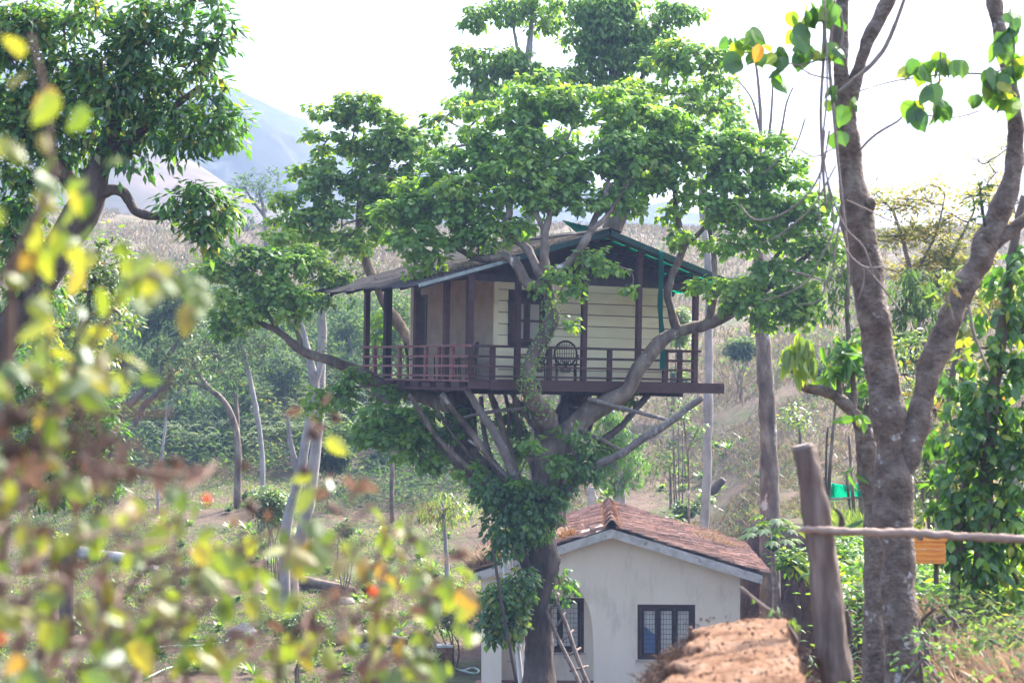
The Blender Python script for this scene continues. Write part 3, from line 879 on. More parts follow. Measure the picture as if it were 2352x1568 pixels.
# the fan of props and thin stems under the deck
stems = [
    ([(1212, 1190, -.5), (1190, 1120, -.6), (1160, 1040, -.7), (1130, 985, -.8), (1100, 940, -.9), (1078, 905, -1), (1063, 880, -1)], [15, 14, 14, 13, 11, 10, 5], 'bark_mid'),
    ([(1205, 1180, -.3), (1160, 1105, -.4), (1110, 1030, -.5), (1060, 965, -.6), (1015, 905, -.7)], [13, 12, 11, 10, 8], 'bark'),
    ([(1215, 1180, 0), (1190, 1100, 0), (1160, 1000, 0), (1140, 940, -.1), (1125, 900, -.2)], [11, 11, 10, 10, 9], 'bark'),
    ([(1180, 1160, -.1), (1120, 1110, -.2), (1060, 1060, -.3), (1000, 1000, -.3), (965, 945, -.4), (940, 905, -.4)], [10, 10, 9, 8, 7, 6], 'bark'),
    ([(1150, 1150, .1), (1080, 1090, .1), (1020, 1040, .2), (985, 985, .2), (955, 930, .3)], [11, 10, 9, 7, 5], 'bark'),
    ([(1170, 1160, .3), (1130, 1060, .4), (1110, 980, .4), (1105, 910, .4)], [9, 9, 8, 7], 'bark'),
    ([(1225, 1160, .2), (1250, 1080, .3), (1285, 1000, .4), (1300, 930, .4)], [17, 16, 13, 11], 'bark_dark'),
    ([(1210, 1150, .6), (1240, 1070, .7), (1262, 1010, .8), (1270, 950, .8)], [9, 9, 8, 7], 'bark'),
    ([(1290, 1150, -.1), (1325, 1100, -.3), (1365, 1070, -.5), (1420, 1045, -.7), (1480, 1005, -.9), (1530, 975, -1), (1575, 940, -1), (1612, 912, -1)], [20, 16, 13, 12, 12, 11, 10, 10], 'bark_mid'),
    ([(1375, 1015, .4), (1420, 985, .6), (1455, 945, .8), (1490, 905, 1)], [10, 10, 9, 9], 'bark_dark'),
    ([(1325, 985, -.2), (1370, 1005, -.3), (1430, 1035, -.5)], [6, 7, 6], 'bark'),
    ([(1350, 915, -.2), (1420, 935, -.3), (1480, 950, -.6), (1535, 965, -.9)], [6, 6, 6, 5], 'bark_mid'),
    ([(1175, 900, -.2), (1205, 950, -.2), (1230, 985, -.2), (1250, 1010, -.1)], [8, 8, 7, 7], 'bark'),
    ([(1060, 960, -.3), (1110, 948, -.5), (1170, 940, -.6), (1230, 935, -.7)], [5, 5, 5, 4], 'bark_mid'),
    ([(1345, 1010, .5), (1358, 975, .6), (1368, 935, .6), (1380, 900, .6)], [6, 6, 6, 6], 'bark_dark'),
    ([(860, 905, 1), (910, 940, .9), (945, 990, .6), (965, 1040, .4), (1010, 1085, .2)], [4, 5, 6, 7, 8], 'bark'),
    ([(1240, 1150, .1), (1225, 1080, .2), (1200, 1010, .2), (1185, 950, .2), (1180, 905, .2)], [9, 9, 8, 7, 6], 'bark'),
    ([(1215, 1170, -.4), (1180, 1110, -.5), (1135, 1065, -.5), (1105, 1030, -.5), (1075, 1010, -.5)], [7, 7, 6, 5, 4], 'bark_mid'),
    ([(1130, 1120, 0), (1075, 1040, 0), (1030, 985, 0), (1000, 930, 0)], [7, 6, 5, 4], 'bark'),
    ([(1180, 1140, .5), (1165, 1050, .5), (1170, 960, .5), (1160, 905, .5)], [8, 7, 6, 6], 'bark'),
    ([(1255, 1110, .6), (1275, 1030, .8), (1330, 960, 1), (1355, 905, 1.1)], [9, 8, 7, 7], 'bark_dark'),
    ([(1030, 900, .8), (1045, 960, .8), (1060, 1010, .8)], [12, 13, 14], 'bark_dark'),
]
for path, rr, mt in stems:
    pp = limb('stem', path, [r * .78 for r in rr], YT, tree, M[mt], None, sides=8)
sk2 = Skeleton()
for path, rr, mt in stems[1:8]:
    sk2.add(px(path, YT))
sk2.add([P(860, 905, YT + 1), P(910, 940, YT + .9), P(945, 990, YT + .6)])
B = YT
front = [(1150, 290, 92, 68, B), (1250, 245, 100, 55, B), (1370, 245, 110, 52, B), (1490, 285, 110, 75, B), (1185, 350, 80, 60, B - .6), (1050, 395, 100, 72, B), (965, 470, 88, 72, B - .3), (1090, 450, 110, 70, B - .8),
         (1220, 400, 120, 75, B - .8), (1350, 360, 120, 75, B - .6), (1470, 380, 110, 75, B - .3), (1580, 370, 100, 80, B), (1010, 545, 110, 52, B - .8), (915, 510, 42, 55, B), (1120, 525, 100, 50, B - 1), (1300, 455, 90, 45, B - 1),
         (1420, 455, 75, 42, B - .6), (948, 620, 32, 48, B - 1.0), (1000, 590, 40, 22, B - .8), (1655, 350, 78, 75, B), (1730, 400, 85, 75, B), (1810, 430, 85, 75, B), (1865, 500, 50, 90, B), (1770, 480, 110, 60, B - .3), (1690, 470, 90, 75, B - .3),
         (1745, 545, 110, 45, B - .3), (1650, 560, 55, 32, B - .2), (1840, 590, 75, 55, B - .2), (1775, 625, 55, 28, B - .5), (1820, 700, 62, 42, B - .3), (1755, 735, 38, 20, B - .2), (1780, 690, 60, 30, B - .6), (1850, 725, 36, 24, B - .5), (1720, 700, 45, 22, B - .6), (1860, 650, 40, 30, B - .3), (1895, 470, 28, 40, B + .2), (1900, 580, 30, 30, B), (1560, 540, 30, 30, B - .2), (1790, 330, 40, 25, B + .4), (1690, 665, 75, 26, B - .5), (1655, 695, 45, 20, B - .4), (1610, 660, 30, 20, B - .4),
         (1920, 545, 30, 30, B), (1560, 470, 50, 40, B)]
left = [(845, 245, 62, 42, B + 5), (905, 285, 70, 45, B + 5), (750, 262, 55, 35, B + 5), (765, 320, 85, 45, B + 5), (860, 340, 95, 45, B + 5), (715, 385, 60, 28, B + 5), (790, 410, 95, 45, B + 4.6), (890, 410, 60, 40, B + 5), (930, 360, 60, 60, B + 5),
        (700, 455, 70, 30, B + 4.4), (800, 485, 80, 38, B + 4.4), (680, 505, 68, 38, B + 4.2), (750, 535, 85, 30, B + 4.4), (860, 470, 30, 60, B + 5),
        (560, 590, 85, 30, B + 2), (490, 625, 55, 28, B + 2), (600, 610, 90, 40, B + 2), (680, 590, 80, 32, B + 2.4), (560, 655, 60, 35, B + 2), (640, 665, 90, 30, B + 1.8), (560, 725, 68, 38, B + 1.8), (630, 710, 90, 35, B + 1.8), (515, 760, 35, 20, B + 1.8), (710, 690, 65, 25, B + 1.8), (740, 620, 60, 30, B + 2.4), (465, 625, 38, 30, B + 2), (535, 690, 55, 35, B + 1.8), (600, 655, 60, 30, B + 1.8), (800, 560, 50, 22, B + 4), (655, 460, 40, 25, B + 4.2), (640, 540, 40, 25, B + 3.5), (790, 225, 30, 20, B + 5), (940, 310, 40, 40, B + 5), (870, 540, 26, 30, B + 5)]
back = [(1300, 300, 65, 40, B + 1), (1250, 330, 80, 50, B + 1.5), (1400, 310, 80, 45, B + 1.5), (1150, 380, 80, 50, B + 1.5), (1500, 400, 70, 40, B + 1.5), (1040, 470, 60, 45, B + 1.5), (985, 330, 45, 55, B + 3), (955, 410, 45, 50, B + 4), (1240, 190, 70, 35, B + 4), (1330, 205, 60, 30, B + 4), (1150, 240, 60, 35, B + 3), (1530, 130, 60, 50, B + 6), (1480, 240, 70, 35, B + 4), (1650, 150, 50, 40, B + 6), (1590, 130, 80, 60, B + 6), (1520, 200, 90, 50, B + 6), (1640, 220, 80, 55, B + 6), (1580, 270, 110, 50, B + 5), (1700, 290, 60, 50, B + 5), (1440, 215, 60, 30, B + 5), (1050, 230, 60, 35, B + 4.5), (1010, 290, 42, 42, B + 4.5), (1080, 330, 50, 50, B + 4)]
low = [(1285, 1065, 40, 42, B - .95, .5), (1225, 1020, 26, 30, B - .95, .5), (1195, 1100, 45, 30, B - .9, .5), (850, 985, 50, 35, B + .3), (1000, 1050, 50, 30, B), (960, 950, 60, 25, B + .5), (905, 960, 85, 32, B + .2), (970, 1000, 85, 45, B + .2), (880, 1010, 60, 38, B), (935, 1055, 55, 25, B - .2), (1040, 985, 50, 50, B + .6), (770, 900, 65, 18, B + 1.4), (815, 868, 55, 28, B + 1.4), (720, 935, 32, 18, B + 1.2), (1180, 985, 45, 60, B + .9), (1195, 1040, 40, 30, B + .9),
       (1050, 1075, 60, 30, B - .2), (1395, 1045, 35, 40, B - .2), (1440, 925, 28, 20, B + 1.4), (880, 900, 40, 15, B + 1.5), (865, 740, 26, 55, B + 6)]
twigs = [(1370, 580, 42, 24, B - 1.4, .5), (1405, 608, 32, 20, B - 1.4, .5), (1340, 598, 25, 14, B - 1.4, .5), (1228, 648, 24, 12, B - 1.6, .5), (1300, 640, 36, 16, B - 1.6, .5), (1310, 678, 34, 20, B - 1.6, .5), (1318, 742, 22, 14, B - 1.6, .5), (1453, 655, 12, 9, B - 1.4, .5), (1270, 620, 30, 12, B - 1.6, .5)]
tw = MB()
nl = 0
front = [m_ if len(m_) > 5 else (*m_, .5) for m_ in front]
left = [m_ if len(m_) > 5 else (*m_, .55) for m_ in left]
back = [m_ if len(m_) > 5 else (*m_, .5) for m_ in back]
big = dict(mat=M['leaf_main'], leaf=.148, asp=.88, skel=sk, twigmb=tw, spread=.14, droop=(-1.35, .0), up=.7, sep=1.42, flat=.62)
nl += crown(tree, front, cr=.30, per=19, k=8, name='foliage', stuff=True, dens=1.5, **big)
nl += crown(tree, left, cr=.29, per=19, k=8, name='foliage', stuff=True, dens=1.2, **big)
nl += crown(tree, back, cr=.36, per=16, k=7, name='foliage', stuff=True, dens=.7, **big)
big['skel'] = sk2
nl += crown(tree, low, cr=.28, per=14, k=7, name='foliage', stuff=True, dens=.8, **big)
sk3 = Skeleton()
sk3.add([P(1313, 596, B - 1.4), P(1292, 615, B - 1.4), P(1250, 640, B - 1.3), P(1254, 670, B - 1.3), P(1258, 720, B - 1.3), P(1262, 745, B - 1.4), P(1222, 800, B - 1.4), P(1336, 565, B - 1.3)])
big['skel'] = sk3
nl += crown(tree, twigs, cr=.20, per=9, k=5, name='foliage', dens=.6, pick=290, r0=.02, **big)
tw.build('twigs', M['twig'], tree, world=True)['kind'] = 'stuff'

# climbing plants on the trunk
def climber(name, label, masses, Y, leaf, per, k, pick=0, mat='leaf_vine', asp=.78, cr=.28, group=None, **kw):
    c = P(masses[0][0], masses[0][1], masses[0][4])
    t = thing(name, c, label, 'climbing plant', group)
    for ms in masses:
        st = MB()
        a = P(ms[0] + 5, ms[1] + ms[3], ms[4])
        b = P(ms[0] - 5, ms[1] - ms[3], ms[4])
        st.tube([a, (a + b) / 2 + Vector((.05, 0, 0)), b], .012, sides=4)
        st.build('stem', M['twig'], t, world=True)
    crown(t, masses, leaf=leaf, asp=asp, T=T_ROUND, mat=M[mat], cr=cr, per=per, k=k, spread=leaf, droop=(-1.35, -.35), up=.0, flat=1.0, name='foliage', pick=pick, stuff=True, twiglet=False, **kw)
    return t
climber('climbing_vine', 'thick dark green leafy vine wrapped round the fork of the big trunk', [(1190, 1150, 95, 60, YT - .7, .5), (1260, 1130, 50, 30, YT - .7, .5), (1185, 1215, 75, 40, YT - .75, .5), (1120, 1110, 50, 40, YT - .5, .6), (1320, 1060, 35, 40, YT - .6, .5), (1350, 1070, 45, 30, YT - .4, .5), (1240, 1190, 55, 45, YT - .8, .4), (1300, 985, 20, 16, YT - .8, .4), (1170, 1250, 50, 25, YT - .8, .5), (1350, 1005, 35, 25, YT - .5, .5), (1380, 1090, 25, 18, YT - .4, .6)], YT, .135, 12, 5, pick=150)
climber('climbing_vine', 'ball of leafy vine on the lower trunk before the left end of the cottage', [(1155, 1380, 50, 48, YT - .7, .6), (1165, 1430, 55, 45, YT - .75, .5), (1130, 1440, 32, 32, YT - .6, .6), (1200, 1350, 35, 40, YT - .7, .5), (1150, 1345, 35, 22, YT - .6)], YT, .14, 17, 5, pick=80)
climber('climbing_vine', 'sprig of bright green leaves growing from the trunk beside the ladder top', [(1278, 1330, 18, 25, YT + .1, .5), (1290, 1355, 14, 18, YT + .1, .5), (1300, 1330, 10, 10, YT, .5)], YT, .12, 12, 5)
# small creeping fig on the front stem
cf = thing('creeping_fig', P(1240, 800, YT - 1.4), 'tiny-leaved creeper clinging to the bent stem before the tree house wall', 'climbing plant')
path = px([(1245, 960, -.55), (1220, 905, -1.1), (1212, 870, -1.35), (1222, 820, -1.35), (1252, 765, -1.3), (1266, 720, -1.3), (1262, 680, -1.3)], YT)
pl, al, nl2 = [], [], []
for i in range(len(path) - 1):
    for k in range(75):
        t = rng.random()
        c = path[i].lerp(path[i + 1], t)
        a = rng.uniform(math.pi * .85, math.pi * 2.15)
        d = np.array([math.cos(a), math.sin(a), 0])
        r = rpx([34, 25, 20, 19, 20, 19, 16], YT)[i] * 1.02 + .01
        pl.append(np.array(c) + d * r)
        nl2.append(d)
        al.append(np.array([rng.normal() * .6, 0, -1.0]) + d * .35)
link('foliage', leaf_mesh('creeper_leaves', T_FAR, np.array(pl), np.array(al), np.array(nl2), rng.uniform(.04, .075, len(pl)), .05, M['leaf_main'], off=cf.location), cf)['kind'] = 'stuff'
print('fig leaves', nl)

# ------------------------------------------------------------------ tree house
O = Vector((-0.91, 41.0, 0.0))
ROT_Z = math.atan2(.48, .875)
th = thing('tree_house', O, 'raised wooden cabin with railed verandah and sagging sheet roof built in the tree', 'tree house', rot=(0, math.radians(1.05), ROT_Z))
DZ = -0.35                      # deck top
RT = 3.3                        # ridge position along the front
def roofz(t):
    return 2.88 - (.286 * (RT - t) if t < RT else .305 * (t - RT))
def part(name, mb, mat, parent=th, smooth=False):
    return link(name, mb.mesh(name, mat, smooth), parent)
# deck boards
me_b = MB().box((0, 0, -.035), (.19, 5.3, 0)).mesh('deck_board', M['paint_maroon'])
for i in range(31):
    o = link('deck_board', me_b, th, (i * .2 + .01, .02, DZ + random.uniform(-.003, .003)))
# joists and bearers below
for s in (.4, 1.6, 2.9, 4.2, 5.1):
    part('joist', MB().box((0.05, s, DZ - .16), (6.1, s + .09, DZ - .037)), M['dark_wood'])
for t in (1.2, 3.2, 5.3):
    part('bearer', MB().box((t, .15, DZ - .29), (t + .12, 5.2, DZ - .163)), M['dark_wood'])
# fascia boards: two on the front, blocks and a rim on the left side
part('fascia_board', MB().box((.50, -.045, DZ - .19), (2.2, -.002, DZ - .005)), M['paint_maroon'])
part('fascia_board', MB().box((1.62, -.11, DZ - .205), (6.33, -.05, DZ + .02)), M['paint_maroon'])
part('fascia_board', MB().box((0.0, -.04, DZ - .17), (.49, -.002, DZ - .02)), M['paint_maroon'])
for i, s in enumerate(np.linspace(.25, 4.75, 8)):
    part('joist_end', MB().box((-.06 - .02 * (i % 3), s, DZ - .15 - .01 * (i % 2)), (.05, s + .40, DZ - .03 - .015 * (i % 3))), M['paint_maroon'])
part('rim_board', MB().box((-.055, -.02, DZ - .215), (-.01, 5.3, DZ - .155)), M['paint_maroon'])
part('rim_board', MB().box((-.03, -.02, DZ - .03), (.03, 5.3, DZ + .015)), M['paint_faded'])
# floor trim under the front rail
part('rim_board', MB().box((.1, -.03, DZ + .003), (5.7, .02, DZ + .03)), M['paint_maroon'])
RTOP = 0.37
# left-hand railing (faded) and front railing (dark)
for z, m_ in ((.15, 'paint_faded'), (-.055, 'paint_faded'), (-.26, 'paint_faded')):
    part('rail', MB().box((-.035, -.02, z - .022), (.0, 5.25, z + .022)), M[m_])
part('handrail', MB().box((-.05, -.05, RTOP - .03), (.07, 5.3, RTOP + .02)), M['paint_faded'])
for z in (.15, -.055, -.26):
    part('rail', MB().box((.02, -.035, z - .022), (5.62, .0, z + .022)), M['paint_maroon'])
part('handrail', MB().box((.071, -.05, RTOP - .03), (5.75, .07, RTOP + .02)), M['paint_maroon'])
def s_of(u, t=0.0):
    # position along the left side whose sight line is column u
    k = (u - CU) / F
    return (-.91 + .875 * t - k * (41 + .48 * t)) / (.48 + k * .875)
def t_of(u, s=0.0):
    k = (u - CU) / F
    return (k * (41 + .875 * s) + .91 + .48 * s) / (.875 - k * .48)
for u, w in ((858, .09), (915, .09), (975, .09), (1005, .08), (1036, .09)):
    s = s_of(u)
    part('baluster', MB().box((.002, s - w / 2, DZ), (.07, s + w / 2, RTOP - .031)), M['paint_faded'])
for u in (1133, 1190, 1263, 1342, 1401, 1465, 1528, 1562):
    t = t_of(u)
    part('baluster', MB().box((t - .055, .002, DZ + .031), (t + .055, .06, RTOP - .031)), M['paint_maroon'])
# right-hand railing
for z in (.15, -.055, -.26):
    part('rail', MB().box((5.62, .061, z - .022), (5.655, 5.2, z + .022)), M['paint_maroon'])
part('handrail', MB().box((5.60, .071, RTOP - .03), (5.70, 5.2, RTOP + .02)), M['paint_maroon'])
for s in (1.2, 2.4, 3.6, 4.8):
    part('baluster', MB().box((5.656, s, DZ), (5.71, s + .09, RTOP - .031)), M['paint_maroon'])
# roof posts
for u, w in ((836, .12), (950, .12), (1018, .12)):
    s = s_of(u)
    part('post', MB().box((.005, s - w / 2, DZ), (.115, s + w / 2, 1.86)), M['paint_maroon'])
part('post', MB().box((.45, 4.95, DZ), (.60, 5.10, 1.95)), M['dark_wood'])
part('post', MB().box((.0, .003, DZ), (.13, .13, 1.86)), M['paint_maroon'])
for u in (1190, 1342, 1467, 1597):
    t = t_of(u, .07)
    part('post', MB().box((t - .055, .064, DZ), (t + .055, .17, roofz(t) - .10)), M['paint_maroon'])
part('plate_beam', MB().box((.135, .18, 1.72), (6.2, .28, 1.86)), M['dark_wood'])
part('plate_beam', MB().box((-.05, .02, 1.862), (.12, 5.2, 1.93)), M['dark_wood'])
# room: corner at (1.29, 1.29), 4.45 wide, 4.08 deep
X0, Y0, X1, Y1 = 1.29, 1.29, 5.80, 5.37
WT = 1.86
wx0, wx1, wz0, wz1 = X0 + .34, X0 + 1.24, .45, 1.44
nz_ = 9
h = (WT - DZ) / nz_
for i in range(nz_):
    z0, z1 = DZ + i * h + .012, DZ + (i + 1) * h - .004
    spans = [(X0 + .09, X1)]
    if z1 > wz0 and z0 < wz1:
        spans = [(X0 + .09, wx0 - .003), (wx1 + .003, X1)]
    for a, b in spans:
        # a plank that leans out a little at its lower edge
        mb_ = MB()
        y = Y0 - .004 * (i % 2)
        zz0, zz1 = z0, z1
        if len(spans) == 2 and z0 < wz0 < z1:
            pass
        mb_.add([(a, y - .012, zz0), (b, y - .012, zz0), (b, y, zz1), (a, y, zz1), (a, y + .03, zz0), (b, y + .03, zz0), (b, y + .03, zz1), (a, y + .03, zz1)],
                [(0, 1, 2, 3), (5, 4, 7, 6), (0, 4, 5, 1), (3, 2, 6, 7), (0, 3, 7, 4), (1, 5, 6, 2)])
        ob_ = part('wall_plank', mb_, M['paint_cream'])
        ob_.rotation_euler = (0, random.uniform(-.0012, .0012), 0)
for z0, z1 in ((DZ + 3 * h, wz0), (wz1, DZ + 9 * h)):
    pass
part('corner_trim', MB().box((X0 - .01, Y0 - .03, DZ), (X0 + .087, Y0 + .03, WT)), M['paint_cream'])
part('wall_core', MB().box((X0 + .09, Y0 + .031, DZ), (wx0, Y0 + .07, WT)).box((wx1, Y0 + .031, DZ), (X1, Y0 + .07, WT)).box((wx0, Y0 + .031, DZ), (wx1, Y0 + .07, wz0)).box((wx0, Y0 + .031, wz1), (wx1, Y0 + .07, WT)), M['dark_wood'])
part('gable_dark_infill', MB().box((X0 - .01, Y0 + .002, WT + .003), (X0 + .03, Y1, roofz(X0) - .10)), M['dark_wood'])
part('gable_dark_infill', MB().add([(X0, Y0 - .02, WT + .002), (X1, Y0 - .02, WT + .002), (X1, Y0 - .02, roofz(X1) - .06), (RT, Y0 - .02, 2.80), (X0, Y0 - .02, roofz(X0) - .06)], [(0, 1, 2, 3, 4)]).box((X0 - .02, Y0 - .05, WT - .01), (X1 + .02, Y0 - .022, WT + .12)), M['dark_wood'])  # dark infill stands for the shade inside the open gable, plus tie beam
# side wall of woven mat, with the doorway
ds0, ds1 = Y0 + 3.22, Y0 + 3.88
dz1 = 1.55
yy = [Y0 + .031, Y0 + 1.02, Y0 + 2.1, ds0]
for a, b in zip(yy[:-1], yy[1:]):
    part('mat_panel', MB().box((X0 - .02, a + .004, DZ), (X0 + .02, b - .004, WT)), M['mat'])
part('mat_panel', MB().box((X0 - .02, ds0, dz1 + .05), (X0 + .02, ds1, WT)), M['mat'])
part('mat_panel', MB().box((X0 - .02, ds1 + .004, DZ), (X0 + .02, Y1, WT)), M['mat'])
part('wall', MB().box((X0 + .022, ds0 - .01, dz1), (X0 + .06, Y1, WT)).box((X0 + .022, Y0 + .08, DZ), (X0 + .06, ds0 - .012, WT)), M['dark_wood'])
fr = MB().box((X0 - .035, ds0, DZ), (X0 + .03, ds0 + .07, dz1)).box((X0 - .035, ds1 - .07, DZ), (X0 + .03, ds1 - .001, dz1)).box((X0 - .035, ds0, dz1 + .001), (X0 + .03, ds1, dz1 + .045))
d = part('door', MB().box((X0 + .035, ds0 + .072, DZ + .01), (X0 + .07, ds1 - .072, dz1 - .01)), M['dark_wood'])
part('frame', fr, M['paint_maroon'], d)
part('wall', MB().box((X0, Y1 + .002, DZ), (X1 + .06, Y1 + .06, WT + .3)), M['paint_cream'])
part('wall', MB().box((X1 + .002, Y0 + .08, DZ), (X1 + .06, Y1, WT)), M['paint_cream'])
# window in the front wall
w = part('window', MB().box((wx0, Y0 - .055, wz0), (wx0 + .06, Y0 + .03, wz1)).box((wx1 - .06, Y0 - .055, wz0), (wx1, Y0 + .03, wz1)).box((wx0 + .06, Y0 - .055, wz1 - .07), (wx1 - .06, Y0 + .03, wz1)).box((wx0 + .06, Y0 - .055, wz0), (wx1 - .06, Y0 + .03, wz0 + .07)), M['dark_wood'])
wm = (wx0 + wx1) / 2
wzm = wz0 + .48
for a, b in ((wx0 + .062, wm - .004), (wm + .004, wx1 - .062)):
    f = MB().box((a, Y0 - .04, wz0 + .072), (a + .07, Y0 - .005, wz1 - .072)).box((b - .07, Y0 - .04, wz0 + .072), (b, Y0 - .005, wz1 - .072))
    for z in (wz0 + .072, wzm, wz1 - .122):
        f.box((a + .071, Y0 - .04, z), (b - .071, Y0 - .005, z + .05))
    part('sash', f, M['paint_maroon'], w)
    for z0, z1 in ((wz0 + .123, wzm - .001), (wzm + .051, wz1 - .123)):
        part('pane', MB().box((a + .072, Y0 - .02, z0), (b - .072, Y0 - .012, z1)), M['glass'], w)
# left slope: corrugated sheets, two rows of six; right slope: rafters, purlins, boards and green netting
def corrugated(w_, l_, n=11):
    vs_, fs_ = [], []
    m_ = n * 4
    for i in range(m_ + 1):
        y = w_ * i / m_
        z = .018 * math.sin(2 * math.pi * i / 4)
        vs_ += [(0, y, z), (l_, y, z), (0, y, z - .008), (l_, y, z - .008)]
    for i in range(m_):
        a = i * 4
        fs_ += [(a, a + 1, a + 5, a + 4), (a + 2, a + 6, a + 7, a + 3), (a, a + 4, a + 6, a + 2), (a + 1, a + 3, a + 7, a + 5)]
    return MB().add(vs_, fs_)
sm = corrugated(.98, 2.5).mesh('roof_sheet', M['roof_sheet'])
pl_ = math.atan(.286)
for r, (tt, zz) in enumerate(((RT, 2.90), (RT - 2.25, 2.90 - .286 * 2.25 - .03))):
    for k in range(6):
        o = link('roof_sheet', sm, th)
        o.location = (tt, -.06 + k * .905 + random.uniform(-.02, .02), zz + .006 * (k % 2) + random.uniform(-.004, .01))
        o.rotation_euler = (random.uniform(-.006, .006), pl_ + random.uniform(-.006, .006), math.pi + 0)
        o.rotation_euler = (0, 0, 0)
        # the sheet runs down the slope, towards -x
        sgn = Matrix.Rotation(-pl_ + random.uniform(-.008, .008), 4, 'Y')
        o.matrix_basis = Matrix.Translation(o.location) @ sgn @ Matrix.Scale(-1, 4, (1, 0, 0))
for k in range(7):
    s = -.02 + k * .9
    part('rafter', MB().beam((RT, s, 2.80), (-1.15, s, 2.80 - .286 * (RT + 1.15)), .06, .09), M['dark_wood'])
RE = 6.95
pr_ = .305
for k in range(7):
    s = -.02 + k * .9
    part('rafter', MB().beam((RT, s, 2.80), (RE - .15, s, 2.80 - pr_ * (RE - .15 - RT)), .07, .11), M['dark_wood'])
for t in np.arange(RT + .35, RE, .42):
    part('purlin', MB().box((t, -.12, roofz(t) - .06), (t + .055, 5.3, roofz(t) - .015)), M['dark_wood'])
def slope_strip(t0, t1, s0, s1, th_=.012, dz=0.0):
    z0, z1 = roofz(t0) + dz, roofz(t1) + dz
    return MB().add([(t0, s0, z0), (t1, s0, z1), (t1, s1, z1), (t0, s1, z0), (t0, s0, z0 + th_), (t1, s0, z1 + th_), (t1, s1, z1 + th_), (t0, s1, z0 + th_)],
                    [(0, 3, 2, 1), (4, 5, 6, 7), (0, 1, 5, 4), (1, 2, 6, 5), (2, 3, 7, 6), (3, 0, 4, 7)])
part('netting', slope_strip(RT + .02, RE, -.15, 5.3, .004, -.004), M['net'])
k = 0
s = -.10
while s < 5.2:
    wd = random.choice((.42, .55, .7))
    t0 = RT + .03
    gap = random.choice((.10, .14, .2))
    # boards laid above the netting, with see-through gaps between them
    cut = random.uniform(1.2, 3.0)
    part('roof_board', slope_strip(t0, t0 + cut, s, min(s + wd, 5.28), .02, .012), M['dark_wood'])
    part('roof_board', slope_strip(t0 + cut + random.uniform(.06, .22), RE - .02, s + random.uniform(-.03, .05), min(s + wd + .02, 5.28), .02, .012), M['dark_wood'])
    s += wd + gap
# barge boards
part('barge_board', MB().add([(RT, -.10, 2.79), (1.15, -.10, 2.79 - .286 * 2.15), (1.15, -.10, 2.79 - .286 * 2.15 + .12), (RT, -.10, 2.92), (RT, -.075, 2.79), (1.15, -.075, 2.79 - .286 * 2.15), (1.15, -.075, 2.79 - .286 * 2.15 + .12), (RT, -.075, 2.92)],
                             [(0, 3, 2, 1), (4, 5, 6, 7), (0, 1, 5, 4), (1, 2, 6, 5), (2, 3, 7, 6), (0, 4, 7, 3)]), M['teal_trim'])
part('barge_board', MB().beam((1.14, -.09, 2.84 - .286 * 2.16), (-1.2, -.09, 2.84 - .286 * (RT + 1.2)), .02, .07), M['pale_trim'])
part('barge_board', MB().beam((RT + .01, -.16, 2.84), (RE, -.16, 2.84 - pr_ * (RE - RT)), .02, .12), M['teal_trim'])
part('ridge_cap', MB().add([(RT - .30, -.15, 2.86), (RT, -.15, 2.955), (RT + .30, -.15, 2.87), (RT - .30, 5.3, 2.86), (RT, 5.3, 2.955), (RT + .30, 5.3, 2.87), (RT - .30, -.15, 2.845), (RT, -.15, 2.94), (RT + .30, -.15, 2.855), (RT - .30, 5.3, 2.845), (RT, 5.3, 2.94), (RT + .30, 5.3, 2.855)],
                           [(0, 1, 4, 3), (1, 2, 5, 4), (6, 9, 10, 7), (7, 10, 11, 8), (0, 6, 7, 1), (1, 7, 8, 2)]), M['roof_sheet'])
part('ridge_flap', MB().add([(RT - .55, .35, 2.87), (RT - .1, .2, 2.97), (RT - .35, .4, 3.02), (RT - .75, .6, 3.12), (RT - .55, .36, 2.855), (RT - .1, .21, 2.955), (RT - .35, .41, 3.005), (RT - .75, .61, 3.105)], [(0, 1, 2, 3), (7, 6, 5, 4), (0, 4, 5, 1), (1, 5, 6, 2), (2, 6, 7, 3), (3, 7, 4, 0)]), M['net_dark'])
# litter lying on the roof
pv = []
for k in range(260):
    t = rng.uniform(-.9, 2.6)
    s = abs(rng.normal(0, .8)) if rng.random() < .6 else rng.uniform(0, 5)
    pv.append((t, min(s, 5.0), 2.93 - .286 * (RT - t) - (.03 if t < 1 else 0)))
pv = np.array(pv)
ax = rng.normal(size=(len(pv), 3)) * np.array([1, 1, .35])
o = link('leaf_litter', leaf_mesh('roof_litter', T_FAR, pv, ax, np.tile([0, 0, 1.0], (len(pv), 1)) + rng.normal(0, .5, (len(pv), 3)), rng.uniform(.05, .12, len(pv)), .05, M['leaf_dry']), th)
o['kind'] = 'stuff'
# hanging net strip
thM = Matrix.Translation(O) @ Matrix.Rotation(ROT_Z, 4, 'Z') @ Matrix.Rotation(math.radians(1.05), 4, 'Y')
t = t_of(1517, -.2)
c0 = thM @ Vector((t, -.2, 0))
ns = thing('net_strip', c0, 'long teal net strip hanging from the gable edge down to the railing', 'net')
mb = MB()
zs = np.linspace(-.13, 2.42, 16)
vv, ff = [], []
for i, z in enumerate(zs):
    wv = .055 + .008 * math.sin(i * 1.7)
    x = .02 * math.sin(i * .6) - .03 * z * .6 + .03
    for dy in (0, .01):
        vv += [(c0.x + x - wv, c0.y + dy + .01 * math.sin(i), z), (c0.x + x + wv, c0.y + dy - .01 * math.sin(i), z)]
for i in range(len(zs) - 1):
    a = i * 4
    ff += [(a, a + 1, a + 5, a + 4), (a + 3, a + 2, a + 6, a + 7), (a, a + 4, a + 6, a + 2), (a + 1, a + 3, a + 7, a + 5)]
mb.add(vv, ff)
mb.build('strip', M['net_dark'], ns, world=True)

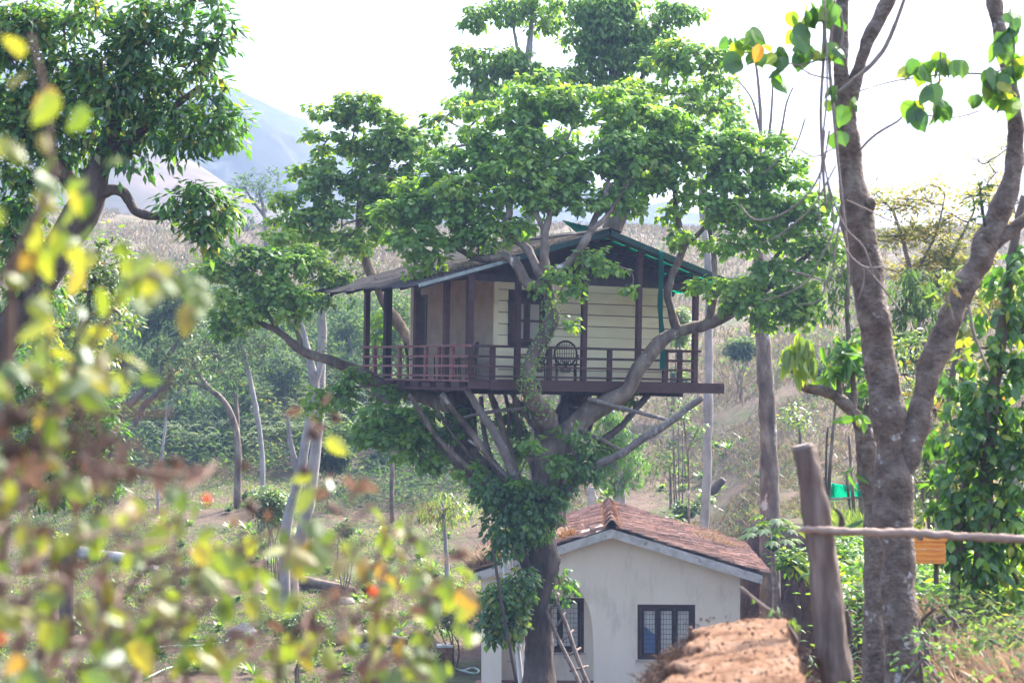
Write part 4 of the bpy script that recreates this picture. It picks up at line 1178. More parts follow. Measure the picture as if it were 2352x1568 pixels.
# verandah furniture
def cane_chair(t, s, rz, label):
    loc = thM @ Vector((t, s, DZ + .01))
    c = thing('cane_chair', loc, label, 'chair', rot=(0, 0, rz))
    back = MB()
    # round woven back: rim, uprights and rings
    rim = [(math.sin(a) * .24, .22 + .05 * math.cos(a), .62 + math.cos(a) * .27 - .02) for a in np.linspace(-2.75, 2.75, 15)]
    back.tube(rim, .022, sides=6, sub=2)
    back.build('back_rim', M['cane'], c)
    wv = MB()
    for x in np.linspace(-.19, .19, 8):
        hh = math.sqrt(max(.24 ** 2 - x * x, 0)) * 1.1
        wv.tube([(x * .4, .22, .18), (x * .8, .23, .42), (x, .25, .62 + hh - .03)], .007, sides=4)
        wv.tube([(-x * .9, .22, .20), (x * .2, .225, .38), (x * 1.0, .235, .55)], .006, sides=4)
    for z in (.50, .60, .70, .78):
        hw = math.sqrt(max(.25 ** 2 - (z - .6) ** 2, 0))
        wv.tube([(-hw, .235, z), (0, .25, z), (hw, .235, z)], .006, sides=4)
    wv.build('weave', M['cane'], c)
    seat = MB()
    seat.tube([(-.23, -.20, .36), (.23, -.20, .36), (.26, .05, .36), (.2, .22, .36), (-.2, .22, .36), (-.26, .05, .36), (-.23, -.2, .36)], .02, sides=6, sub=2)
    for y in np.linspace(-.17, .2, 9):
        seat.box((-.23, y - .015, .355), (.23, y + .015, .37))
    seat.build('seat', M['cane'], c)
    for x, y in ((-.21, -.18), (.21, -.18), (-.19, .2), (.19, .2)):
        MB().tube([(x, y, 0), (x, y, .36)], .018, sides=6, sub=1).build('leg', M['cane'], c)
    for sx in (-1, 1):
        MB().tube([(sx * .21, -.19, .36), (sx * .25, -.2, .52), (sx * .27, -.05, .56), (sx * .25, .2, .55)], .016, sides=6).build('armrest', M['cane'], c)
    return c
cane_chair(t_of(1300, .75), .75, ROT_Z - .5, 'round-backed cane chair against the cream plank wall of the verandah')
cane_chair(t_of(1222, .8), .8, ROT_Z - 2.8, 'cane chair under the window, mostly hidden behind the leaning stem')
def iron_chair(t, s, rz, label):
    loc = thM @ Vector((t, s, DZ + .01))
    c = thing('metal_chair', loc, label, 'chair', rot=(0, 0, rz))
    MB().box((-.22, -.2, .42), (.22, .22, .45)).build('seat', M['cane'], c)
    b = MB().tube([(-.22, .2, .42), (-.23, .23, .62), (-.2, .25, .76), (-.1, .26, .80), (.1, .26, .80), (.2, .25, .76), (.23, .23, .62), (.22, .2, .42)], .015, sides=6)
    for x in (-.08, 0, .08):
        b.tube([(x, .2, .45), (x, .25, .79)], .008, sides=4, sub=1)
    b.build('backrest', M['cane'], c)
    for x, y in ((-.2, -.18), (.2, -.18), (-.2, .2), (.2, .2)):
        MB().tube([(x, y, 0), (x * .95, y, .42)], .014, sides=6, sub=1).build('leg', M['cane'], c)
iron_chair(.62, s_of(958, .62), ROT_Z + 1.2, 'dark metal chair by the cabin doorway on the verandah')
iron_chair(.75, s_of(1070, .75), ROT_Z - 1.9, 'dark metal chair at the corner end of the red-edged table')
c = thM @ Vector((.62, s_of(1010, .62), DZ + .01))
tb = thing('table', c, 'long low verandah table with a bright red edge', 'table', rot=(0, 0, ROT_Z + math.pi / 2))
MB().box((-.72, -.26, .50), (.72, .26, .53)).build('tabletop', M['paint_faded'], tb)
MB().box((-.74, .262, .495), (.74, .28, .535)).box((-.74, -.28, .495), (.74, -.262, .535)).build('edge_trim', M['red_paint'], tb)
for x in (-.6, .6):
    for y in (-.2, .2):
        MB().tube([(x * 1.05, y, 0), (x, y * .9, .5)], .014, sides=6, sub=1).build('leg', M['cane'], tb)

# ------------------------------------------------------------------ cottage with clay-tiled roof
H0 = Vector((2.50, 50.0, -8.3))
HR = -0.04
hs = thing('cottage', H0, 'cream plastered cottage with clay tile gable roof below the tree house', 'house', rot=(0, 0, HR))
AP = 4.14                     # ridge height above the base, at the top of the barge board
SR, SL = .305, .325
XR, XL = 3.89, -3.62
DEP = 9.1
def rz_(x):
    return AP - (SR * x if x > 0 else -SL * x)
def wall_top(x):
    return rz_(x) - .16
def hp(name, mb, mat, parent=None):
    return link(name, mb.mesh(name, mat), parent or hs)
YF = .45
def wall_with_holes(y0, y1, xa, xb, holes, topf, z0=0.0, step=.12):
    """holes: (x0, x1, bottom function, top function)"""
    cuts = sorted(set([xa, xb, 0.0] + [h_[0] for h_ in holes] + [h_[1] for h_ in holes]))
    cuts = [c_ for c_ in cuts if xa <= c_ <= xb]
    mb = MB()
    def quad(y, p):
        mb.add([(q[0], y, q[1]) for q in p], [tuple(range(4)) if y == y0 else (3, 2, 1, 0)])
    for a, b in zip(cuts[:-1], cuts[1:]):
        hole = [h_ for h_ in holes if h_[0] <= a + 1e-6 and b <= h_[1] + 1e-6]
        n = max(1, int((b - a) / step)) if hole and hole[0][4] else 1
        for k in range(n):
            p, q = a + (b - a) * k / n, a + (b - a) * (k + 1) / n
            segs = []
            if hole:
                bf, tf = hole[0][2], hole[0][3]
                if bf(p) > z0 + 1e-6:
                    segs.append((z0, z0, bf(q), bf(p)))
                    mb.add([(p, y0, bf(p)), (q, y0, bf(q)), (q, y1, bf(q)), (p, y1, bf(p))], [(0, 1, 2, 3)])
                segs.append((tf(p), tf(q), topf(q), topf(p)))
                mb.add([(p, y0, tf(p)), (q, y0, tf(q)), (q, y1, tf(q)), (p, y1, tf(p))], [(3, 2, 1, 0)])
            else:
                segs.append((z0, z0, topf(q), topf(p)))
            for s_ in segs:
                quad(y0, [(p, s_[0]), (q, s_[1]), (q, s_[2]), (p, s_[3])])
                quad(y1, [(p, s_[0]), (q, s_[1]), (q, s_[2]), (p, s_[3])])
        if hole:
            bf, tf = hole[0][2], hole[0][3]
            for x in (a, b):
                if abs(x - hole[0][0]) < 1e-6 or abs(x - hole[0][1]) < 1e-6:
                    mb.add([(x, y0, bf(x)), (x, y1, bf(x)), (x, y1, tf(x)), (x, y0, tf(x))], [(0, 1, 2, 3)])
    for x in (xa, xb):
        mb.add([(x, y0, z0), (x, y1, z0), (x, y1, topf(x)), (x, y0, topf(x))], [(0, 1, 2, 3)])
    return mb
ac, aw, asp_, ah = -1.62, 1.17, 1.25, 1.72
arch = (ac - aw, ac + aw, lambda x: .08, lambda x: asp_ + ah * (max(0, 1 - abs((x - ac) / aw) ** 2.2)) ** (1 / 2.2), True)
WX0, WX1, WZ0, WZ1 = .66, 2.12, .80, 2.20
win = (WX0, WX1, lambda x: WZ0, lambda x: WZ1, False)
hp('front_wall', wall_with_holes(YF, YF + .22, -3.30, 3.25, [arch, win], wall_top, step=.06), M['plaster'])
hp('side_wall', MB().box((3.03, YF + .221, 0), (3.249, DEP - .4, wall_top(3.25))), M['plaster'])
hp('side_wall', MB().box((-3.299, YF + .221, 0), (-3.08, DEP - .4, wall_top(-3.30))), M['plaster'])
hp('back_wall', wall_with_holes(DEP - .39, DEP - .2, -3.30, 3.25, [], wall_top), M['plaster'])
VX0, VX1, VZ0, VZ1 = -1.95, -.70, .78, 2.20
hp('porch_wall', wall_with_holes(1.75, 1.9, -3.079, 3.029, [(VX0, VX1, lambda x: VZ0, lambda x: VZ1, False)], lambda x: 2.9), M['plaster'])
hp('porch_wall', MB().box((-.28, YF + .222, 0), (-.12, 1.749, 2.9)), M['plaster'])
hp('porch_ceiling', MB().box((-3.07, YF + .223, 2.901), (3.02, 1.9, 2.95)), M['plaster'])
hp('plinth', MB().box((-3.5, YF - .35, -.3), (3.45, YF + 1.3, .06)), M['paint_faded'])
def hwindow(x0, x1, z0, z1, y, n):
    w_ = hp('window', MB().box((x0 + .002, y, z0 + .002), (x0 + .09, y + .09, z1 - .002)).box((x1 - .09, y, z0 + .002), (x1 - .002, y + .09, z1 - .002)).box((x0 + .09, y, z1 - .09), (x1 - .09, y + .09, z1 - .002)).box((x0 + .09, y, z0 + .002), (x1 - .09, y + .09, z0 + .09)), M['paint_maroon'])
    W_ = (x1 - x0 - .18) / n
    hp('sill', MB().box((x0 - .05, y - .10, z0 - .045), (x1 + .05, y - .031, z0 - .003)), M['concrete'], w_)
    for i in range(n):
        a, b = x0 + .09 + i * W_, x0 + .09 + (i + 1) * W_
        f = MB().box((a + .004, y - .015, z0 + .092), (a + .075, y + .05, z1 - .092)).box((b - .075, y - .015, z0 + .092), (b - .004, y + .05, z1 - .092))
        f.box((a + .075, y - .015, z1 - .16), (b - .075, y + .05, z1 - .092)).box((a + .075, y - .015, z0 + .092), (b - .075, y + .05, z0 + .16))
        hp('casement', f, M['dark_wood'], w_)
        g = MB()
        for x in np.linspace(a + .075, b - .075, 5)[1:-1]:
            g.box((x - .004, y + .001, z0 + .16), (x + .004, y + .012, z1 - .16))
        for z in np.arange(z0 + .27, z1 - .2, .125):
            g.box((a + .075, y + .013, z - .004), (b - .075, y + .022, z + .004))
        hp('grille', g, M['dark_wood'], w_)
        hp('curtain', MB().box((a + .076, y + .06, z0 + .161), (b - .076, y + .07, z1 - .161)), M['curtain'], w_)
    return w_
w_ = hwindow(WX0, WX1, WZ0, WZ1, YF + .03, 3)
hp('blue_cloth', MB().add([(WX0 + .17, YF + .085, WZ0 + .17), (WX0 + .48, YF + .085, WZ0 + .17), (WX0 + .45, YF + .085, WZ0 + .62), (WX0 + .18, YF + .085, WZ0 + .85)], [(0, 1, 2, 3)]).add([(WX0 + .17, YF + .083, WZ0 + .17), (WX0 + .48, YF + .083, WZ0 + .17), (WX0 + .45, YF + .083, WZ0 + .62), (WX0 + .18, YF + .083, WZ0 + .85)], [(0, 1, 2, 3)]), M['blue_cloth'], w_).location = (0, -.028, 0)
hwindow(VX0, VX1, VZ0, VZ1, 1.77, 2)
# barge boards of stained concrete
def barge(xa, xb, y0, y1, t_=.22):
    za, zb = rz_(xa), rz_(xb)
    return MB().add([(xa, y0, za - t_), (xb, y0, zb - t_), (xb, y0, zb), (xa, y0, za), (xa, y1, za - t_), (xb, y1, zb - t_), (xb, y1, zb), (xa, y1, za)],
                    [(0, 1, 2, 3), (7, 6, 5, 4), (0, 4, 5, 1), (3, 2, 6, 7), (0, 3, 7, 4), (1, 5, 6, 2)])
hp('barge_board', barge(0.001, XR - .12, 0, .10), M['concrete'])
hp('barge_board', barge(XL + .1, -.001, 0, .10), M['concrete'])
# roof deck under the tiles
for sg, xe in ((1, XR - .1), (-1, XL + .1)):
    hp('roof_deck', barge(0.002 * sg, xe, .101, DEP - .05, .10) if sg > 0 else barge(xe, -.002, .101, DEP - .05, .10), M['concrete'])
# clay tiles: each one ribbed, lying on the next one down the slope
def tile_mesh(mat):
    prof = [(0, .012), (.028, .048), (.06, .010), (.115, .004), (.142, .046), (.17, .008), (.222, .010)]
    vs_, fs_ = [], []
    for x in (0, .43):
        for y, z in prof:
            vs_ += [(x, y, z), (x, y, z - .022)]
    n = len(prof)
    for i in range(n - 1):
        a, b = i * 2, (n + i) * 2
        fs_ += [(a, b, b + 2, a + 2), (a + 1, a + 3, b + 3, b + 1), (b, b + 1, b + 3, b + 2)]
    fs_ += [(0, 1, 2 * n + 1, 2 * n)]
    return MB().add(vs_, fs_)
tmb = tile_mesh(None)
tm = tmb.mesh('roof_tile', M['tile'])
tv = np.array(tmb.v)
CO = 12
def tile_mat(side, c_, r_):
    sl = SR if side > 0 else SL
    Lx = (XR if side > 0 else -XL)
    ang = math.atan(sl) - .115
    d0 = .12 + c_ * (Lx - .10) / CO
    x = side * d0
    y = .02 + r_ * .228
    z = AP - sl * d0 + .055 + .025 * noise.noise(Vector((x * 1.1, y * .6, 0)))
    J = Matrix.Translation((x + random.uniform(-.014, .014), y + random.uniform(-.006, .006), z + random.uniform(-.004, .012)))
    Rm = Matrix.Rotation(ang * 1 + random.uniform(-.035, .035), 4, 'Y') @ Matrix.Rotation(random.uniform(-.03, .03), 4, 'Z')
    if side < 0:
        return J @ Matrix.Scale(-1, 4, (1, 0, 0)) @ Rm
    return J @ Rm
RN = 39
near_rows = 12
for side in (1, -1):
    rest = MB()
    attr = []
    for r_ in range(RN):
        for c_ in range(CO):
            if (side < 0 and r_ in (2, 3) and c_ in (0, 1)):
                continue
            m4 = tile_mat(side, c_, r_)
            if r_ < near_rows:
                o = bpy.data.objects.new('roof_tile', tm)
                o.matrix_basis = m4
                o.parent = hs
                COL.objects.link(o)
            else:
                rest.add([m4 @ Vector(q) for q in tmb.v], tmb.f)
                attr.append(rng.random())
    me = rest.mesh('roof_tiles_far', M['tile'])
    a = me.attributes.new('rnd', 'FLOAT', 'FACE')
    a.data.foreach_set('value', np.repeat(np.array(attr, dtype=np.float32), len(tmb.f)))
    o = link('roof_tiles', me, hs)
    o['kind'] = 'stuff'
# ridge tiles: capped V shapes, overlapping
rt = MB()
vs_, fs_ = [], []
for y, s_ in ((0, 1.05), (.42, .95)):
    for x, z in ((-.19, -.085), (-.13, -.02), (-.05, .06), (0, .085), (.05, .06), (.13, -.02), (.19, -.085)):
        vs_ += [(x * s_, y, z * s_), (x * s_, y, z * s_ - .02)]
for i in range(6):
    a, b = i * 2, 14 + i * 2
    fs_ += [(a, a + 2, b + 2, b), (a + 1, b + 1, b + 3, a + 3), (a, a + 1, a + 3, a + 2)]
rm = rt.add(vs_, fs_).mesh('ridge_tile', M['tile'])
for k in range(27):
    o = link('ridge_tile', rm, hs, (random.uniform(-.01, .01), -.02 + k * .335, AP + .125 + random.uniform(-.012, .012)))
    o.scale = (1.15, 1, 1.3)
    o.rotation_euler = (random.uniform(-.03, 0.0) - .03, random.uniform(-.03, .03), random.uniform(-.02, .02))
# loose white boards on the left slope
for x0_, x1_, y_, r__ in ((-1.25, -.62, .75, .10), (-.95, -.22, 1.0, -.08), (-.80, -.12, .55, -.03)):
    mb = MB().box((0, 0, 0), (x1_ - x0_, .24, .02))
    o = hp('white_board', mb, M['white_board'])
    o.location = (x0_, y_, AP - SL * (-x0_) + .09)
    o.rotation_euler = (.02, -math.atan(SL), r__)
def blades(name, pts, h, wd, mat, lean=.5, off=None, parent=None, kind='stuff', nrm_up=False):
    n = len(pts)
    ax = unit(np.stack([rng.normal(0, lean, n), rng.normal(0, lean, n), np.ones(n)], 1))
    sd = unit(np.cross(ax, rng.normal(size=(n, 3))))
    hh = h * rng.uniform(.5, 1.2, (n, 1))
    bend = rng.normal(0, .35, (n, 3)) * hh * np.array([1, 1, .2])
    V = np.stack([pts - sd * wd / 2, pts + sd * wd / 2, pts + ax * hh * .6 + sd * wd * .35 + bend * .3, pts + ax * hh + bend], 1).reshape(-1, 3)
    b = np.arange(n)[:, None] * 4
    idx = np.concatenate([b + np.array([[0, 1, 2]]), b + np.array([[0, 2, 3]])], 0)
    at = np.tile(rng.random(n), 2)
    o = link(name, np_mesh(name, V, 3, mat, attr=at, off=off, idx=idx), parent)
    if kind:
        o['kind'] = kind
    return o
# orange moss along the ridge, straw growing on the roof
n = 900
sd_ = rng.choice([-1, 1], n)
x = sd_ * rng.uniform(.10, .24, n)
pts = np.stack([x, rng.uniform(0, DEP, n) ** 1.0, AP + .12 - np.abs(x) * .55], 1)
blades('ridge_moss', pts, .09, .02, M['moss_orange'], lean=.7, parent=hs)
def roof_patch(name, cx, cy_, sx, sy, n, h, mat, lean=.5):
    x = np.clip(rng.normal(cx, sx, n), XL + .1, XR - .1)
    y = np.clip(rng.normal(cy_, sy, n), .1, DEP - .2)
    z = AP - np.where(x > 0, SR * x, -SL * x) + .07
    blades(name, np.stack([x, y, z], 1), h, .012, mat, lean, parent=hs)
roof_patch('roof_straw', -3.0, .8, .35, .8, 2600, .38, M['straw_pale'])
roof_patch('roof_straw', -2.2, 1.8, .5, .8, 900, .25, M['straw_pale'])
roof_patch('roof_straw', 3.0, 5.6, .28, .5, 800, .2, M['straw'])
roof_patch('roof_straw', 2.9, 8.0, .5, .8, 400, .16, M['straw'])
roof_patch('roof_straw', -1.15, .55, .12, .2, 260, .22, M['moss_orange'])
roof_patch('roof_straw', -2.0, .3, .3, .2, 250, .2, M['moss_orange'])
pv = np.stack([rng.normal(2.75, .30, 500), rng.normal(5.9, .9, 500), np.zeros(500)], 1)
pv[:, 2] = AP - SR * pv[:, 0] + .09
pv = pv[pv[:, 1] < DEP - .2]
o = link('leaf_litter', leaf_mesh('litter', T_FAR, pv, rng.normal(size=(len(pv), 3)) * np.array([1, 1, .3]), np.tile([0, 0, 1.0], (len(pv), 1)) + rng.normal(0, .5, (len(pv), 3)), .09, .05, M['bark_dark']), hs)
o['kind'] = 'stuff'

# pipes, pole and ladder at the trunk
pp_ = thing('drain_pipe', P(1166, 1568, YT + .6), 'thick white pipe standing close behind the vine on the lower trunk', 'pipe', 'white pipes beside the trunk')
MB().tube(px([(1158, 1230), (1162, 1330), (1185, 1460), (1204, 1640)], YT + .5), .062, sides=10).build('tube', M['pvc'], pp_, smooth=True, world=True)
for q in px([(1161, 1290), (1190, 1480)], YT + .5):
    MB().tube([q - Vector((0, 0, .04)), q + Vector((0, 0, .04))], .075, sides=10, sub=1).build('collar', M['pvc'], pp_, world=True)
pp_ = thing('drain_pipe', P(1180, 1568, YT + .7), 'thinner white pipe right of the thick one against the trunk', 'pipe', 'white pipes beside the trunk')
MB().tube(px([(1172, 1230), (1176, 1330), (1198, 1460), (1212, 1640)], YT + .62), .042, sides=10).build('tube', M['pvc'], pp_, smooth=True, world=True)
bp_ = thing('climbing_pole', P(1190, 1568, YT - 1.2), 'thin dark pole with short side pegs leaning past the vine ball', 'pole')
MB().tube(px([(1133, 1262, 0), (1150, 1370), (1170, 1480), (1192, 1600)], YT - 1.35), .032, sides=7, bump=.1).build('shaft', M['bark_dark'], bp_, smooth=True, world=True)
for q in ((1150, 1372), (1168, 1468), (1178, 1520)):
    a = P(q[0], q[1], YT - 1.36)
    MB().tube([a, a + Vector((-.12, 0, .02))], .01, sides=5, sub=1).build('peg', M['twig'], bp_, world=True)
ld = thing('ladder', P(1340, 1568, YT - .3), 'rough wooden pole ladder leaning against the trunk before the porch arch', 'ladder')
a0, a1 = P(1256, 1335, YT + .1), P(1372, 1615, YT - 1.2)
b0, b1 = P(1248, 1385, YT - .1), P(1352, 1625, YT - 1.5)
def bent(a, b, s):
    return [a, a.lerp(b, .35) + Vector((s * .02, 0, .03)), a.lerp(b, .7) + Vector((-s * .03, 0, 0)), b]
MB().tube(bent(a0, a1, 1), [.045, .05, .05, .055], sides=8, bump=.15).build('rail', M['wood_post'], ld, smooth=True, world=True)
MB().tube(bent(b0, b1, -1), [.04, .045, .05, .05], sides=8, bump=.15).build('rail', M['wood_post'], ld, smooth=True, world=True)
for k in range(7):
    t_ = .12 + k * .135
    p_, q_ = b0.lerp(b1, t_ * .98), a0.lerp(a1, t_ + .05)
    d_ = (q_ - p_).normalized()
    MB().tube([p_ - d_ * .06, q_ + d_ * .16], .026, sides=6, sub=1).build('rung', M['wood_post'], ld, smooth=True, world=True)

# ------------------------------------------------------------------ other trees
def gtree(name, label, cat, Y, trunks, masses, leaf, mat, bark='bark', group=None, T=T_ROUND, asp=.6, cr=.5, per=16, k=7, spread=None, dens=.8, droop=(-1.1, .4), up=.3,
          pick=0, r0=.03, flat=.8, base_uv=None, twiglet=True, sides=9, stuffed=False, leafy_stem=True, jit=.5, near=False, sep=.62):
    if name == 'slope_tree':
        per, k = int(per * 1.5), k + 1
    """trunks: list of (path, radii in view units). The first one's first point is the foot."""
    p0 = P(*trunks[0][0][0][:2], Y + (trunks[0][0][0][2] if len(trunks[0][0][0]) > 2 else 0))
    foot = Vector((p0.x, p0.y, gz(p0.x, p0.y)))
    t = thing(name, foot, label, cat, group)
    skl = Skeleton()
    for i, (path, rr) in enumerate(trunks):
        pts = px(path, Y)
        rs = rpx(rr, Y)
        if i == 0 and pts[0].z > foot.z + .05:
            pts = [Vector((pts[0].x, pts[0].y, foot.z - .15))] + pts
            rs = [rs[0] * 1.1] + rs
        elif i == 0:
            pts[0].z = min(pts[0].z, foot.z - .15)
        mb = MB()
        mb.tube(pts, rs, sides=sides, sub=14 if near else 4, bump=.18, seed=path[0][0] * .31, fine=.055 if near else .08, ff=26 if near else 9)
        mb.build('trunk' if i == 0 else 'limb', M[bark], t, smooth=True, world=True)
        a = mb.last
        skl.add(a[len(a) // 3:] if i == 0 else a)
    if masses:
        ms = [m if len(m) > 4 else (*m, Y) for m in masses]
        tw = MB()
        crown(t, ms, leaf=leaf, asp=asp, T=T, mat=M[mat], cr=cr, per=per, k=k, spread=spread or leaf, dens=dens, droop=droop, up=up, skel=skl, twigmb=tw, r0=r0, pick=pick, flat=flat,
              twiglet=twiglet, name='foliage' if (pick or stuffed) else 'crown', stuff=stuffed, jit=jit, sep=sep)
        if tw.f:
            tw.build('twigs', M['twig'], t, world=True)['kind'] = 'stuff'
    return t

# the big evergreen on the left edge
YL = 24.0
gtree('evergreen_tree', 'massive dark glossy evergreen filling the upper corner, with a crooked bare branch', 'tree', YL,
      [([(-260, 1150), (-160, 1000), (-50, 850), (60, 700), (130, 580), (185, 490), (215, 425), (240, 350), (270, 250), (290, 150), (300, 40)], [52, 46, 42, 40, 38, 40, 34, 24, 18, 12, 8]),
       ([(215, 455), (250, 436), (280, 440), (298, 462), (308, 482), (335, 494), (375, 499), (420, 480), (460, 470)], [17, 14, 13, 12, 12, 10, 8, 5, 3]),
       ([(200, 470), (150, 400), (90, 330), (20, 280)], [26, 20, 14, 9]),
       ([(235, 380), (300, 320), (380, 260), (460, 200)], [17, 12, 9, 6]),
       ([(110, 610), (60, 560), (20, 540), (-40, 500)], [20, 15, 10, 7])],
      [(470, 5, 70, 40), (515, 60, 42, 38), (450, 85, 70, 50), (500, 118, 42, 26), (455, 165, 50, 36), (518, 205, 32, 30), (470, 235, 55, 36), (512, 290, 28, 34), (470, 310, 48, 28),
       (350, 30, 90, 50), (370, 110, 80, 50), (380, 190, 80, 50), (400, 265, 75, 36), (420, 325, 40, 20), (280, 90, 80, 60), (290, 190, 85, 55), (320, 280, 80, 45), (300, 350, 34, 18),
       (200, 40, 90, 60), (180, 140, 90, 60), (200, 240, 90, 55), (220, 330, 70, 40), (70, 60, 90, 70), (60, 170, 80, 70), (80, 290, 80, 60), (130, 380, 70, 45), (40, 400, 70, 55), (40, 240, 70, 45), (120, 215, 60, 40), (20, 320, 60, 40), (130, 300, 50, 35), (20, 500, 70, 60), (90, 480, 50, 40), (-60, 150, 60, 120), (70, 580, 80, 55), (30, 670, 70, 60), (110, 690, 60, 50), (60, 780, 70, 50),
       (448, 432, 42, 24), (420, 470, 30, 22), (480, 465, 40, 30), (440, 512, 36, 24), (495, 515, 30, 24), (465, 550, 34, 16), (510, 490, 18, 18)],
      .155, 'leaf_mango', bark='bark_dark', T=T_LANCE, asp=.42, cr=.27, per=17, k=8, spread=.15, droop=(-1.3, .15), up=.4, pick=240, dens=1.1, r0=.03, flat=.7, sep=.95)
gtree('broadleaf_tree', 'bright green leafy tree under the big evergreen at the picture edge', 'tree', 29,
      [([(-90, 1200), (40, 1050), (140, 900), (190, 760), (215, 640), (225, 560)], [18, 16, 14, 12, 8, 5])],
      [(245, 560, 55, 45), (285, 620, 45, 45), (230, 650, 70, 55), (260, 720, 60, 45), (170, 600, 50, 50), (160, 760, 80, 50), (215, 830, 60, 45), (150, 900, 60, 40), (210, 950, 50, 30)],
      .13, 'leaf_yellow', asp=.5, T=T_LANCE, cr=.3, per=12, k=7, dens=.7, stuffed=True)
gtree('broadleaf_tree', 'dense low sapling thicket with lit drooping leaf sprays beside the dark trunk', 'tree', 27,
      [([(-120, 1240), (20, 1140), (130, 1040), (190, 930)], [12, 10, 8, 5]), ([(90, 1080), (200, 1050), (280, 1000)], [6, 5, 3])],
      [(195, 945, 55, 48), (230, 1000, 55, 35), (260, 1045, 45, 25), (170, 1010, 60, 50), (120, 960, 60, 50), (60, 900, 70, 70), (60, 1030, 90, 60), (200, 1075, 90, 35), (150, 1120, 110, 40), (270, 1090, 30, 20)],
      .14, 'leaf_vine', asp=.38, T=T_LANCE, cr=.26, per=12, k=8, dens=.7, droop=(-1.0, .5), stuffed=True)

# pale twin trunks left of the tree house
gtree('pale_trunk_tree', 'tall whitish trunk standing upright left of the tree house with leafy crown', 'tree', 58,
      [([(672, 1330), (690, 1240), (706, 1160), (722, 1060), (733, 960), (737, 860), (741, 760), (738, 690), (742, 620), (745, 560)], [14, 14, 15, 13, 12, 11, 10, 8, 6, 4])],
      [(760, 600, 60, 25), (800, 585, 55, 22), (770, 640, 65, 25), (700, 640, 40, 25), (835, 620, 40, 25), (800, 670, 30, 18), (730, 560, 50, 20)],
      .17, 'leaf_under', bark='bark_pale', cr=.5, per=13, k=6, asp=.5, T=T_LANCE, dens=.6)
gtree('pale_trunk_tree', 'whitish forked trunk leaning against the tall pale trunk', 'tree', 57,
      [([(655, 1240), (672, 1150), (690, 1080), (705, 1000), (718, 930), (722, 880), (710, 820), (700, 775), (690, 740)], [13, 12, 12, 11, 11, 12, 9, 7, 5]), ([(685, 1090), (672, 1040), (664, 990), (660, 950)], [9, 7, 5, 3]), ([(722, 885), (735, 850), (745, 810)], [8, 6, 4])],
      [(690, 715, 40, 18), (655, 735, 30, 15), (755, 800, 30, 18)], .16, 'leaf_under', bark='bark_pale', cr=.4, per=10, k=6, asp=.5, T=T_LANCE)
# trunks on the right slope
gtree('pale_trunk_tree', 'slim white birch-like trunk behind the right end of the deck', 'tree', 62,
      [([(1618, 1212), (1622, 1120), (1625, 1030), (1626, 940), (1628, 850), (1628, 760), (1630, 680), (1626, 600), (1617, 520), (1613, 460), (1608, 380), (1600, 300)], [10, 11, 11, 11, 10, 10, 9, 9, 8, 8, 6, 4])],
      [(1600, 330, 70, 45), (1560, 280, 60, 40), (1650, 270, 60, 45), (1600, 210, 80, 50), (1640, 360, 50, 30)], .2, 'leaf_upper', bark='bark_pale', cr=.6, per=12, k=6, asp=.55, sides=10)
gtree('tall_tree', 'stout grey-brown trunk wound with dead creepers on the slope right of the deck', 'tree', 56,
      [([(1768, 1195), (1768, 1120), (1766, 1040), (1762, 950), (1757, 850), (1750, 760), (1747, 690), (1745, 620), (1742, 540), (1735, 440), (1738, 340)], [24, 22, 20, 19, 18, 17, 15, 13, 11, 9, 6]), ([(1736, 450), (1715, 380), (1690, 300)], [6, 5, 3])],
      [(1720, 330, 60, 35), (1760, 390, 60, 35), (1690, 300, 50, 30)], .2, 'leaf_upper', bark='bark', cr=.6, per=11, k=6, asp=.55, sides=12)
# tall trees behind the crown
gtree('tall_tree', 'pale-stemmed tree rising above the middle of the big crown with drooping leaves', 'tree', 52,
      [([(1230, 1140), (1228, 900), (1222, 600), (1216, 400), (1206, 250), (1205, 190), (1213, 130), (1220, 60), (1226, -30)], [15, 14, 13, 12, 11, 10, 8, 6, 4]), ([(1207, 180), (1190, 120), (1178, 60), (1160, 10)], [6, 4, 3, 2])],
      [(1110, 28, 50, 22), (1085, 45, 28, 22), (1160, 18, 50, 22), (1080, 130, 45, 35), (1150, 125, 55, 32), (1200, 150, 60, 30), (1105, 175, 50, 25), (1250, 40, 45, 45), (1250, 175, 60, 30), (1230, 0, 60, 30), (1210, 210, 60, 25)],
      .18, 'leaf_upper', bark='bark_pale', cr=.42, per=18, k=7, asp=.62, droop=(-1.4, -.3), flat=.6)
gtree('tall_tree', 'tallest leafy tree behind the crown, cut off by the top of the picture', 'tree', 54,
      [([(1285, 1140), (1290, 950), (1360, 700), (1425, 470), (1432, 330), (1425, 250), (1408, 160), (1402, 60), (1400, -30)], [17, 16, 15, 13, 12, 11, 9, 7, 5]), ([(1430, 270), (1470, 190), (1500, 110), (1520, 30)], [7, 6, 4, 3]), ([(1420, 230), (1370, 170), (1330, 120)], [6, 4, 3])],
      [(1340, 25, 60, 30), (1400, 60, 70, 55), (1470, 60, 70, 50), (1540, 25, 60, 25), (1595, 14, 45, 12), (1350, 110, 55, 45), (1420, 135, 70, 45), (1490, 130, 60, 45), (1330, 170, 60, 35), (1400, 200, 70, 35), (1470, 205, 50, 30), (1400, 0, 110, 30), (1300, 90, 30, 30), (1290, 215, 60, 25), (1130, 215, 55, 28), (1055, 230, 55, 25)],
      .18, 'leaf_upper', bark='bark', cr=.42, per=18, k=7, asp=.62, droop=(-1.4, -.3), flat=.65)
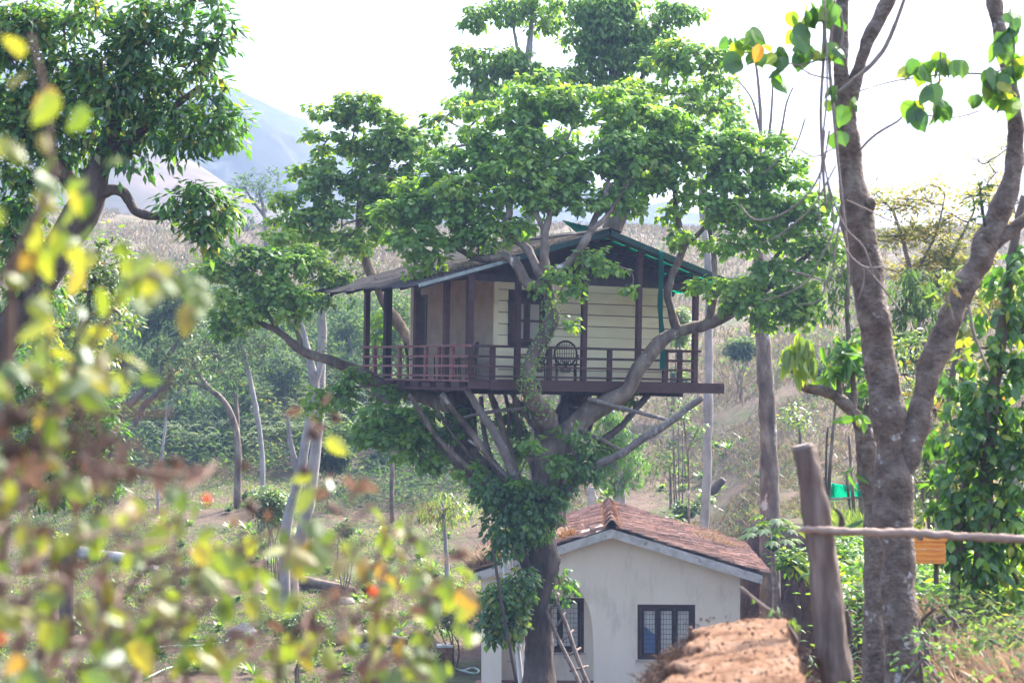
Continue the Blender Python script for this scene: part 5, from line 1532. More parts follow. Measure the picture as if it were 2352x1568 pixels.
gtree('bare_tree', 'thin leafless grey branches showing against the sky right of the crown', 'tree', 60,
      [([(1765, 1190), (1758, 800), (1752, 500), (1748, 380), (1746, 250), (1738, 160), (1725, 100)], [7, 6, 5, 4, 4, 3, 2]), ([(1748, 400), (1768, 300), (1776, 180)], [3, 3, 2]), ([(1752, 420), (1790, 320), (1806, 240), (1822, 200)], [3, 3, 2, 1.5]), ([(1760, 450), (1800, 380), (1830, 330), (1850, 270)], [3, 2, 2, 1.5]), ([(1746, 300), (1728, 230), (1700, 190)], [3, 2, 1.5])], [], .1, 'leaf_upper', bark='liana', sides=6)

# trees on the left slope, seen through the haze
gtree('slope_tree', 'round dark tree with two leaning trunks on the left slope', 'tree', 78,
      [([(262, 985), (290, 940), (325, 900), (360, 860), (385, 820), (420, 770)], [10, 9, 9, 8, 6, 4]), ([(280, 1010), (310, 970), (335, 925), (370, 895), (400, 850)], [8, 8, 7, 6, 4])],
      [(350, 690, 60, 45), (400, 660, 50, 35), (330, 770, 55, 45), (400, 740, 70, 50), (370, 830, 60, 35), (440, 690, 40, 30)], .22, 'leaf_dark', bark='bark', cr=.75, per=15, k=6, asp=.5, dens=.7)
gtree('slope_tree', 'yellow-green tree with reddish new leaves in the middle of the left slope', 'tree', 77,
      [([(545, 1010), (520, 930), (480, 890), (450, 850), (440, 800)], [8, 7, 6, 5, 3]), ([(500, 905), (450, 880), (400, 880)], [5, 4, 3])],
      [(440, 760, 48, 35), (455, 820, 45, 35), (420, 850, 50, 28), (465, 730, 30, 25), (400, 800, 30, 30)], .2, 'leaf_yellow', cr=.6, per=13, k=6, asp=.5, dens=.7)
gtree('slope_tree', 'bluish-green tree with a slender dark trunk left of the pale trunks', 'tree', 72,
      [([(603, 1080), (600, 1020), (590, 950), (578, 890), (570, 850), (560, 800)], [6, 6, 6, 6, 5, 3])],
      [(530, 770, 60, 35), (590, 770, 55, 35), (550, 820, 70, 30), (490, 800, 40, 35), (620, 800, 40, 25), (510, 860, 35, 25)], .2, 'leaf_dark', bark='bark_pale', cr=.6, per=12, k=6, asp=.35, T=T_LANCE, dens=.6)
gtree('slope_tree', 'small grey-green tree on the crest below the far hills', 'tree', 150,
      [([(612, 590), (610, 520), (605, 480), (595, 440)], [5, 5, 4, 3]), ([(608, 500), (580, 460), (560, 430)], [3, 3, 2])],
      [(560, 415, 38, 16), (600, 405, 42, 18), (590, 440, 50, 16), (625, 430, 30, 16), (620, 470, 30, 14), (545, 440, 25, 10)], .34, 'leaf_under', cr=1.0, per=9, k=5, asp=.5, dens=.6)
gtree('slope_tree', 'dark round bush-like tree on the crest under the crooked branch tip', 'tree', 190,
      [([(568, 535), (567, 505)], [4, 3])], [(560, 500, 32, 20), (585, 508, 26, 16), (545, 515, 20, 12)], .4, 'leaf_dark', cr=1.2, per=9, k=5, T=T_FAR)
gtree('slope_tree', 'slim pale-stemmed sapling on the left slope below the leaning trunks', 'tree', 76,
      [([(363, 1110), (372, 1040), (381, 960), (385, 900)], [3.5, 3.5, 3, 2]), ([(381, 960), (400, 920), (420, 890)], [3, 2, 2])], [(385, 880, 30, 20), (420, 890, 22, 15)], .18, 'leaf_under', bark='bark_pale', cr=.5, per=9, k=5)
gtree('slope_tree', 'short stump-like trunk with thin top between saplings on the left slope', 'tree', 82,
      [([(545, 985), (543, 930), (541, 880)], [6, 5, 4])], [(540, 865, 35, 22), (515, 885, 25, 15)], .2, 'leaf_under', cr=.5, per=10, k=5)
gtree('slope_tree', 'light green roundish tree seen between the left verandah posts', 'tree', 74,
      [([(900, 960), (898, 880), (895, 800)], [5, 5, 4])], [(890, 760, 38, 40), (920, 730, 35, 35), (890, 820, 40, 35), (860, 790, 30, 30), (930, 790, 30, 30)], .2, 'leaf_under', cr=.6, per=12, k=6)
gtree('slope_tree', 'drooping small tree with white-spotted stem left of the cottage', 'tree', 60,
      [([(1027, 1312), (1024, 1260), (1020, 1200), (1016, 1150)], [6, 5, 4, 3])], [(1015, 1140, 30, 20), (1035, 1165, 28, 20), (1000, 1170, 25, 20), (1030, 1195, 22, 12)], .17, 'leaf_yellow', bark='bark_pale', cr=.33, per=10, k=6, asp=.3, T=T_LANCE, droop=(-1.5, -.8))
gtree('slope_tree', 'dense green column of drooping leaves behind the cottage ridge', 'tree', 63,
      [([(1425, 1175), (1424, 1130), (1420, 1080), (1415, 1000), (1405, 940)], [13, 11, 9, 6, 4])],
      [(1400, 960, 36, 38), (1410, 1010, 42, 35), (1425, 1070, 48, 35), (1430, 1110, 42, 30), (1395, 1050, 30, 35), (1440, 1010, 20, 25)], .17, 'leaf_vine', bark='bark_pale', cr=.4, per=14, k=7, asp=.3, T=T_LANCE, droop=(-1.5, -.7), dens=.8)
gtree('slope_tree', 'thin young tree with a straight bare stem behind the right tile slope', 'tree', 68,
      [([(1541, 1165), (1540, 1110), (1539, 1070)], [3.5, 3, 2])], [(1530, 1060, 38, 20), (1560, 1045, 28, 15), (1510, 1050, 22, 14)], .18, 'leaf_under', cr=.4, per=8, k=5, asp=.4, T=T_LANCE, dens=.5)
gtree('slope_tree', 'broken whitish stump trunk standing beside the leafy column behind the ridge', 'tree stump', 61,
      [([(1358, 1185), (1359, 1150), (1361, 1118)], [12, 11, 9])], [(1385, 1150, 18, 10)], .15, 'leaf_vine', bark='bark_pale', cr=.25, per=7, k=5)
gtree('slope_tree', 'small yellowish sapling on the dry slope beside the stout creeper-wound trunk', 'tree', 66,
      [([(1838, 1020), (1836, 990), (1830, 960)], [4, 3, 2])], [(1825, 945, 38, 18), (1855, 965, 28, 15), (1800, 965, 20, 12)], .17, 'leaf_yellow', cr=.4, per=7, k=5, dens=.5)
gtree('slope_tree', 'spindly sapling right of the slim white trunk on the slope', 'tree', 60,
      [([(1582, 1100), (1575, 1010), (1568, 950)], [2.5, 2.2, 1.5]), ([(1578, 1040), (1600, 990)], [2, 1.2])], [(1575, 930, 20, 12), (1600, 985, 18, 12), (1560, 965, 16, 9)], .16, 'leaf_yellow', cr=.3, per=6, k=5, dens=.5)
# the woodland belt on the left bank: each tree is placed and described on its own
for (u, v, ru, rv, Y, mt, bk, lab) in (
        (300, 840, 50, 60, 92, 'leaf_dark', 'bark', 'dark rounded tree deep in the left woodland behind the leaning trunks'),
        (480, 690, 45, 35, 110, 'leaf_under', 'bark', 'hazy green tree at the upper edge of the left woodland'),
        (560, 900, 55, 40, 88, 'leaf_under', 'bark', 'low spreading tree in the shade behind the slender dark trunk'),
        (650, 860, 45, 55, 90, 'leaf_dark', 'bark', 'dense dark tree just left of the pale forked trunks'),
        (800, 760, 40, 45, 96, 'leaf_under', 'bark_pale', 'pale green tree between the pale trunks and the verandah corner'),
        (800, 930, 50, 40, 90, 'leaf_dark', 'bark', 'dark bushy tree under the left limb of the great tree'),
        (410, 960, 55, 35, 88, 'leaf_under', 'bark_pale', 'green thicket tree at the foot of the left bank'),
        (660, 740, 40, 35, 104, 'leaf_yellow', 'bark', 'yellowish treetop above the dense dark tree of the woodland'),
        (230, 720, 50, 50, 96, 'leaf_yellow', 'bark', 'light yellow-green tree showing behind the lantana on the bank'),
        (720, 1010, 40, 30, 84, 'leaf_dark', 'bark', 'small dark tree between the pale trunks at the bank foot'),
        (1090, 1010, 40, 35, 92, 'leaf_under', 'bark_pale', 'soft green tree seen through the fan of stems under the deck'),
        (880, 1060, 45, 30, 84, 'leaf_dark', 'bark', 'dark thicket tree below the hanging leaves left of the big trunk')):
    p_ = [(u, v + rv * 2.2), (u + 6, v + rv), (u - 3, v)]
    gtree('slope_tree', lab, 'tree', Y, [(p_, [6, 5, 3])],
          [(u, v, ru, rv * .7), (u - ru * .5, v + rv * .4, ru * .6, rv * .5), (u + ru * .5, v + rv * .3, ru * .6, rv * .5), (u + ru * .1, v - rv * .5, ru * .6, rv * .5)],
          .26, mt, bark=bk, cr=.7, per=14, k=6, asp=.5, dens=.8, twiglet=False)
# hazy trees on the far right, and the yellow feathery tree
gtree('slope_tree', 'hanging dark-leaved tree between the forked trunk and the big crown', 'tree', 34,
      [([(1985, 1230), (1975, 1050), (1960, 900), (1950, 780), (1945, 680), (1960, 600)], [9, 8, 7, 6, 5, 3])],
      [(1930, 640, 42, 50), (1960, 590, 40, 40), (1925, 700, 35, 35), (2090, 680, 45, 45), (2060, 720, 45, 28), (1980, 780, 60, 40), (2110, 730, 35, 22), (1950, 830, 60, 50), (1985, 900, 50, 50), (2100, 640, 40, 40)], .15, 'leaf_under', cr=.33, per=12, k=6, asp=.35, T=T_LANCE, droop=(-1.5, -.5), dens=.7)
gtree('feathery_tree', 'airy yellowish feathery-leaved tree behind the forked trunk', 'tree', 38,
      [([(2150, 1180), (2140, 1000), (2125, 850), (2105, 720), (2090, 620), (2070, 540), (2050, 480)], [10, 9, 8, 7, 6, 4, 3]), ([(2110, 740), (2160, 640), (2200, 560), (2230, 500)], [6, 5, 4, 2]), ([(2095, 640), (2140, 560), (2160, 500), (2170, 450)], [4, 3, 2, 1.5]), ([(2120, 800), (2200, 700), (2270, 640)], [5, 4, 3])],
      [(2050, 480, 65, 32), (2110, 460, 50, 22), (2040, 550, 60, 35), (2120, 530, 70, 40), (2180, 500, 45, 35), (2100, 610, 80, 45), (2180, 590, 60, 45), (2230, 620, 50, 60), (2170, 680, 70, 45), (2240, 530, 35, 35), (2300, 700, 50, 70), (2200, 800, 60, 60), (2150, 430, 45, 16), (2010, 450, 20, 20), (2260, 450, 45, 18)],
      .14, 'leaf_feather', bark='liana', cr=.26, per=14, k=13, asp=.3, T=T_FAR, spread=.20, droop=(-.5, .5), dens=1.0, flat=.4, sep=1.1)
gtree('slope_tree', 'pale airy treetop rising over the vine-covered tree at the picture edge', 'tree', 44,
      [([(2330, 1150), (2300, 800), (2280, 560), (2270, 440)], [9, 8, 5, 3])],
      [(2260, 370, 40, 35), (2290, 420, 50, 40), (2240, 440, 45, 25), (2320, 340, 35, 50), (2330, 470, 40, 50)], .12, 'leaf_feather', bark='liana', cr=.35, per=9, k=12, asp=.2, T=T_FAR, dens=.5)
gtree('slope_tree', 'light green leafy tree in the gap between the two forks of the near trunk', 'tree', 30,
      [([(2140, 1250), (2130, 1100), (2120, 980), (2110, 880), (2105, 800)], [9, 8, 6, 5, 3])],
      [(2100, 800, 60, 40), (2090, 860, 50, 40), (2110, 950, 60, 50), (2130, 1040, 50, 50), (2200, 1000, 60, 60), (2180, 900, 50, 50), (2150, 1130, 60, 50), (2220, 1110, 60, 60), (2250, 900, 50, 60)],
      .15, 'leaf_yellow', cr=.32, per=12, k=6, asp=.4, T=T_LANCE, droop=(-1.2, .2), dens=.6)

# the tree smothered in pepper vine on the right edge
YV = 18.0
vt = gtree('vine_covered_tree', 'tree smothered in broad-leaved climbing vine at the far edge of the picture', 'tree', YV,
      [([(2240, 1480), (2255, 1300), (2265, 1100), (2280, 900), (2310, 700), (2330, 560), (2350, 450)], [22, 20, 18, 16, 14, 11, 8]), ([(2350, 1370), (2330, 1320), (2300, 1290)], [6, 5, 4]), ([(2190, 1400), (2200, 1250), (2215, 1120), (2250, 1000)], [12, 11, 9, 7])],
      [(2330, 620, 50, 60), (2290, 700, 55, 50), (2340, 740, 60, 60), (2240, 790, 50, 50), (2310, 830, 65, 60), (2200, 880, 50, 45), (2270, 920, 70, 60), (2340, 950, 55, 70), (2190, 980, 55, 55), (2250, 1030, 60, 60), (2340, 1070, 60, 70), (2180, 1080, 50, 50), (2180, 1160, 55, 45), (2250, 1150, 70, 55), (2330, 1190, 60, 70), (2230, 1240, 65, 50), (2310, 1290, 60, 55), (2180, 1250, 40, 35), (2260, 1330, 45, 35), (2340, 1360, 40, 40)],
      .115, 'leaf_vine', bark='bark', cr=.21, per=13, k=6, asp=.74, spread=.10, droop=(-1.45, -.3), up=.0, pick=290, dens=.62, r0=.015, T=T_ROUND, flat=1.0, twiglet=False)
gtree('vine_covered_tree', 'yellow-lit leafy vine mass between the right fork and the vine-covered tree', 'tree', 22,
      [([(2150, 1420), (2155, 1250), (2165, 1050), (2190, 850), (2220, 720), (2250, 600)], [10, 9, 8, 7, 5, 3])],
      [(2235, 640, 30, 30), (2210, 720, 35, 35), (2170, 850, 40, 35), (2150, 950, 35, 40), (2130, 1180, 30, 50), (2110, 1110, 20, 30), (2160, 1010, 35, 35), (2130, 1280, 35, 30)], .11, 'leaf_yellow', cr=.24, per=12, k=6, asp=.6, spread=.1, droop=(-1.4, -.2), dens=.6)

# ------------------------------------------------------------------ forked tree in the near right
YF_ = 13.7
yt = gtree('forked_tree', 'near forked tree with lichen-patched grey trunk splitting in a wide V', 'tree', YF_,
      [([(2078, 1548), (2074, 1480), (2068, 1400), (2063, 1300), (2056, 1200), (2052, 1110), (2045, 1020), (2033, 920), (2022, 820), (2006, 720), (1990, 620), (1976, 540), (1966, 480), (1958, 410), (1950, 330), (1940, 250), (1932, 160), (1930, 80), (1936, 0), (1942, -90)],
        [42, 41, 40, 39, 40, 42, 40, 38, 37, 38, 36, 35, 36, 31, 26, 22, 19, 17, 15, 14])],
      [], .1, 'leaf_vine', bark='bark_near', sides=32, near=True)
limb('limb', [(2068, 1080), (2088, 1020), (2105, 970), (2122, 910), (2145, 830), (2178, 748), (2214, 660), (2258, 576), (2290, 500), (2318, 425), (2334, 340), (2330, 250), (2312, 160), (2296, 80), (2284, 0), (2275, -80)], [30, 33, 31, 29, 29, 28, 27, 28, 27, 23, 20, 18, 17, 17, 16, 15], YF_, yt, M['bark_near'], sides=28, sub=12, fine=.055, ff=26)
limb('limb', [(2285, 560), (2315, 535), (2345, 512), (2400, 480)], [16, 15, 15, 14], YF_, yt, M['bark_near'], sides=12)
limb('limb', [(1948, 290), (1958, 220), (1972, 160), (1995, 90), (2030, 20), (2062, -60)], [16, 15, 14, 15, 16, 17], YF_, yt, M['bark_near'], sides=22, sub=8, fine=.055, ff=26)
limb('limb', [(1992, 470), (2000, 462), (2004, 470), (1998, 490)], [8, 10, 8, 5], YF_ - .1, yt, M['bark_near'], sides=10)
limb('limb', [(2108, 1230), (2114, 1225), (2112, 1240)], [7, 9, 6], YF_ - .12, yt, M['bark_near'], sides=8)
tw2 = [([(1925, 215), (1960, 185), (2000, 150), (2035, 105), (2070, 20), (2085, -30)], [6, 5, 6, 5, 5, 4]),
       ([(1958, 215), (2060, 185), (2190, 170), (2290, 165), (2360, 120)], [1.5, 2, 2.4, 2, 2]),
       ([(1975, 345), (2010, 310), (2060, 280), (2090, 262), (2190, 270), (2250, 255)], [3, 3, 2.5, 2, 1.5, 1.5]),
       ([(2225, 700), (2235, 760), (2250, 800), (2270, 850)], [4, 4, 3, 3]),
       ([(2190, 740), (2180, 700), (2170, 670)], [4, 3, 2])]
for p_, r_ in tw2:
    limb('branch', p_, r_, YF_ - .25, yt, M['liana'], sides=6)
def big_leaves(parent, blobs, L, asp, mat, T=T_BROAD, name='leaf', up_=0.0, shared=None, down=-1.0, hspread=.55):
    pos, ax, nr = [], [], []
    for (u, v, ru, rv, Y, n) in blobs:
        c = np.array(P(u, v, Y))
        s_ = np.array([ru / F * Y, ru / F * Y, rv / F * Y])
        for i in range(n):
            d = rng.normal(size=3)
            d = d / np.linalg.norm(d) * rng.random() ** .5
            pos.append(c + d * s_)
            a = np.array([rng.normal(0, hspread), rng.normal(0, hspread), down + rng.normal(0, .3)])
            ax.append(a)
            nr.append(np.array([rng.normal(0, .6), -1.0 * rng.choice([1, .3]), .5 + rng.normal(0, .5)]))
    pos, ax, nr = np.array(pos), np.array(ax), np.array(nr)
    L_ = L * rng.uniform(.65, 1.15, len(pos))
    leaf_objects(T, pos, ax, nr, L_, L_ * asp, mat, parent, name=name, shared=shared)
fv = thing('broadleaf_creeper', P(1900, 100, 13.4), 'large heart-shaped creeper leaves clustered on the upper forked trunk', 'climbing plant')
Yc = 13.3
for p_, r_ in (([(1890, -40), (1893, 100), (1885, 250), (1890, 380), (1898, 480)], [4, 4, 3.5, 3, 3]), ([(1918, 0), (1905, 130), (1915, 260), (1928, 400), (1945, 560), (1950, 700)], [3, 4, 4, 3, 3, 2.5]),
               ([(1900, 130), (1830, 150), (1760, 125), (1690, 120)], [2.5, 2, 2, 1.5]), ([(1930, 20), (1935, 90), (1915, 130), (1880, 140)], [3, 3, 3, 2]), ([(1905, 180), (1860, 170), (1820, 140)], [2, 2, 1.5])):
    limb('stem', p_, r_, Yc, fv, M['liana'], sides=6)
big_leaves(fv, [(1840, 60, 40, 50, Yc, 12), (1865, 30, 30, 30, Yc, 8), (1850, 110, 35, 25, Yc, 6), (1905, 20, 25, 45, Yc, 6), (1800, 130, 30, 28, Yc, 8), (1780, 175, 12, 12, Yc, 2), (1700, 90, 35, 25, Yc, 9), (1680, 130, 20, 15, Yc, 3), (1735, 120, 18, 18, Yc, 3), (1900, 110, 22, 22, Yc, 5), (1912, 195, 14, 14, Yc, 3), (1905, 235, 10, 10, Yc, 1), (1960, 215, 14, 18, Yc, 3), (1920, 300, 16, 8, Yc, 2), (1945, 245, 8, 8, Yc, 1)], .145, .86, M['leaf_vine'])
big_leaves(fv, [(1752, 112, 10, 14, Yc - .1, 2)], .12, .7, M['leaf_amber'])
fv2 = thing('broadleaf_creeper', P(2150, 170, 13.3), 'hanging bunch of ragged broad leaves between the two forks', 'climbing plant')
limb('stem', [(2160, 120), (2158, 180), (2150, 240), (2140, 280)], [2, 2, 2, 1.5], 13.25, fv2, M['liana'], sides=6)
big_leaves(fv2, [(2120, 145, 30, 20, 13.25, 5), (2175, 135, 35, 20, 13.25, 8), (2150, 190, 30, 25, 13.2, 6), (2100, 235, 14, 25, 13.25, 4), (2165, 235, 25, 18, 13.25, 4), (2100, 150, 10, 20, 13.25, 2)], .15, .8, M['leaf_vine'])
fv3 = thing('broadleaf_creeper', P(2310, 150, 13.3), 'broad creeper leaves covering the right fork near the frame edge', 'climbing plant')
limb('stem', [(2320, 20), (2330, 120), (2310, 200), (2290, 260)], [3, 3, 2.5, 2], 13.25, fv3, M['liana'], sides=6)
big_leaves(fv3, [(2325, 50, 28, 35, 13.2, 9), (2300, 100, 22, 30, 13.2, 7), (2330, 150, 28, 30, 13.2, 8), (2300, 185, 35, 30, 13.15, 9), (2260, 215, 22, 25, 13.2, 6), (2320, 230, 25, 20, 13.2, 5), (2270, 160, 15, 20, 13.2, 3)], .15, .84, M['leaf_vine'])
# epiphyte and shoots by the right fork
ep = thing('epiphyte', P(2250, 470, 13.4), 'ragged dark epiphyte clump perched on the right fork', 'epiphyte')
limb('stem', [(2262, 520), (2255, 470), (2250, 420)], [4, 4, 2], 13.5, ep, M['bark_dark'], sides=6)
big_leaves(ep, [(2250, 470, 20, 35, 13.4, 22), (2262, 430, 22, 22, 13.4, 16), (2235, 510, 18, 14, 13.4, 8)], .07, .35, M['leaf_dark'], T=T_LANCE, down=-.3, hspread=.8)
ep = thing('shoot', P(2180, 680, 13.4), 'light green upright leafy shoot left of the right fork', 'shoot')
limb('stem', [(2192, 745), (2180, 700), (2175, 640)], [3, 2, 1], 13.5, ep, M['liana'], sides=6)
big_leaves(ep, [(2175, 620, 14, 18, 13.4, 8), (2165, 680, 25, 25, 13.4, 14), (2190, 650, 16, 16, 13.4, 8)], .11, .24, M['leaf_yellow'], T=T_LANCE, down=-.5, hspread=.9)
# dangling lianas
ln = thing('liana', P(1900, 300, 13.2), 'tangle of bare hanging liana loops crossing the near trunk', 'climbing plant')
for p_, r_ in (([(1893, -20), (1900, 200), (1890, 330), (1905, 430), (1940, 520), (1985, 570), (2010, 650)], 2.2), ([(1905, 300), (1890, 380), (1860, 440), (1800, 490), (1735, 505), (1700, 470)], 2.4), ([(1900, 420), (1915, 520), (1880, 600), (1850, 650), (1790, 680), (1745, 690)], 2.2), ([(1930, 500), (1920, 560), (1905, 640), (1855, 632), (1800, 618)], 2.2),
               ([(1925, 540), (1955, 590), (1990, 615), (2025, 612)], 2.4), ([(1985, 612), (2020, 650), (2050, 690), (2070, 715)], 2.6), ([(1984, 615), (1983, 650), (1970, 690)], 2.4), ([(1920, 380), (1870, 470), (1840, 500), (1790, 540), (1745, 560)], 2.0), ([(1915, 340), (1870, 360), (1820, 340), (1770, 385), (1750, 400)], 1.6),
               ([(1895, 300), (1880, 480), (1905, 560), (1930, 640)], 1.8), ([(1900, 640), (1880, 690), (1830, 700)], 1.8), ([(1945, 460), (1990, 480), (2040, 505), (2070, 510)], 1.6)):
    limb('stem', p_, [r_ * .9] + [r_] * (len(p_) - 2) + [r_ * .6], 13.2, ln, M['liana'], sides=5)

# pollarded tree just behind
YP = 15.6
pt = gtree('pollarded_tree', 'pollarded trunk behind the forked tree, one lopped limb sprouting a tuft of leaves', 'tree', YP,
      [([(2008, 1530), (2008, 1440), (2008, 1300), (2007, 1200), (2003, 1100), (1996, 1040), (1990, 980), (1998, 930)], [28, 25, 24, 24, 23, 21, 16, 10]),
       ([(2000, 1060), (1990, 1000), (1965, 955), (1930, 918), (1895, 900), (1868, 892), (1848, 885), (1835, 866), (1822, 852), (1812, 850)], [18, 17, 16, 14, 12, 13, 12, 9, 7, 5]),
       ([(1930, 920), (1927, 880), (1926, 845)], [8, 7, 5]), ([(1960, 950), (1962, 900), (1960, 860), (1975, 845)], [9, 7, 6, 4]), ([(1985, 1130), (1978, 1080), (1975, 1010)], [10, 10, 8])],
      [], .1, 'leaf_vine', bark='bark_near', sides=24, near=True)
big_leaves(pt, [(1812, 805, 12, 22, YP - .1, 12), (1835, 800, 16, 18, YP - .1, 10), (1852, 785, 10, 14, YP - .1, 8), (1865, 820, 9, 22, YP - .1, 10), (1840, 840, 20, 14, YP - .1, 8), (1835, 770, 8, 12, YP - .1, 4)], .17, .42, M['leaf_lime'], T=T_BROAD, hspread=.2)
big_leaves(pt, [(1930, 800, 42, 25, YP, 24), (1960, 830, 35, 30, YP, 18), (1910, 850, 30, 30, YP, 14), (1975, 790, 25, 25, YP, 10), (2110, 930, 25, 30, YP, 10), (1975, 960, 16, 14, YP - .2, 7), (1965, 1085, 22, 18, YP, 5), (1985, 1190, 10, 20, YP, 3), (2000, 880, 20, 30, YP + .2, 8)], .16, .40, M['leaf_vine'], T=T_BROAD, down=-.45, hspread=.8)

# ------------------------------------------------------------------ near right: post, rail, earth wall
YB = 9.0
fp = thing('fence_post', P(1915, 1545, YB), 'thick leaning weathered post with a flat sawn top in the near right', 'post')
mb = MB()
pa = [(1922, 1560), (1912, 1480), (1903, 1400), (1893, 1310), (1880, 1220), (1866, 1130), (1850, 1050), (1843, 1028)]
mb.tube(px(pa, YB), rpx([38, 37, 36, 34, 32, 30, 27, 25], YB), sides=36, sub=16, bump=.14, fine=.09, ff=38, st=.10)
mb.build('shaft', M['wood_post'], fp, smooth=True, world=True)
mb = MB()
mb.tube([P(1844, 1034, YB), P(1841, 1021, YB)], rpx([27.5, 24], YB), sides=14, sub=2, bump=.3)
mb.build('cut_top', M['post_top'], fp, world=True)
for q in ([(1925, 1230), (1934, 1200), (1930, 1180), (1918, 1168)], [(1944, 1400), (1952, 1440), (1950, 1470), (1942, 1490)]):
    MB().tube(px(q, YB + .03), rpx([5, 8, 6, 3], YB), sides=7, sub=2).build('bark_flake', M['bark_dark'], fp, world=True)
rp = thing('rail_pole', P(2100, 1228, YB), 'long peeled wooden rail running from the leaning post out of the picture', 'rail')
MB().tube(px([(1828, 1218), (1862, 1216), (1910, 1219), (1990, 1222), (2100, 1224), (2200, 1231), (2300, 1236), (2460, 1243)], YB - .10), rpx([3, 8, 9.5, 8.5, 10, 8.5, 10, 9.5], YB), sides=14, sub=14, bump=.3, fine=.12, ff=20, st=1).build('shaft', M['pole'], rp, smooth=True, world=True)

def earth_wall():
    # a low laterite wall: rounded top, rough broken end and root-hung flank
    nx, ny = 170, 150
    x0, x1, y0, y1 = .0, 1.40, 6.2, 9.6
    V = []
    for j in range(ny):
        for i in range(nx):
            fx, fy = i / (nx - 1), j / (ny - 1)
            y = y0 + (y1 - y0) * fy
            xl = .08 + .64 * fy
            xr = 1.02 + (.33) * fy
            x = xl - .26 + (xr - xl + .40) * fx
            e0 = (x - xl) / .26
            tilt = .15 * max(0, xr - .22 - x)
            e1 = (xr - x) / .045
            top = -1.205 - tilt + .035 * noise.noise(Vector((x * 3, y * 3, 0))) + .009 * noise.noise(Vector((x * 11, y * 8, 3))) + .009 * noise.noise(Vector((x * 55, y * 40, 7))) + .008 * noise.noise(Vector((x * 30, y * 20, 3)))
            t = min(1, max(0, e0 + .45 * noise.noise(Vector((y * 4, 5, x * 4)))))
            t = t * t * (3 - 2 * t)
            t2 = min(1, max(0, e1 + .6 * noise.noise(Vector((y * 9, 1, 0)))))
            t3 = min(1, max(0, (y1 - .05 - y) / .25))
            k_ = min(t, t2 ** .6, t3)
            gzz = -1.62
            z = gzz + (top - gzz) * k_
            z += .05 * (1 - k_) * noise.noise(Vector((x * 16, y * 16, 9)))
            V.append((x, y, z))
    idx = []
    for j in range(ny - 1):
        for i in range(nx - 1):
            a = j * nx + i
            idx.append((a, a + 1, a + nx + 1, a + nx))
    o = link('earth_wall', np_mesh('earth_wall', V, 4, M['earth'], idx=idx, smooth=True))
    setp(o, 'low orange laterite earth wall with a crumbling end in the near foreground', 'wall')
    return o
ew = earth_wall()
pb_ = []
for k in range(420):
    fy = rng.random()
    x_ = .16 + .62 * fy + rng.random() * .75
    y_ = 6.3 + 3.2 * fy
    pb_.append((x_, y_, -1.20 - .15 * max(0, 1.02 + .33 * fy - .22 - x_) + .02))
pb_ = np.array(pb_)
pb_ = pb_[pb_[:, 0] < 1.0 + .33 * (pb_[:, 1] - 6.2) / 3.4]
o_ = link('earth_crumbs', leaf_mesh('crumbs', T_LANCE, pb_, np.stack([rng.normal(size=len(pb_)), rng.normal(size=len(pb_)), rng.normal(0, .4, len(pb_))], 1), np.array([0, 0, 1.0]) + rng.normal(0, .6, (len(pb_), 3)), rng.uniform(.012, .03, len(pb_)), .014, M['roots']))
o_['kind'] = 'stuff'
# dead roots and thatch hanging on the far-left flank and end of the wall
fb = []
for k in range(6000):
    fy = rng.random()
    y = 6.3 + 3.2 * fy
    if rng.random() < .72:
        x = .08 + .64 * fy + rng.normal(.07, .06)
        z = -1.30 - abs(rng.normal(0, .05)) - max(0, .20 + .64 * fy - x) * .6
    else:
        x = 1.02 + .33 * fy + rng.normal(.0, .03)
        z = -1.42 + rng.normal(0, .08)
    fb.append((x, y, z))
fr_ = blades('dead_roots', np.array(fb), .035, .004, M['roots'], lean=1.6, kind=None)
fr_['label'] = 'fringe of dry brown roots and thatch along the flank of the orange earth wall'
fr_['category'] = 'dry roots'
fr_['kind'] = 'stuff'

# twig with leaves sticking up beyond the wall, near post
sh = thing('thorny_shoot', P(1800, 1430, 8.6), 'diagonal leafy twig rising before the dark bank beside the leaning post', 'shoot')
limb('stem', [(1700, 1348), (1740, 1380), (1780, 1410), (1812, 1440), (1830, 1470)], [4, 3.5, 4, 4.5, 5], 9.3, sh, M['liana'], sides=6)
big_leaves(sh, [(1735, 1375, 8, 5, 9.3, 2), (1780, 1395, 14, 12, 9.3, 4), (1812, 1425, 16, 10, 9.3, 4), (1832, 1432, 8, 8, 9.25, 2)], .045, .6, M['leaf_yellow'])

# ------------------------------------------------------------------ cleared field, slope plants
def on_ground(u, v, Y):
    p = P(u, v, Y)
    return Vector((p.x, Y, gz(p.x, Y)))

def find_y(u, v, ylo=34, yhi=260):
    """first distance at which the sight line of (u, v) meets the ground"""
    for Y in np.arange(ylo, yhi, .5):
        p = P(u, v, Y)
        if gz(p.x, Y) >= p.z:
            return Y
    return yhi

def spot(u, v):
    Y = find_y(u, v)
    return on_ground(u, v, Y)

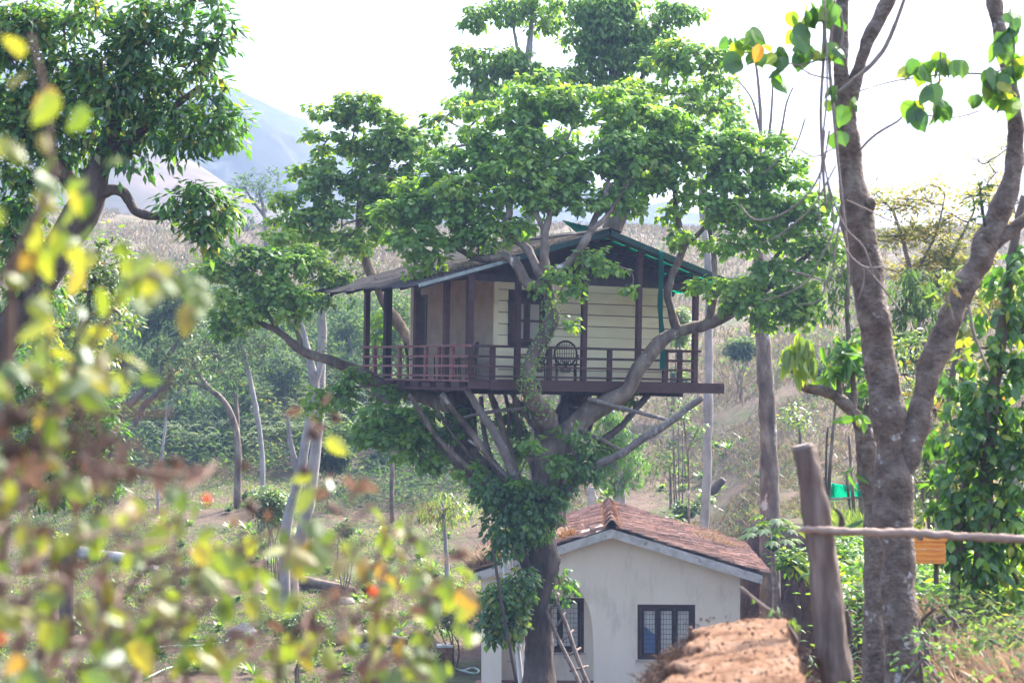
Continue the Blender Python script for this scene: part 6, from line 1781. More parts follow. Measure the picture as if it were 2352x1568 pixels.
# seedlings, one mesh pair shared by all
def seedling_mesh(n, L, W, el, mat, name):
    pos, ax, nr = [], [], []
    for i in range(n):
        a = i * 2.4 + rng.normal(0, .2)
        e = rng.uniform(*el)
        d = np.array([math.cos(a) * math.cos(e), math.sin(a) * math.cos(e), math.sin(e)])
        pos.append(np.array([0, 0, .04 + .03 * i / n]))
        ax.append(d)
        nr.append(np.array([0, 0, 1.0]) - d * .3 + rng.normal(0, .1, 3))
    return leaf_mesh(name, T_LANCE, np.array(pos), np.array(ax), np.array(nr), L * rng.uniform(.6, 1.1, n), W, mat)
M['leaf_seed'] = leaf_mat('seedling_leaf', [(0.0, (0.10, 0.20, 0.04)), (1.0, (0.20, 0.30, 0.06))], tboost=1.9, mix=.5)
seedA = seedling_mesh(16, .42, .07, (.5, 1.3), M['leaf_seed'], 'spiky_seedling')
seedB = seedling_mesh(22, .26, .15, (-.1, 1.2), M['leaf_seed'], 'leafy_seedling')
seedC = seedling_mesh(26, .34, .13, (.0, 1.4), M['leaf_under'], 'low_bush')
spots = []
for k in range(150):
    u, v = rng.uniform(180, 1120), rng.uniform(1140, 1560)
    spots.append((u, v))
for k in range(26):
    spots.append((rng.uniform(1280, 1750), rng.uniform(1000, 1150)))
for k in range(14):
    spots.append((rng.uniform(500, 900), rng.uniform(950, 1090)))
cnt = 0
for i, (u, v) in enumerate(spots):
    p = spot(u, v)
    if p.x > -1.9 and 46 < p.y < 61 and p.x < 6.6:
        continue
    me = (seedA, seedB, seedC)[i % 3]
    o = link('seedling', me, None, p)
    o.rotation_euler = (0, 0, rng.uniform(0, 6.28))
    s = rng.uniform(.6, 1.35)
    o.scale = (s, s, s)
    kind_ = ('spiky pale green seedling', 'leafy bright seedling', 'low bushy green plant')[i % 3]
    zone = ('on the grassy slope behind the cottage roof' if u > 1200 else
            'in the cleared field before the fallen log' if u < 330 and v > 1320 else
            'in the cleared field behind the fallen log' if u < 330 else
            'at the shaded foot of the woodland bank' if v < 1150 else
            'in the open field left of the pale trunks, far rows' if u < 650 and v < 1290 else
            'in the open field left of the pale trunks, middle rows' if u < 650 and v < 1420 else
            'in the lowest rows of the field behind the lantana' if u < 650 else
            'between the pale trunks and the white-stemmed sapling' if v < 1330 else
            'left of the cottage among scattered stones' if v < 1450 else
            'by the concrete post left of the cottage')
    setp(o, kind_ + ' ' + zone, 'seedling', kind_ + 's ' + zone)

# rocks, logs, stump, posts
def rock_mesh(seed):
    import bmesh
    bm = bmesh.new()
    bmesh.ops.create_icosphere(bm, subdivisions=2, radius=1)
    for v in bm.verts:
        d = 1 + .35 * noise.noise(v.co * 1.1 + Vector((seed, 0, 0)))
        v.co = Vector((v.co.x * d * 1.2, v.co.y * d, v.co.z * d * .7))
    me = bpy.data.meshes.new('rock')
    bm.to_mesh(me)
    bm.free()
    me.materials.append(M['rock'])
    return me
rk = [rock_mesh(3.3), rock_mesh(8.1), rock_mesh(14.7)]
for i, (u, v, s, lab) in enumerate(((560, 1465, .42, 'dark pointed boulder in the lower part of the cleared field'), (790, 1385, .3, 'pale rounded stone lying among the field seedlings'), (345, 1310, .35, 'dark boulder near the bleached fallen log'), (455, 1340, .3, 'brown stone on the scraped field earth'),
                               (845, 1487, .4, 'flat reddish rock beside the yellow field shrub'), (620, 1290, .22, 'small grey stone high in the cleared field'), (900, 1330, .25, 'grey stone below the slender white-stemmed sapling'), (700, 1480, .22, 'small pale stone at the field edge behind the lantana'))):
    p = spot(u, v)
    o = link('rock', rk[i % 3], None, p)
    o.scale = (s, s, s * (1.3 if i == 0 else .8))
    o.rotation_euler = (0, 0, i * 1.3)
    setp(o, lab, 'rock', 'rocks in the cleared field')
def log(name, label, cat, pts, rr, mat='log_grey', sides=10):
    t = thing(name, pts[0], label, cat)
    MB().tube(pts, rr, sides=sides, sub=3, bump=.2).build('wood', M[mat], t, smooth=True, world=True)
    return t
a, b = spot(75, 1285), spot(290, 1318)
b = Vector((b.x, a.y - 1, gz(b.x, a.y - 1)))
log('fallen_log', 'long bleached grey log lying across the cleared field', 'log', [a + Vector((0, 0, .25)), a.lerp(b, .5) + Vector((0, 0, .28)), b + Vector((0, 0, .2))], [.22, .24, .12])
a, b = spot(670, 1350), spot(800, 1400)
b = Vector((b.x, a.y - 1.0, gz(b.x, a.y - 1.0)))
log('fallen_log', 'brownish log lying at the foot of the pale trunks', 'log', [a + Vector((0, 0, .2)), b + Vector((0, 0, .15))], [.2, .12], 'bark')
a = spot(800, 1500)
log('fallen_log', 'low dark log among scrub left of the cottage', 'log', [a + Vector((-1.2, 0, .2)), a + Vector((0, .2, .35)), a + Vector((1.6, .3, .25))], [.16, .18, .12], 'bark_dark')
p = on_ground(152, 1350, 56)
t = log('tree_stump', 'short upright dark trunk stub with sprouting leaves in the cleared field', 'tree stump', [p + Vector((0, 0, -.2)), p + Vector((.02, 0, .8)), P(150, 1232, 56)], [.26, .21, .18], 'bark_dark')
crown(t, [(135, 1240, 14, 10, 56), (172, 1240, 12, 10, 56), (140, 1290, 12, 8, 56), (170, 1300, 10, 12, 56)], leaf=.13, mat=M['leaf_yellow'], cr=.14, per=8, k=5, spread=.1, name='foliage', stuff=True, twiglet=False)
p = spot(1600, 1185)
t = log('tree_stump', 'dark leaning stump log draped with yellow creeper on the slope behind the tiles', 'tree stump', [P(1565, 1195, 66), P(1600, 1160, 66.5), P(1640, 1122, 67), P(1662, 1100, 67)], [.1, .15, .17, .12], 'bark_dark')
crown(t, [(1575, 1180, 18, 14, 66), (1600, 1165, 18, 14, 66), (1620, 1145, 14, 12, 66), (1560, 1165, 16, 18, 66), (1550, 1200, 20, 10, 65)], leaf=.16, mat=M['leaf_yellow'], cr=.2, per=8, k=5, spread=.13, name='foliage', stuff=True, twiglet=False)
p = spot(1022, 1535)
t = thing('concrete_post', p, 'short square reddish post with pale cap left of the cottage', 'post')
pb = P(1022, 1484, p.y)
MB().box((p.x - .2, p.y - .2, p.z - .3), (p.x + .2, p.y + .2, pb.z)).build('shaft', M['laterite'], t, world=True)
MB().box((p.x - .22, p.y - .22, pb.z + .001), (p.x + .22, p.y + .22, pb.z + .05)).build('cap', M['concrete'], t, world=True)
for name, lab, pts_ in (('hose', 'pale green hose lying on the red earth by the cottage corner', [(1045, 1540), (1062, 1545), (1085, 1541), (1100, 1548), (1090, 1552), (1060, 1548)]), ('hose', 'long thin pale pipe snaking across the lower field', [(265, 1500), (330, 1497), (400, 1490), (470, 1490), (520, 1478), (545, 1462)]), ('hose', 'curved white pipe end at the bottom of the field', [(330, 1568), (380, 1550), (420, 1540), (440, 1528), (430, 1522)])):
    pts = [spot(*q) + Vector((0, 0, .05)) for q in pts_]
    y_ = np.mean([q.y for q in pts])
    t = thing(name, pts[0], lab, 'hose')
    MB().tube(pts, .028, sides=6, sub=3).build('tube', M['pot'], t, smooth=True, world=True)
# mid-ground shrubs, each a thing
def shrub(label, u, v, ru, rv, Y, leaf, mat, cat='shrub', name='shrub', asp=.5, T=T_LANCE, cr=None, per=12, k=6, group=None, **kw):
    g = on_ground(u, v, Y)
    t = thing(name, g, label, cat, group)
    c = P(u, v, Y)
    mb = MB()
    for i in range(4):
        mb.tube([g + Vector((rng.normal(0, .06), 0, -.1)), (g + c) / 2 + Vector((rng.normal(0, .15), rng.normal(0, .1), 0)), c + Vector((rng.normal(0, .5) * ru / F * Y, 0, rng.normal(0, .4) * rv / F * Y))], [.03, .02, .01], sides=5)
    mb.build('stems', M['twig'], t, world=True)['kind'] = 'stuff'
    crown(t, [(u, v, ru, rv, Y)], leaf=leaf, asp=asp, T=T, mat=M[mat], cr=cr or max(.18, ru / F * Y * .35), per=per, k=k, spread=leaf, name='foliage', stuff=True, twiglet=False, **kw)
    return t
shrub('bright yellow-green shrub at the foot of the pale trunks', 620, 1160, 50, 45, 60, .15, 'leaf_yellow')
shrub('sunlit green shrub in the lower field left of the cottage', 690, 1450, 65, 60, 47, .13, 'leaf_yellow')
shrub('small round green bush right of the field centre', 790, 1215, 26, 18, 62, .12, 'leaf_under')
shrub('greyish scrub heap left of the cottage porch', 1040, 1420, 70, 25, 54, .12, 'leaf_dark')
shrub('leafy bush behind the lantana near the pale trunk feet', 640, 1180, 30, 30, 62, .13, 'leaf_under')
shrub('dark blue-green bush at the top of the cleared field', 760, 1050, 45, 40, 76, .2, 'leaf_dark')
shrub('spreading fern-like bush on the bank left of the tree house stems', 800, 1000, 50, 35, 80, .2, 'leaf_under')
shrub('green shrub beside the papaya under the bank', 1830, 1290, 50, 28, 36, .13, 'leaf_vine')
shrub('leafy shrub at the foot of the pollarded trunk', 1945, 1260, 50, 40, 26, .10, 'leaf_vine')
shrub('light green low shrub behind the leaning post', 1950, 1350, 30, 30, 22, .09, 'leaf_yellow')
shrub('grey-green herb clump on the bank right of the forked trunk', 2150, 1400, 45, 45, 16, .07, 'leaf_under')
shrub('pale weedy shrub low on the right bank', 2220, 1380, 55, 40, 17, .07, 'leaf_under')
shrub('scrubby green plant at the bottom right corner', 2300, 1470, 40, 35, 14, .06, 'leaf_under')
shrub('small leafy weed at the foot of the forked trunk', 2120, 1500, 25, 20, 12.5, .06, 'leaf_vine')
shrub('bush of light leaves on the far slope beyond the right verandah end', 1560, 745, 22, 45, 66, .15, 'leaf_yellow')
shrub('round hazy bush on the dry slope between the two straight trunks', 1700, 800, 35, 20, 90, .25, 'leaf_under')
shrub('wide hazy bush right of the stout trunk on the slope', 1880, 850, 60, 25, 85, .25, 'leaf_under')
shrub('hazy green bush between the forks on the far slope', 2110, 800, 60, 35, 60, .2, 'leaf_under')
shrub('olive bush on the slope left of the slim white trunk', 1540, 870, 40, 22, 90, .25, 'leaf_under')
shrub('yellowish weed clump by the cottage ridge end', 1470, 1190, 16, 12, 64, .15, 'leaf_yellow')

# papaya tree
py = thing('papaya_tree', on_ground(1778, 1440, 34), 'papaya tree with green fruit and star-shaped leaves right of the tile roof', 'papaya tree')
b0_ = py.location
MB().tube([b0_ + Vector((0, 0, -.4)), P(1780, 1400, 34), P(1776, 1300, 34), P(1773, 1225, 34)], rpx([7, 6.5, 5.5, 4.5], 34), sides=9, bump=.1).build('trunk', M['pole'], py, smooth=True, world=True)
for i, (u, v) in enumerate(((1767, 1252), (1776, 1257), (1783, 1252), (1773, 1245), (1779, 1240))):
    import bmesh
    bm = bmesh.new()
    bmesh.ops.create_uvsphere(bm, u_segments=10, v_segments=8, radius=1)
    me = bpy.data.meshes.new('fruit')
    for vv_ in bm.verts:
        vv_.co = Vector((vv_.co.x * .045, vv_.co.y * .045, vv_.co.z * .075))
    bm.to_mesh(me)
    bm.free()
    me.materials.append(M['papaya'])
    q = P(u, v, 33.9) - b0_
    link('fruit', me, py, q)
crown_c = np.array(P(1773, 1225, 34))
lobe_pos, lobe_ax, lobe_nr, lobe_L = [], [], [], []
stk = MB()
for i in range(17):
    a = i * 2.399
    e = rng.uniform(-.15, .9)
    d = np.array([math.cos(a) * math.cos(e), math.sin(a) * math.cos(e), math.sin(e)])
    Ls = rng.uniform(.3, .52)
    tip = crown_c + d * Ls + np.array([0, 0, -.05])
    stk.tube([Vector(crown_c), Vector(crown_c + d * Ls * .5 + np.array([0, 0, .04])), Vector(tip)], [.008, .006, .005], sides=4)
    out_ = unit(np.array([[d[0], d[1], -.25]]))[0]
    sd = np.cross(out_, [0, 0, 1.0])
    for j in range(7):
        th_ = (j - 3) * .62
        lobe_pos.append(tip)
        lobe_ax.append(out_ * math.cos(th_) + sd * math.sin(th_) + np.array([0, 0, -.25 * abs(j - 3) / 3]))
        lobe_nr.append(np.array([0, 0, 1.0]) + out_ * .3)
        lobe_L.append(.25 - .035 * abs(j - 3))
stk.build('leaf_stalks', M['leaf_seed'], py, world=True)['kind'] = 'stuff'
link('crown', leaf_mesh('papaya_leaves', T_LANCE, np.array(lobe_pos), np.array(lobe_ax), np.array(lobe_nr), np.array(lobe_L), .10, M['leaf_seed'], off=py.location), py)

# shade-net enclosure with poles and young grassy plants
YN = 33.0
nt_ = thing('net_fence', on_ground(1945, 1150, YN), 'sagging teal shade-net screen strung between thin poles', 'fence')
mb = MB()
ng = 26
vv, ff = [], []
for i in range(ng + 1):
    f_ = i / ng
    u = 1893 + (2015 - 1893) * f_
    sag = 9 * math.sin(math.pi * min(1, f_ * 1.25)) if f_ < .8 else 0
    top = 1104 + sag - (8 if f_ > .8 else 0)
    bot = 1146 + 3 * math.sin(f_ * 9)
    for v in (top, (top + bot) / 2, bot):
        p = P(u, v, YN + .08 * math.sin(f_ * 14 + v))
        vv += [tuple(p), (p.x, p.y + .012, p.z)]
for i in range(ng):
    a = i * 6
    for k in (0, 2):
        ff += [(a + k, a + k + 2, a + k + 8, a + k + 6), (a + k + 1, a + k + 7, a + k + 9, a + k + 3)]
mb.add(vv, ff).build('net', M['net'], nt_, world=True)
MB().tube(px([(1893, 1147), (1950, 1143), (2015, 1140)], YN - .05), .018, sides=5).build('rail', M['pole'], nt_, world=True)
for u0, v0, u1, v1 in ((1893, 1215, 1893, 1095), (1960, 1230, 1944, 1085), (1980, 1210, 1975, 1090), (2012, 1215, 2012, 1080)):
    g_ = on_ground(u0, v0, YN)
    MB().tube([g_ - Vector((0, 0, .1)), P(u1, v1, YN - .04)], .022, sides=6).build('post', M['bark'], nt_, world=True)
for i, (p_, r_, lab) in enumerate((([(1895, 1225), (1905, 1100), (1916, 960), (1922, 900)], 5, 'tall thin stake just left of the pollarded trunk'), ([(1893, 1160), (1898, 1040), (1902, 980)], 3, 'thinnest stake, standing free left of the net screen'), ([(1968, 1215), (1960, 1150), (1950, 1000)], 5, 'dark leaning stake before the net screen'))):
    g_ = on_ground(p_[0][0], p_[0][1], 31)
    t = thing('stake', g_, lab, 'stake')
    pts = px(p_, 31)
    pts[0] = g_ - Vector((0, 0, .1))
    MB().tube(pts, rpx([r_, r_ * .9, r_ * .6, r_ * .4][:len(pts)], 31), sides=6, sub=3, bump=.1).build('shaft', M['bark'], t, smooth=True, world=True)
n = 2600
yy_ = rng.uniform(27, 32.5, n)
xx_ = (rng.uniform(1895, 2005, n) - CU) / F * yy_
zz_ = ground(xx_, yy_)
gr = blades('young_plants', np.stack([xx_, yy_, zz_], 1), .55, .035, M['green_grass'], lean=.3)
gr['label'] = 'bed of bright yellow-green reed-like young plants before the teal net'
gr['category'] = 'plants'

# orange sheet behind the forked tree
oy = 15.2
os_ = thing('orange_crate', P(2130, 1265, oy), 'faded orange plastic crate hung behind the forked trunk', 'crate')
a, b = P(2098, 1294, oy), P(2172, 1236, oy)
mb = MB().box((a.x, oy, a.z), (b.x, oy + .02, b.z)).box((a.x, oy + .021, a.z), (a.x + .015, oy + .25, b.z)).box((b.x - .015, oy + .021, a.z), (b.x, oy + .25, b.z)).box((a.x + .016, oy + .021, a.z), (b.x - .016, oy + .25, a.z + .015))
mb.build('body', M['orange_sheet'], os_, world=True)
MB().box((a.x - .012, oy - .02, b.z - .02), (b.x + .012, oy - .001, b.z + .012)).build('rim', M['orange_sheet'], os_, world=True)
for k_ in range(4):
    zz = a.z + (b.z - a.z) * (.14 + .2 * k_)
    MB().box((a.x + .01, oy - .012, zz), (b.x - .01, oy - .001, zz + .012)).build('rib', M['orange_sheet'], os_, world=True)
MB().tube([P(2150, 1340, oy + .1), P(2152, 1225, oy + .1)], .02, sides=6).build('hanging_post', M['bark_dark'], os_, world=True)

# ------------------------------------------------------------------ ground cover
def scatter(n, ulo, uhi, ylo, yhi, pw=1.0, cond=None):
    y = ylo + (yhi - ylo) * rng.random(n) ** pw
    x = (rng.uniform(ulo, uhi, n) - CU) / F * y
    if cond is not None:
        m_ = cond(x, y)
        x, y = x[m_], y[m_]
    inside = (x > -1.7) & (x < 6.4) & (y > 47.5) & (y < 60)
    x, y = x[~inside], y[~inside]
    return np.stack([x, y, ground(x, y)], 1)
# dry grass over the slopes
g1 = scatter(90000, -250, 2600, 88, 235, .8, lambda x, y: (vnoise(x, y, .18, 21) > .28))
o = blades('dry_grass', g1, .62, .065, M['grass'], lean=.32)
g2 = scatter(42000, 1250, 2500, 60, 110, 1.0, lambda x, y: vnoise(x, y, .3, 22) > .42)
o = blades('dry_grass', g2, .30, .04, M['grass'], lean=.5)
g3 = scatter(60000, -100, 1300, 40, 88, 1.0, lambda x, y: vnoise(x, y, .35, 23) > .45)
o = blades('field_weeds', g3, .15, .035, M['green_grass'], lean=.8)
# low leafy cover in patches
def cover(name, pts, leaf, k, h, mat, T=T_LANCE, asp=.4, r=.35, droop=(-.3, 1.0)):
    n = len(pts)
    idx = np.repeat(np.arange(n), k)
    m_ = len(idx)
    hh = (h * (.4 + rng.random(n) * .9))[idx]
    p = pts[idx] + np.stack([rng.normal(0, r, m_), rng.normal(0, r, m_), hh * rng.random(m_) ** .6], 1)
    ph = rng.uniform(0, 2 * np.pi, m_)
    el = rng.uniform(*droop, m_)
    ax = np.stack([np.cos(ph) * np.cos(el), np.sin(ph) * np.cos(el), np.sin(el)], 1)
    nr = np.array([0, 0, 1.0]) + rng.normal(0, .4, (m_, 3))
    L = leaf * rng.uniform(.6, 1.3, m_)
    base = (rng.random(n) * .7 + .1)[idx]
    o = link(name, leaf_mesh(name, T, p, ax, nr, L, L * asp, mat if not isinstance(mat, str) else M[mat], groupid=base))
    o['kind'] = 'stuff'
    return o
c1 = scatter(2600, -150, 1350, 82, 118, 1.0, lambda x, y: vnoise(x, y, .16, 31) > .30)
cover('undergrowth', c1, .24, 26, 1.1, 'leaf_under', r=.5)
c1 = scatter(1500, -150, 1250, 76, 100, 1.0, lambda x, y: vnoise(x, y, .22, 32) > .42)
cover('undergrowth', c1, .22, 26, .9, 'leaf_dark', r=.55)
c2 = scatter(450, 1250, 2500, 78, 150, 1.0, lambda x, y: vnoise(x, y, .14, 33) > .5)
cover('undergrowth', c2, .24, 22, .7, 'leaf_under', r=.5)
c3 = scatter(5200, -100, 1350, 44, 84, 1.0, lambda x, y: vnoise(x, y, .4, 34) > .42)
cover('ground_cover', c3, .11, 14, .12, 'leaf_under', r=.32)
c3 = scatter(1300, 1250, 2100, 60, 82, 1.0, lambda x, y: vnoise(x, y, .4, 35) > .5)
cover('ground_cover', c3, .12, 12, .16, 'leaf_under', r=.32)
c4 = scatter(500, -150, 1150, 110, 190, 1.0, lambda x, y: vnoise(x, y, .06, 36) > .62)
cover('undergrowth', c4, .4, 22, 1.2, 'leaf_dark', r=.9)
c8 = scatter(900, -150, 1300, 84, 112, 1.0, lambda x, y: vnoise(x, y, .12, 38) > .35)
cover('undergrowth', c8, .26, 60, 2.0, 'leaf_dark', r=.75, droop=(-1.0, .6))
c8 = scatter(420, -150, 1300, 86, 116, 1.0, lambda x, y: vnoise(x, y, .12, 39) > .45)
cover('undergrowth', c8, .24, 60, 1.8, 'leaf_under', r=.75, droop=(-1.0, .6))
c8 = scatter(130, 1280, 2500, 80, 190, 1.0, lambda x, y: vnoise(x, y, .09, 40) > .55)
cover('undergrowth', c8, .28, 50, 1.5, 'leaf_under', r=.9, droop=(-1.0, .6))
# bracken fronds on the left bank
fr_pts = scatter(360, 350, 1050, 84, 104, 1.0)
pos, ax, nr, LL = [], [], [], []
for q in fr_pts:
    for j in range(4):
        a = rng.uniform(0, 6.28)
        for s_ in np.linspace(.15, 1, 8):
            rr_ = .9 * s_
            base = q + np.array([math.cos(a) * rr_, math.sin(a) * rr_, .75 + .45 * math.sin(s_ * 2.4)])
            for sg in (-1, 1):
                pos.append(base)
                ax.append([-math.sin(a) * sg + math.cos(a) * .4, math.cos(a) * sg + math.sin(a) * .4, -.2])
                nr.append([0, 0, 1])
                LL.append(.38 * (1.1 - s_))
M['leaf_fern'] = leaf_mat('bracken', [(0, (0.10, 0.15, 0.06)), (1, (0.19, 0.24, 0.10))], tboost=1.6, mix=.45, gloss=.05)
o = link('bracken', leaf_mesh('bracken', T_FAR, np.array(pos), np.array(ax, float), np.array(nr, float), np.array(LL), .1, M['leaf_fern']))
o['kind'] = 'stuff'
# leaf litter and weeds on the right bank and near ground
c5 = scatter(4200, 1880, 2600, 9.2, 26, 1.0)
pp = c5 + np.array([0, 0, .02])
o = link('leaf_litter', leaf_mesh('litter_ground', T_LANCE, pp, np.stack([rng.normal(size=len(pp)), rng.normal(size=len(pp)), rng.normal(0, .25, len(pp))], 1), np.array([0, 0, 1.0]) + rng.normal(0, .5, (len(pp), 3)), rng.uniform(.05, .11, len(pp)), .045, M['leaf_dry']))
o['kind'] = 'stuff'
c5 = scatter(700, 1880, 2600, 9.5, 26, 1.0, lambda x, y: vnoise(x, y, .9, 41) > .45)
cover('undergrowth', c5, .07, 16, .35, 'leaf_under', r=.14)
c6 = scatter(9000, 1650, 2600, 9.2, 20, 1.0)
blades('dry_grass', c6, .16, .007, M['straw'], lean=.6)
c7 = scatter(260, 1950, 2350, 19, 27, 1.0)
cover('undergrowth', c7, .12, 22, .5, 'leaf_vine', r=.3)

# ------------------------------------------------------------------ out-of-focus lantana in front
lt = thing('lantana_bush', Vector((-.75, 3.0, -1.55)), 'out-of-focus yellow-green lantana bush with orange flowers filling the near left corner', 'shrub')
def stem_path(p_, Y, r_):
    MB().tube(px(p_, Y), rpx(r_, Y), sides=6, sub=4).build('stem', M['stem_brown'], lt, smooth=True, world=True)
lst = [([(-60, 1700), (0, 1400), (10, 1100), (20, 850), (30, 620), (80, 500), (120, 420), (115, 330), (100, 200), (70, 80)], 2.7, [14, 13, 12, 12, 11, 10, 10, 8, 7, 5]),
       ([(-40, 700), (50, 560), (110, 440), (140, 390)], 2.6, [9, 9, 8, 6]),
       ([(20, 1750), (90, 1500), (180, 1420), (280, 1370), (330, 1310), (400, 1260)], 2.9, [10, 9, 9, 8, 7, 5]),
       ([(0, 1450), (60, 1380), (90, 1330), (60, 1200), (40, 1100)], 2.5, [8, 8, 7, 6, 5]),
       ([(60, 1700), (110, 1450), (180, 1250), (260, 1120), (300, 1080), (450, 1100)], 2.8, [9, 8, 7, 6, 6, 4]),
       ([(400, 1750), (430, 1500), (400, 1300), (420, 1180)], 3.0, [7, 6, 5, 4]),
       ([(600, 1750), (640, 1550), (700, 1420), (820, 1350), (880, 1250), (900, 1180)], 3.2, [8, 7, 7, 6, 5, 4]),
       ([(820, 1750), (830, 1600), (860, 1480), (960, 1400), (1050, 1350)], 3.3, [8, 7, 6, 5, 3]),
       ([(250, 1750), (330, 1480), (400, 1380), (520, 1290), (600, 1230), (650, 1210)], 3.0, [8, 7, 6, 6, 5, 4]),
       ([(-40, 1000), (60, 930), (160, 860), (220, 780), (300, 650), (380, 620), (440, 640)], 2.8, [8, 8, 7, 6, 5, 4, 3]),
       ([(0, 1180), (140, 1120), (300, 1090), (420, 1090), (530, 1080)], 2.9, [8, 7, 7, 5, 3])]
stem_pts = []
for p_, Y, r_ in lst:
    stem_path(p_, Y, r_)
def lant(blobs, mat, L=.045, asp=.64, down=-.8, T=T_BROAD, hs_=.7, cap=None):
    pos, ax, nr = [], [], []
    for (u, v, ru, rv, Y, n) in blobs:
        c = np.array(P(u, v, Y))
        s_ = np.array([ru / F * Y, .22, rv / F * Y])
        for i in range(n):
            pos.append(c + rng.uniform(-1, 1, 3) * s_)
            ax.append([rng.normal(0, hs_), rng.normal(0, hs_), down + rng.normal(0, .35)])
            nr.append([rng.normal(0, .7), -1.0, .6 + rng.normal(0, .5)])
    pos, ax, nr = np.array(pos), np.array(ax, float), np.array(nr, float)
    L_ = L * rng.uniform(.6, 1.2, len(pos))
    return pos, ax, nr, L_, L_ * asp
green = [(120, 160, 60, 80, 2.7, 5), (130, 330, 40, 40, 2.7, 2), (100, 380, 100, 60, 2.6, 8), (150, 480, 60, 60, 2.7, 5), (40, 480, 50, 60, 2.6, 4), (190, 560, 90, 50, 2.8, 9), (60, 620, 60, 60, 2.6, 5), (290, 630, 50, 50, 2.8, 6), (380, 640, 45, 45, 2.8, 7), (430, 670, 40, 40, 2.8, 5), (200, 760, 40, 70, 2.8, 6), (110, 740, 60, 50, 2.7, 5), (20, 830, 30, 60, 2.5, 4), (230, 860, 70, 50, 2.8, 10), (150, 860, 50, 50, 2.8, 5), (100, 960, 60, 40, 2.7, 5),
         (40, 900, 40, 40, 2.6, 3), (60, 1080, 70, 50, 2.7, 7), (160, 1100, 50, 50, 2.8, 5), (180, 1190, 60, 60, 2.8, 8), (40, 1250, 60, 60, 2.6, 6), (280, 1190, 30, 40, 3.0, 3), (360, 1180, 50, 60, 3.0, 9), (330, 1270, 70, 40, 3.0, 5), (470, 1290, 60, 60, 3.0, 10), (560, 1290, 50, 60, 3.0, 7), (400, 1380, 40, 70, 3.0, 7), (330, 1430, 60, 60, 2.9, 6), (200, 1400, 80, 60, 2.8, 7), (80, 1400, 80, 70, 2.6, 8), (530, 1390, 60, 60, 3.1, 6), (620, 1350, 60, 50, 3.2, 7),
         (650, 1220, 50, 50, 3.2, 5), (730, 1270, 60, 50, 3.2, 6), (700, 1110, 50, 30, 3.3, 3), (710, 1020, 20, 15, 3.0, 1), (690, 1180, 30, 25, 3.2, 2), (820, 1280, 50, 50, 3.2, 5), (900, 1230, 50, 50, 3.3, 6), (960, 1280, 40, 60, 3.3, 6), (860, 1330, 60, 50, 3.3, 6), (1010, 1330, 50, 40, 3.4, 6), (940, 1400, 60, 60, 3.4, 7), (1060, 1390, 30, 40, 3.4, 3), (1070, 1470, 25, 35, 3.3, 2), (820, 1450, 70, 60, 3.3, 7), (700, 1500, 80, 60, 3.2, 7), (560, 1500, 70, 60, 3.1, 7),
         (420, 1500, 70, 60, 3.0, 6), (280, 1500, 70, 60, 2.9, 9), (130, 1520, 90, 50, 2.7, 9), (880, 1530, 70, 40, 3.3, 6), (960, 1520, 50, 40, 3.3, 5), (1010, 1550, 40, 30, 3.4, 3), (380, 600, 30, 20, 2.6, 2), (250, 1470, 40, 50, 2.5, 4)]
tot = sum(b[5] for b in green)
green = [(*b[:5], max(1, round(b[5] * 1.15))) for b in green]
ga = lant(green, None)
leaf_objects(T_BROAD, *ga[:3], ga[3], ga[4], M['leaf_lantana'], lt)
da = lant([(60, 1000, 90, 90, 2.7, 16), (80, 1130, 90, 60, 2.7, 14), (40, 1300, 60, 80, 2.6, 14), (150, 1290, 70, 80, 2.8, 12), (110, 1480, 120, 80, 2.7, 20), (240, 1060, 60, 40, 2.8, 8), (400, 1080, 120, 25, 2.9, 9), (760, 1120, 60, 60, 3.3, 7), (740, 960, 60, 60, 3.3, 5), (850, 1130, 60, 40, 3.3, 4), (780, 1400, 80, 70, 3.2, 10), (850, 1490, 80, 60, 3.2, 10), (600, 1440, 80, 70, 3.1, 7), (970, 1330, 60, 50, 3.3, 5), (270, 1280, 60, 40, 2.9, 5), (500, 1190, 100, 40, 3.0, 5), (1050, 1270, 40, 40, 3.4, 4)], None, L=.034, asp=.5)
o = link('dry_leaves', leaf_mesh('dry_leaves', T_BROAD, *da[:3], da[3], da[4], M['leaf_dry'], off=lt.location), lt)
o['kind'] = 'stuff'
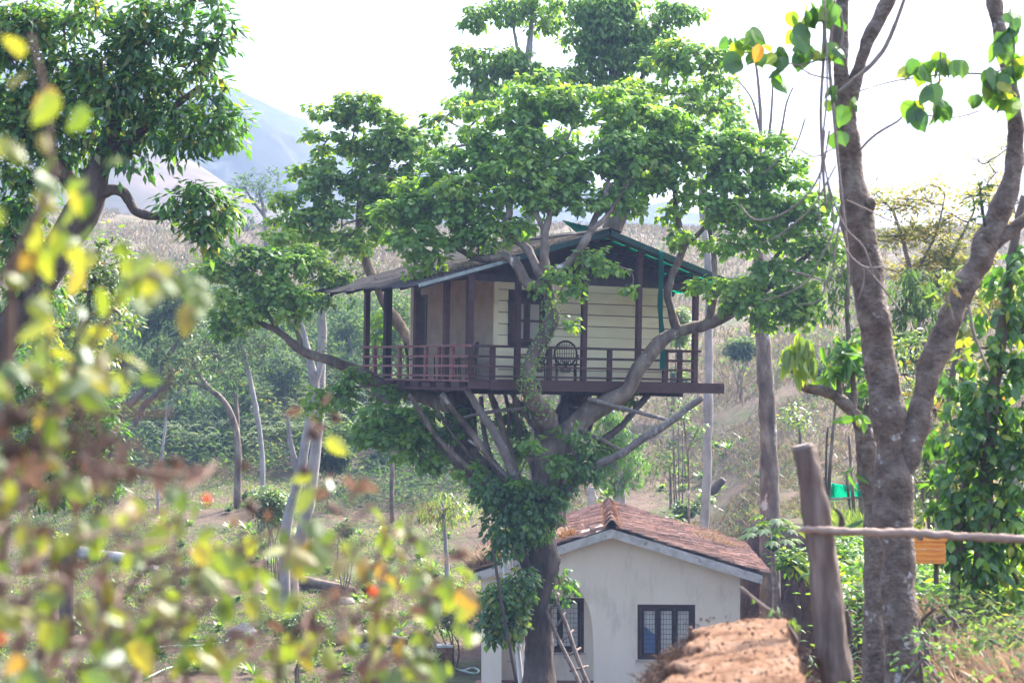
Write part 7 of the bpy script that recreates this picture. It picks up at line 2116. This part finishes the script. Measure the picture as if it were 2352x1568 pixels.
# thin bare stalks
mb = MB()
for k in range(60):
    u, v = rng.uniform(-60, 330), rng.uniform(900, 1560)
    a = P(u, v, 2.7 + rng.uniform(-.3, .3))
    b = a + Vector((rng.uniform(-.11, .11), rng.normal(0, .08), rng.uniform(-.08, .11)))
    mb.tube([a, (a + b) / 2 + Vector((rng.normal(0, .02), 0, rng.normal(0, .02))), b], .0035, sides=4, sub=2)
for k in range(50):
    u, v = rng.uniform(250, 960), rng.uniform(1250, 1560)
    a = P(u, v, 3.1 + rng.uniform(-.3, .3))
    b = a + Vector((rng.uniform(-.07, .07), rng.normal(0, .08), rng.uniform(-.06, .09)))
    mb.tube([a, (a + b) / 2 + Vector((rng.normal(0, .02), 0, rng.normal(0, .02))), b], .003, sides=4, sub=2)
o = mb.build('bare_stalks', M['stem_brown'], lt, world=True)
o['kind'] = 'stuff'
# flower heads: domes of small florets; seed heads: brown balls of dry bracts
def head(name, u, v, Y, r, mat, label=None):
    c = np.array(P(u, v, Y))
    n = 60
    d = unit(rng.normal(size=(n, 3)) + np.array([0, -.3, .6]))
    pos = c + d * r * .55
    o = link(name, leaf_mesh(name, T_BROAD, pos, np.cross(d, rng.normal(size=(n, 3))), d, r * .7, r * .7, mat, off=lt.location), lt)
    if label:
        o['label'] = label
for u, v, Y, r in ((188, 1125, 2.9, .017), (474, 1146, 3.0, .009), (-2, 345, 2.6, .010), (92, 500, 2.7, .009), (-2, 1468, 2.6, .010), (855, 1360, 3.2, .011)):
    head('flower', u, v, Y, r, M['petal_orange'])
for u, v, Y, r in ((575, 1165, 3.1, .016), (720, 995, 3.3, .016), (700, 1080, 3.3, .012), (835, 1105, 3.3, .012), (770, 960, 3.3, .013), (400, 1060, 3.0, .013), (300, 1085, 2.9, .014), (250, 1090, 2.8, .015), (450, 1085, 3.0, .015), (40, 960, 2.7, .02), (90, 1020, 2.7, .02), (30, 1040, 2.7, .02), (955, 1240, 3.3, .014), (1060, 1270, 3.4, .014), (560, 1070, 3.1, .011), (860, 1570, 3.2, .015)):
    head('seed_head', u, v, Y, r, M['leaf_dry'])

# ------------------------------------------------------------------ haze
def haze(density, aniso, col):
    x0, x1, y0, y1, z0, z1 = -1000, 1000, -90, 1560, -60, 215
    mb = MB().box((x0, y0, z0), (x1, y1, z1))
    m, nt, out = nt_new('haze_air')
    v = N(nt, 'ShaderNodeVolumePrincipled')
    v.inputs['Color'].default_value = (*col, 1)
    v.inputs['Density'].default_value = density
    v.inputs['Anisotropy'].default_value = aniso
    nt.links.new(v.outputs[0], out.inputs['Volume'])
    o = mb.build('haze', m)
    o['kind'] = 'stuff'
haze(0.0011, 0.25, (0.20, 0.285, 0.50))
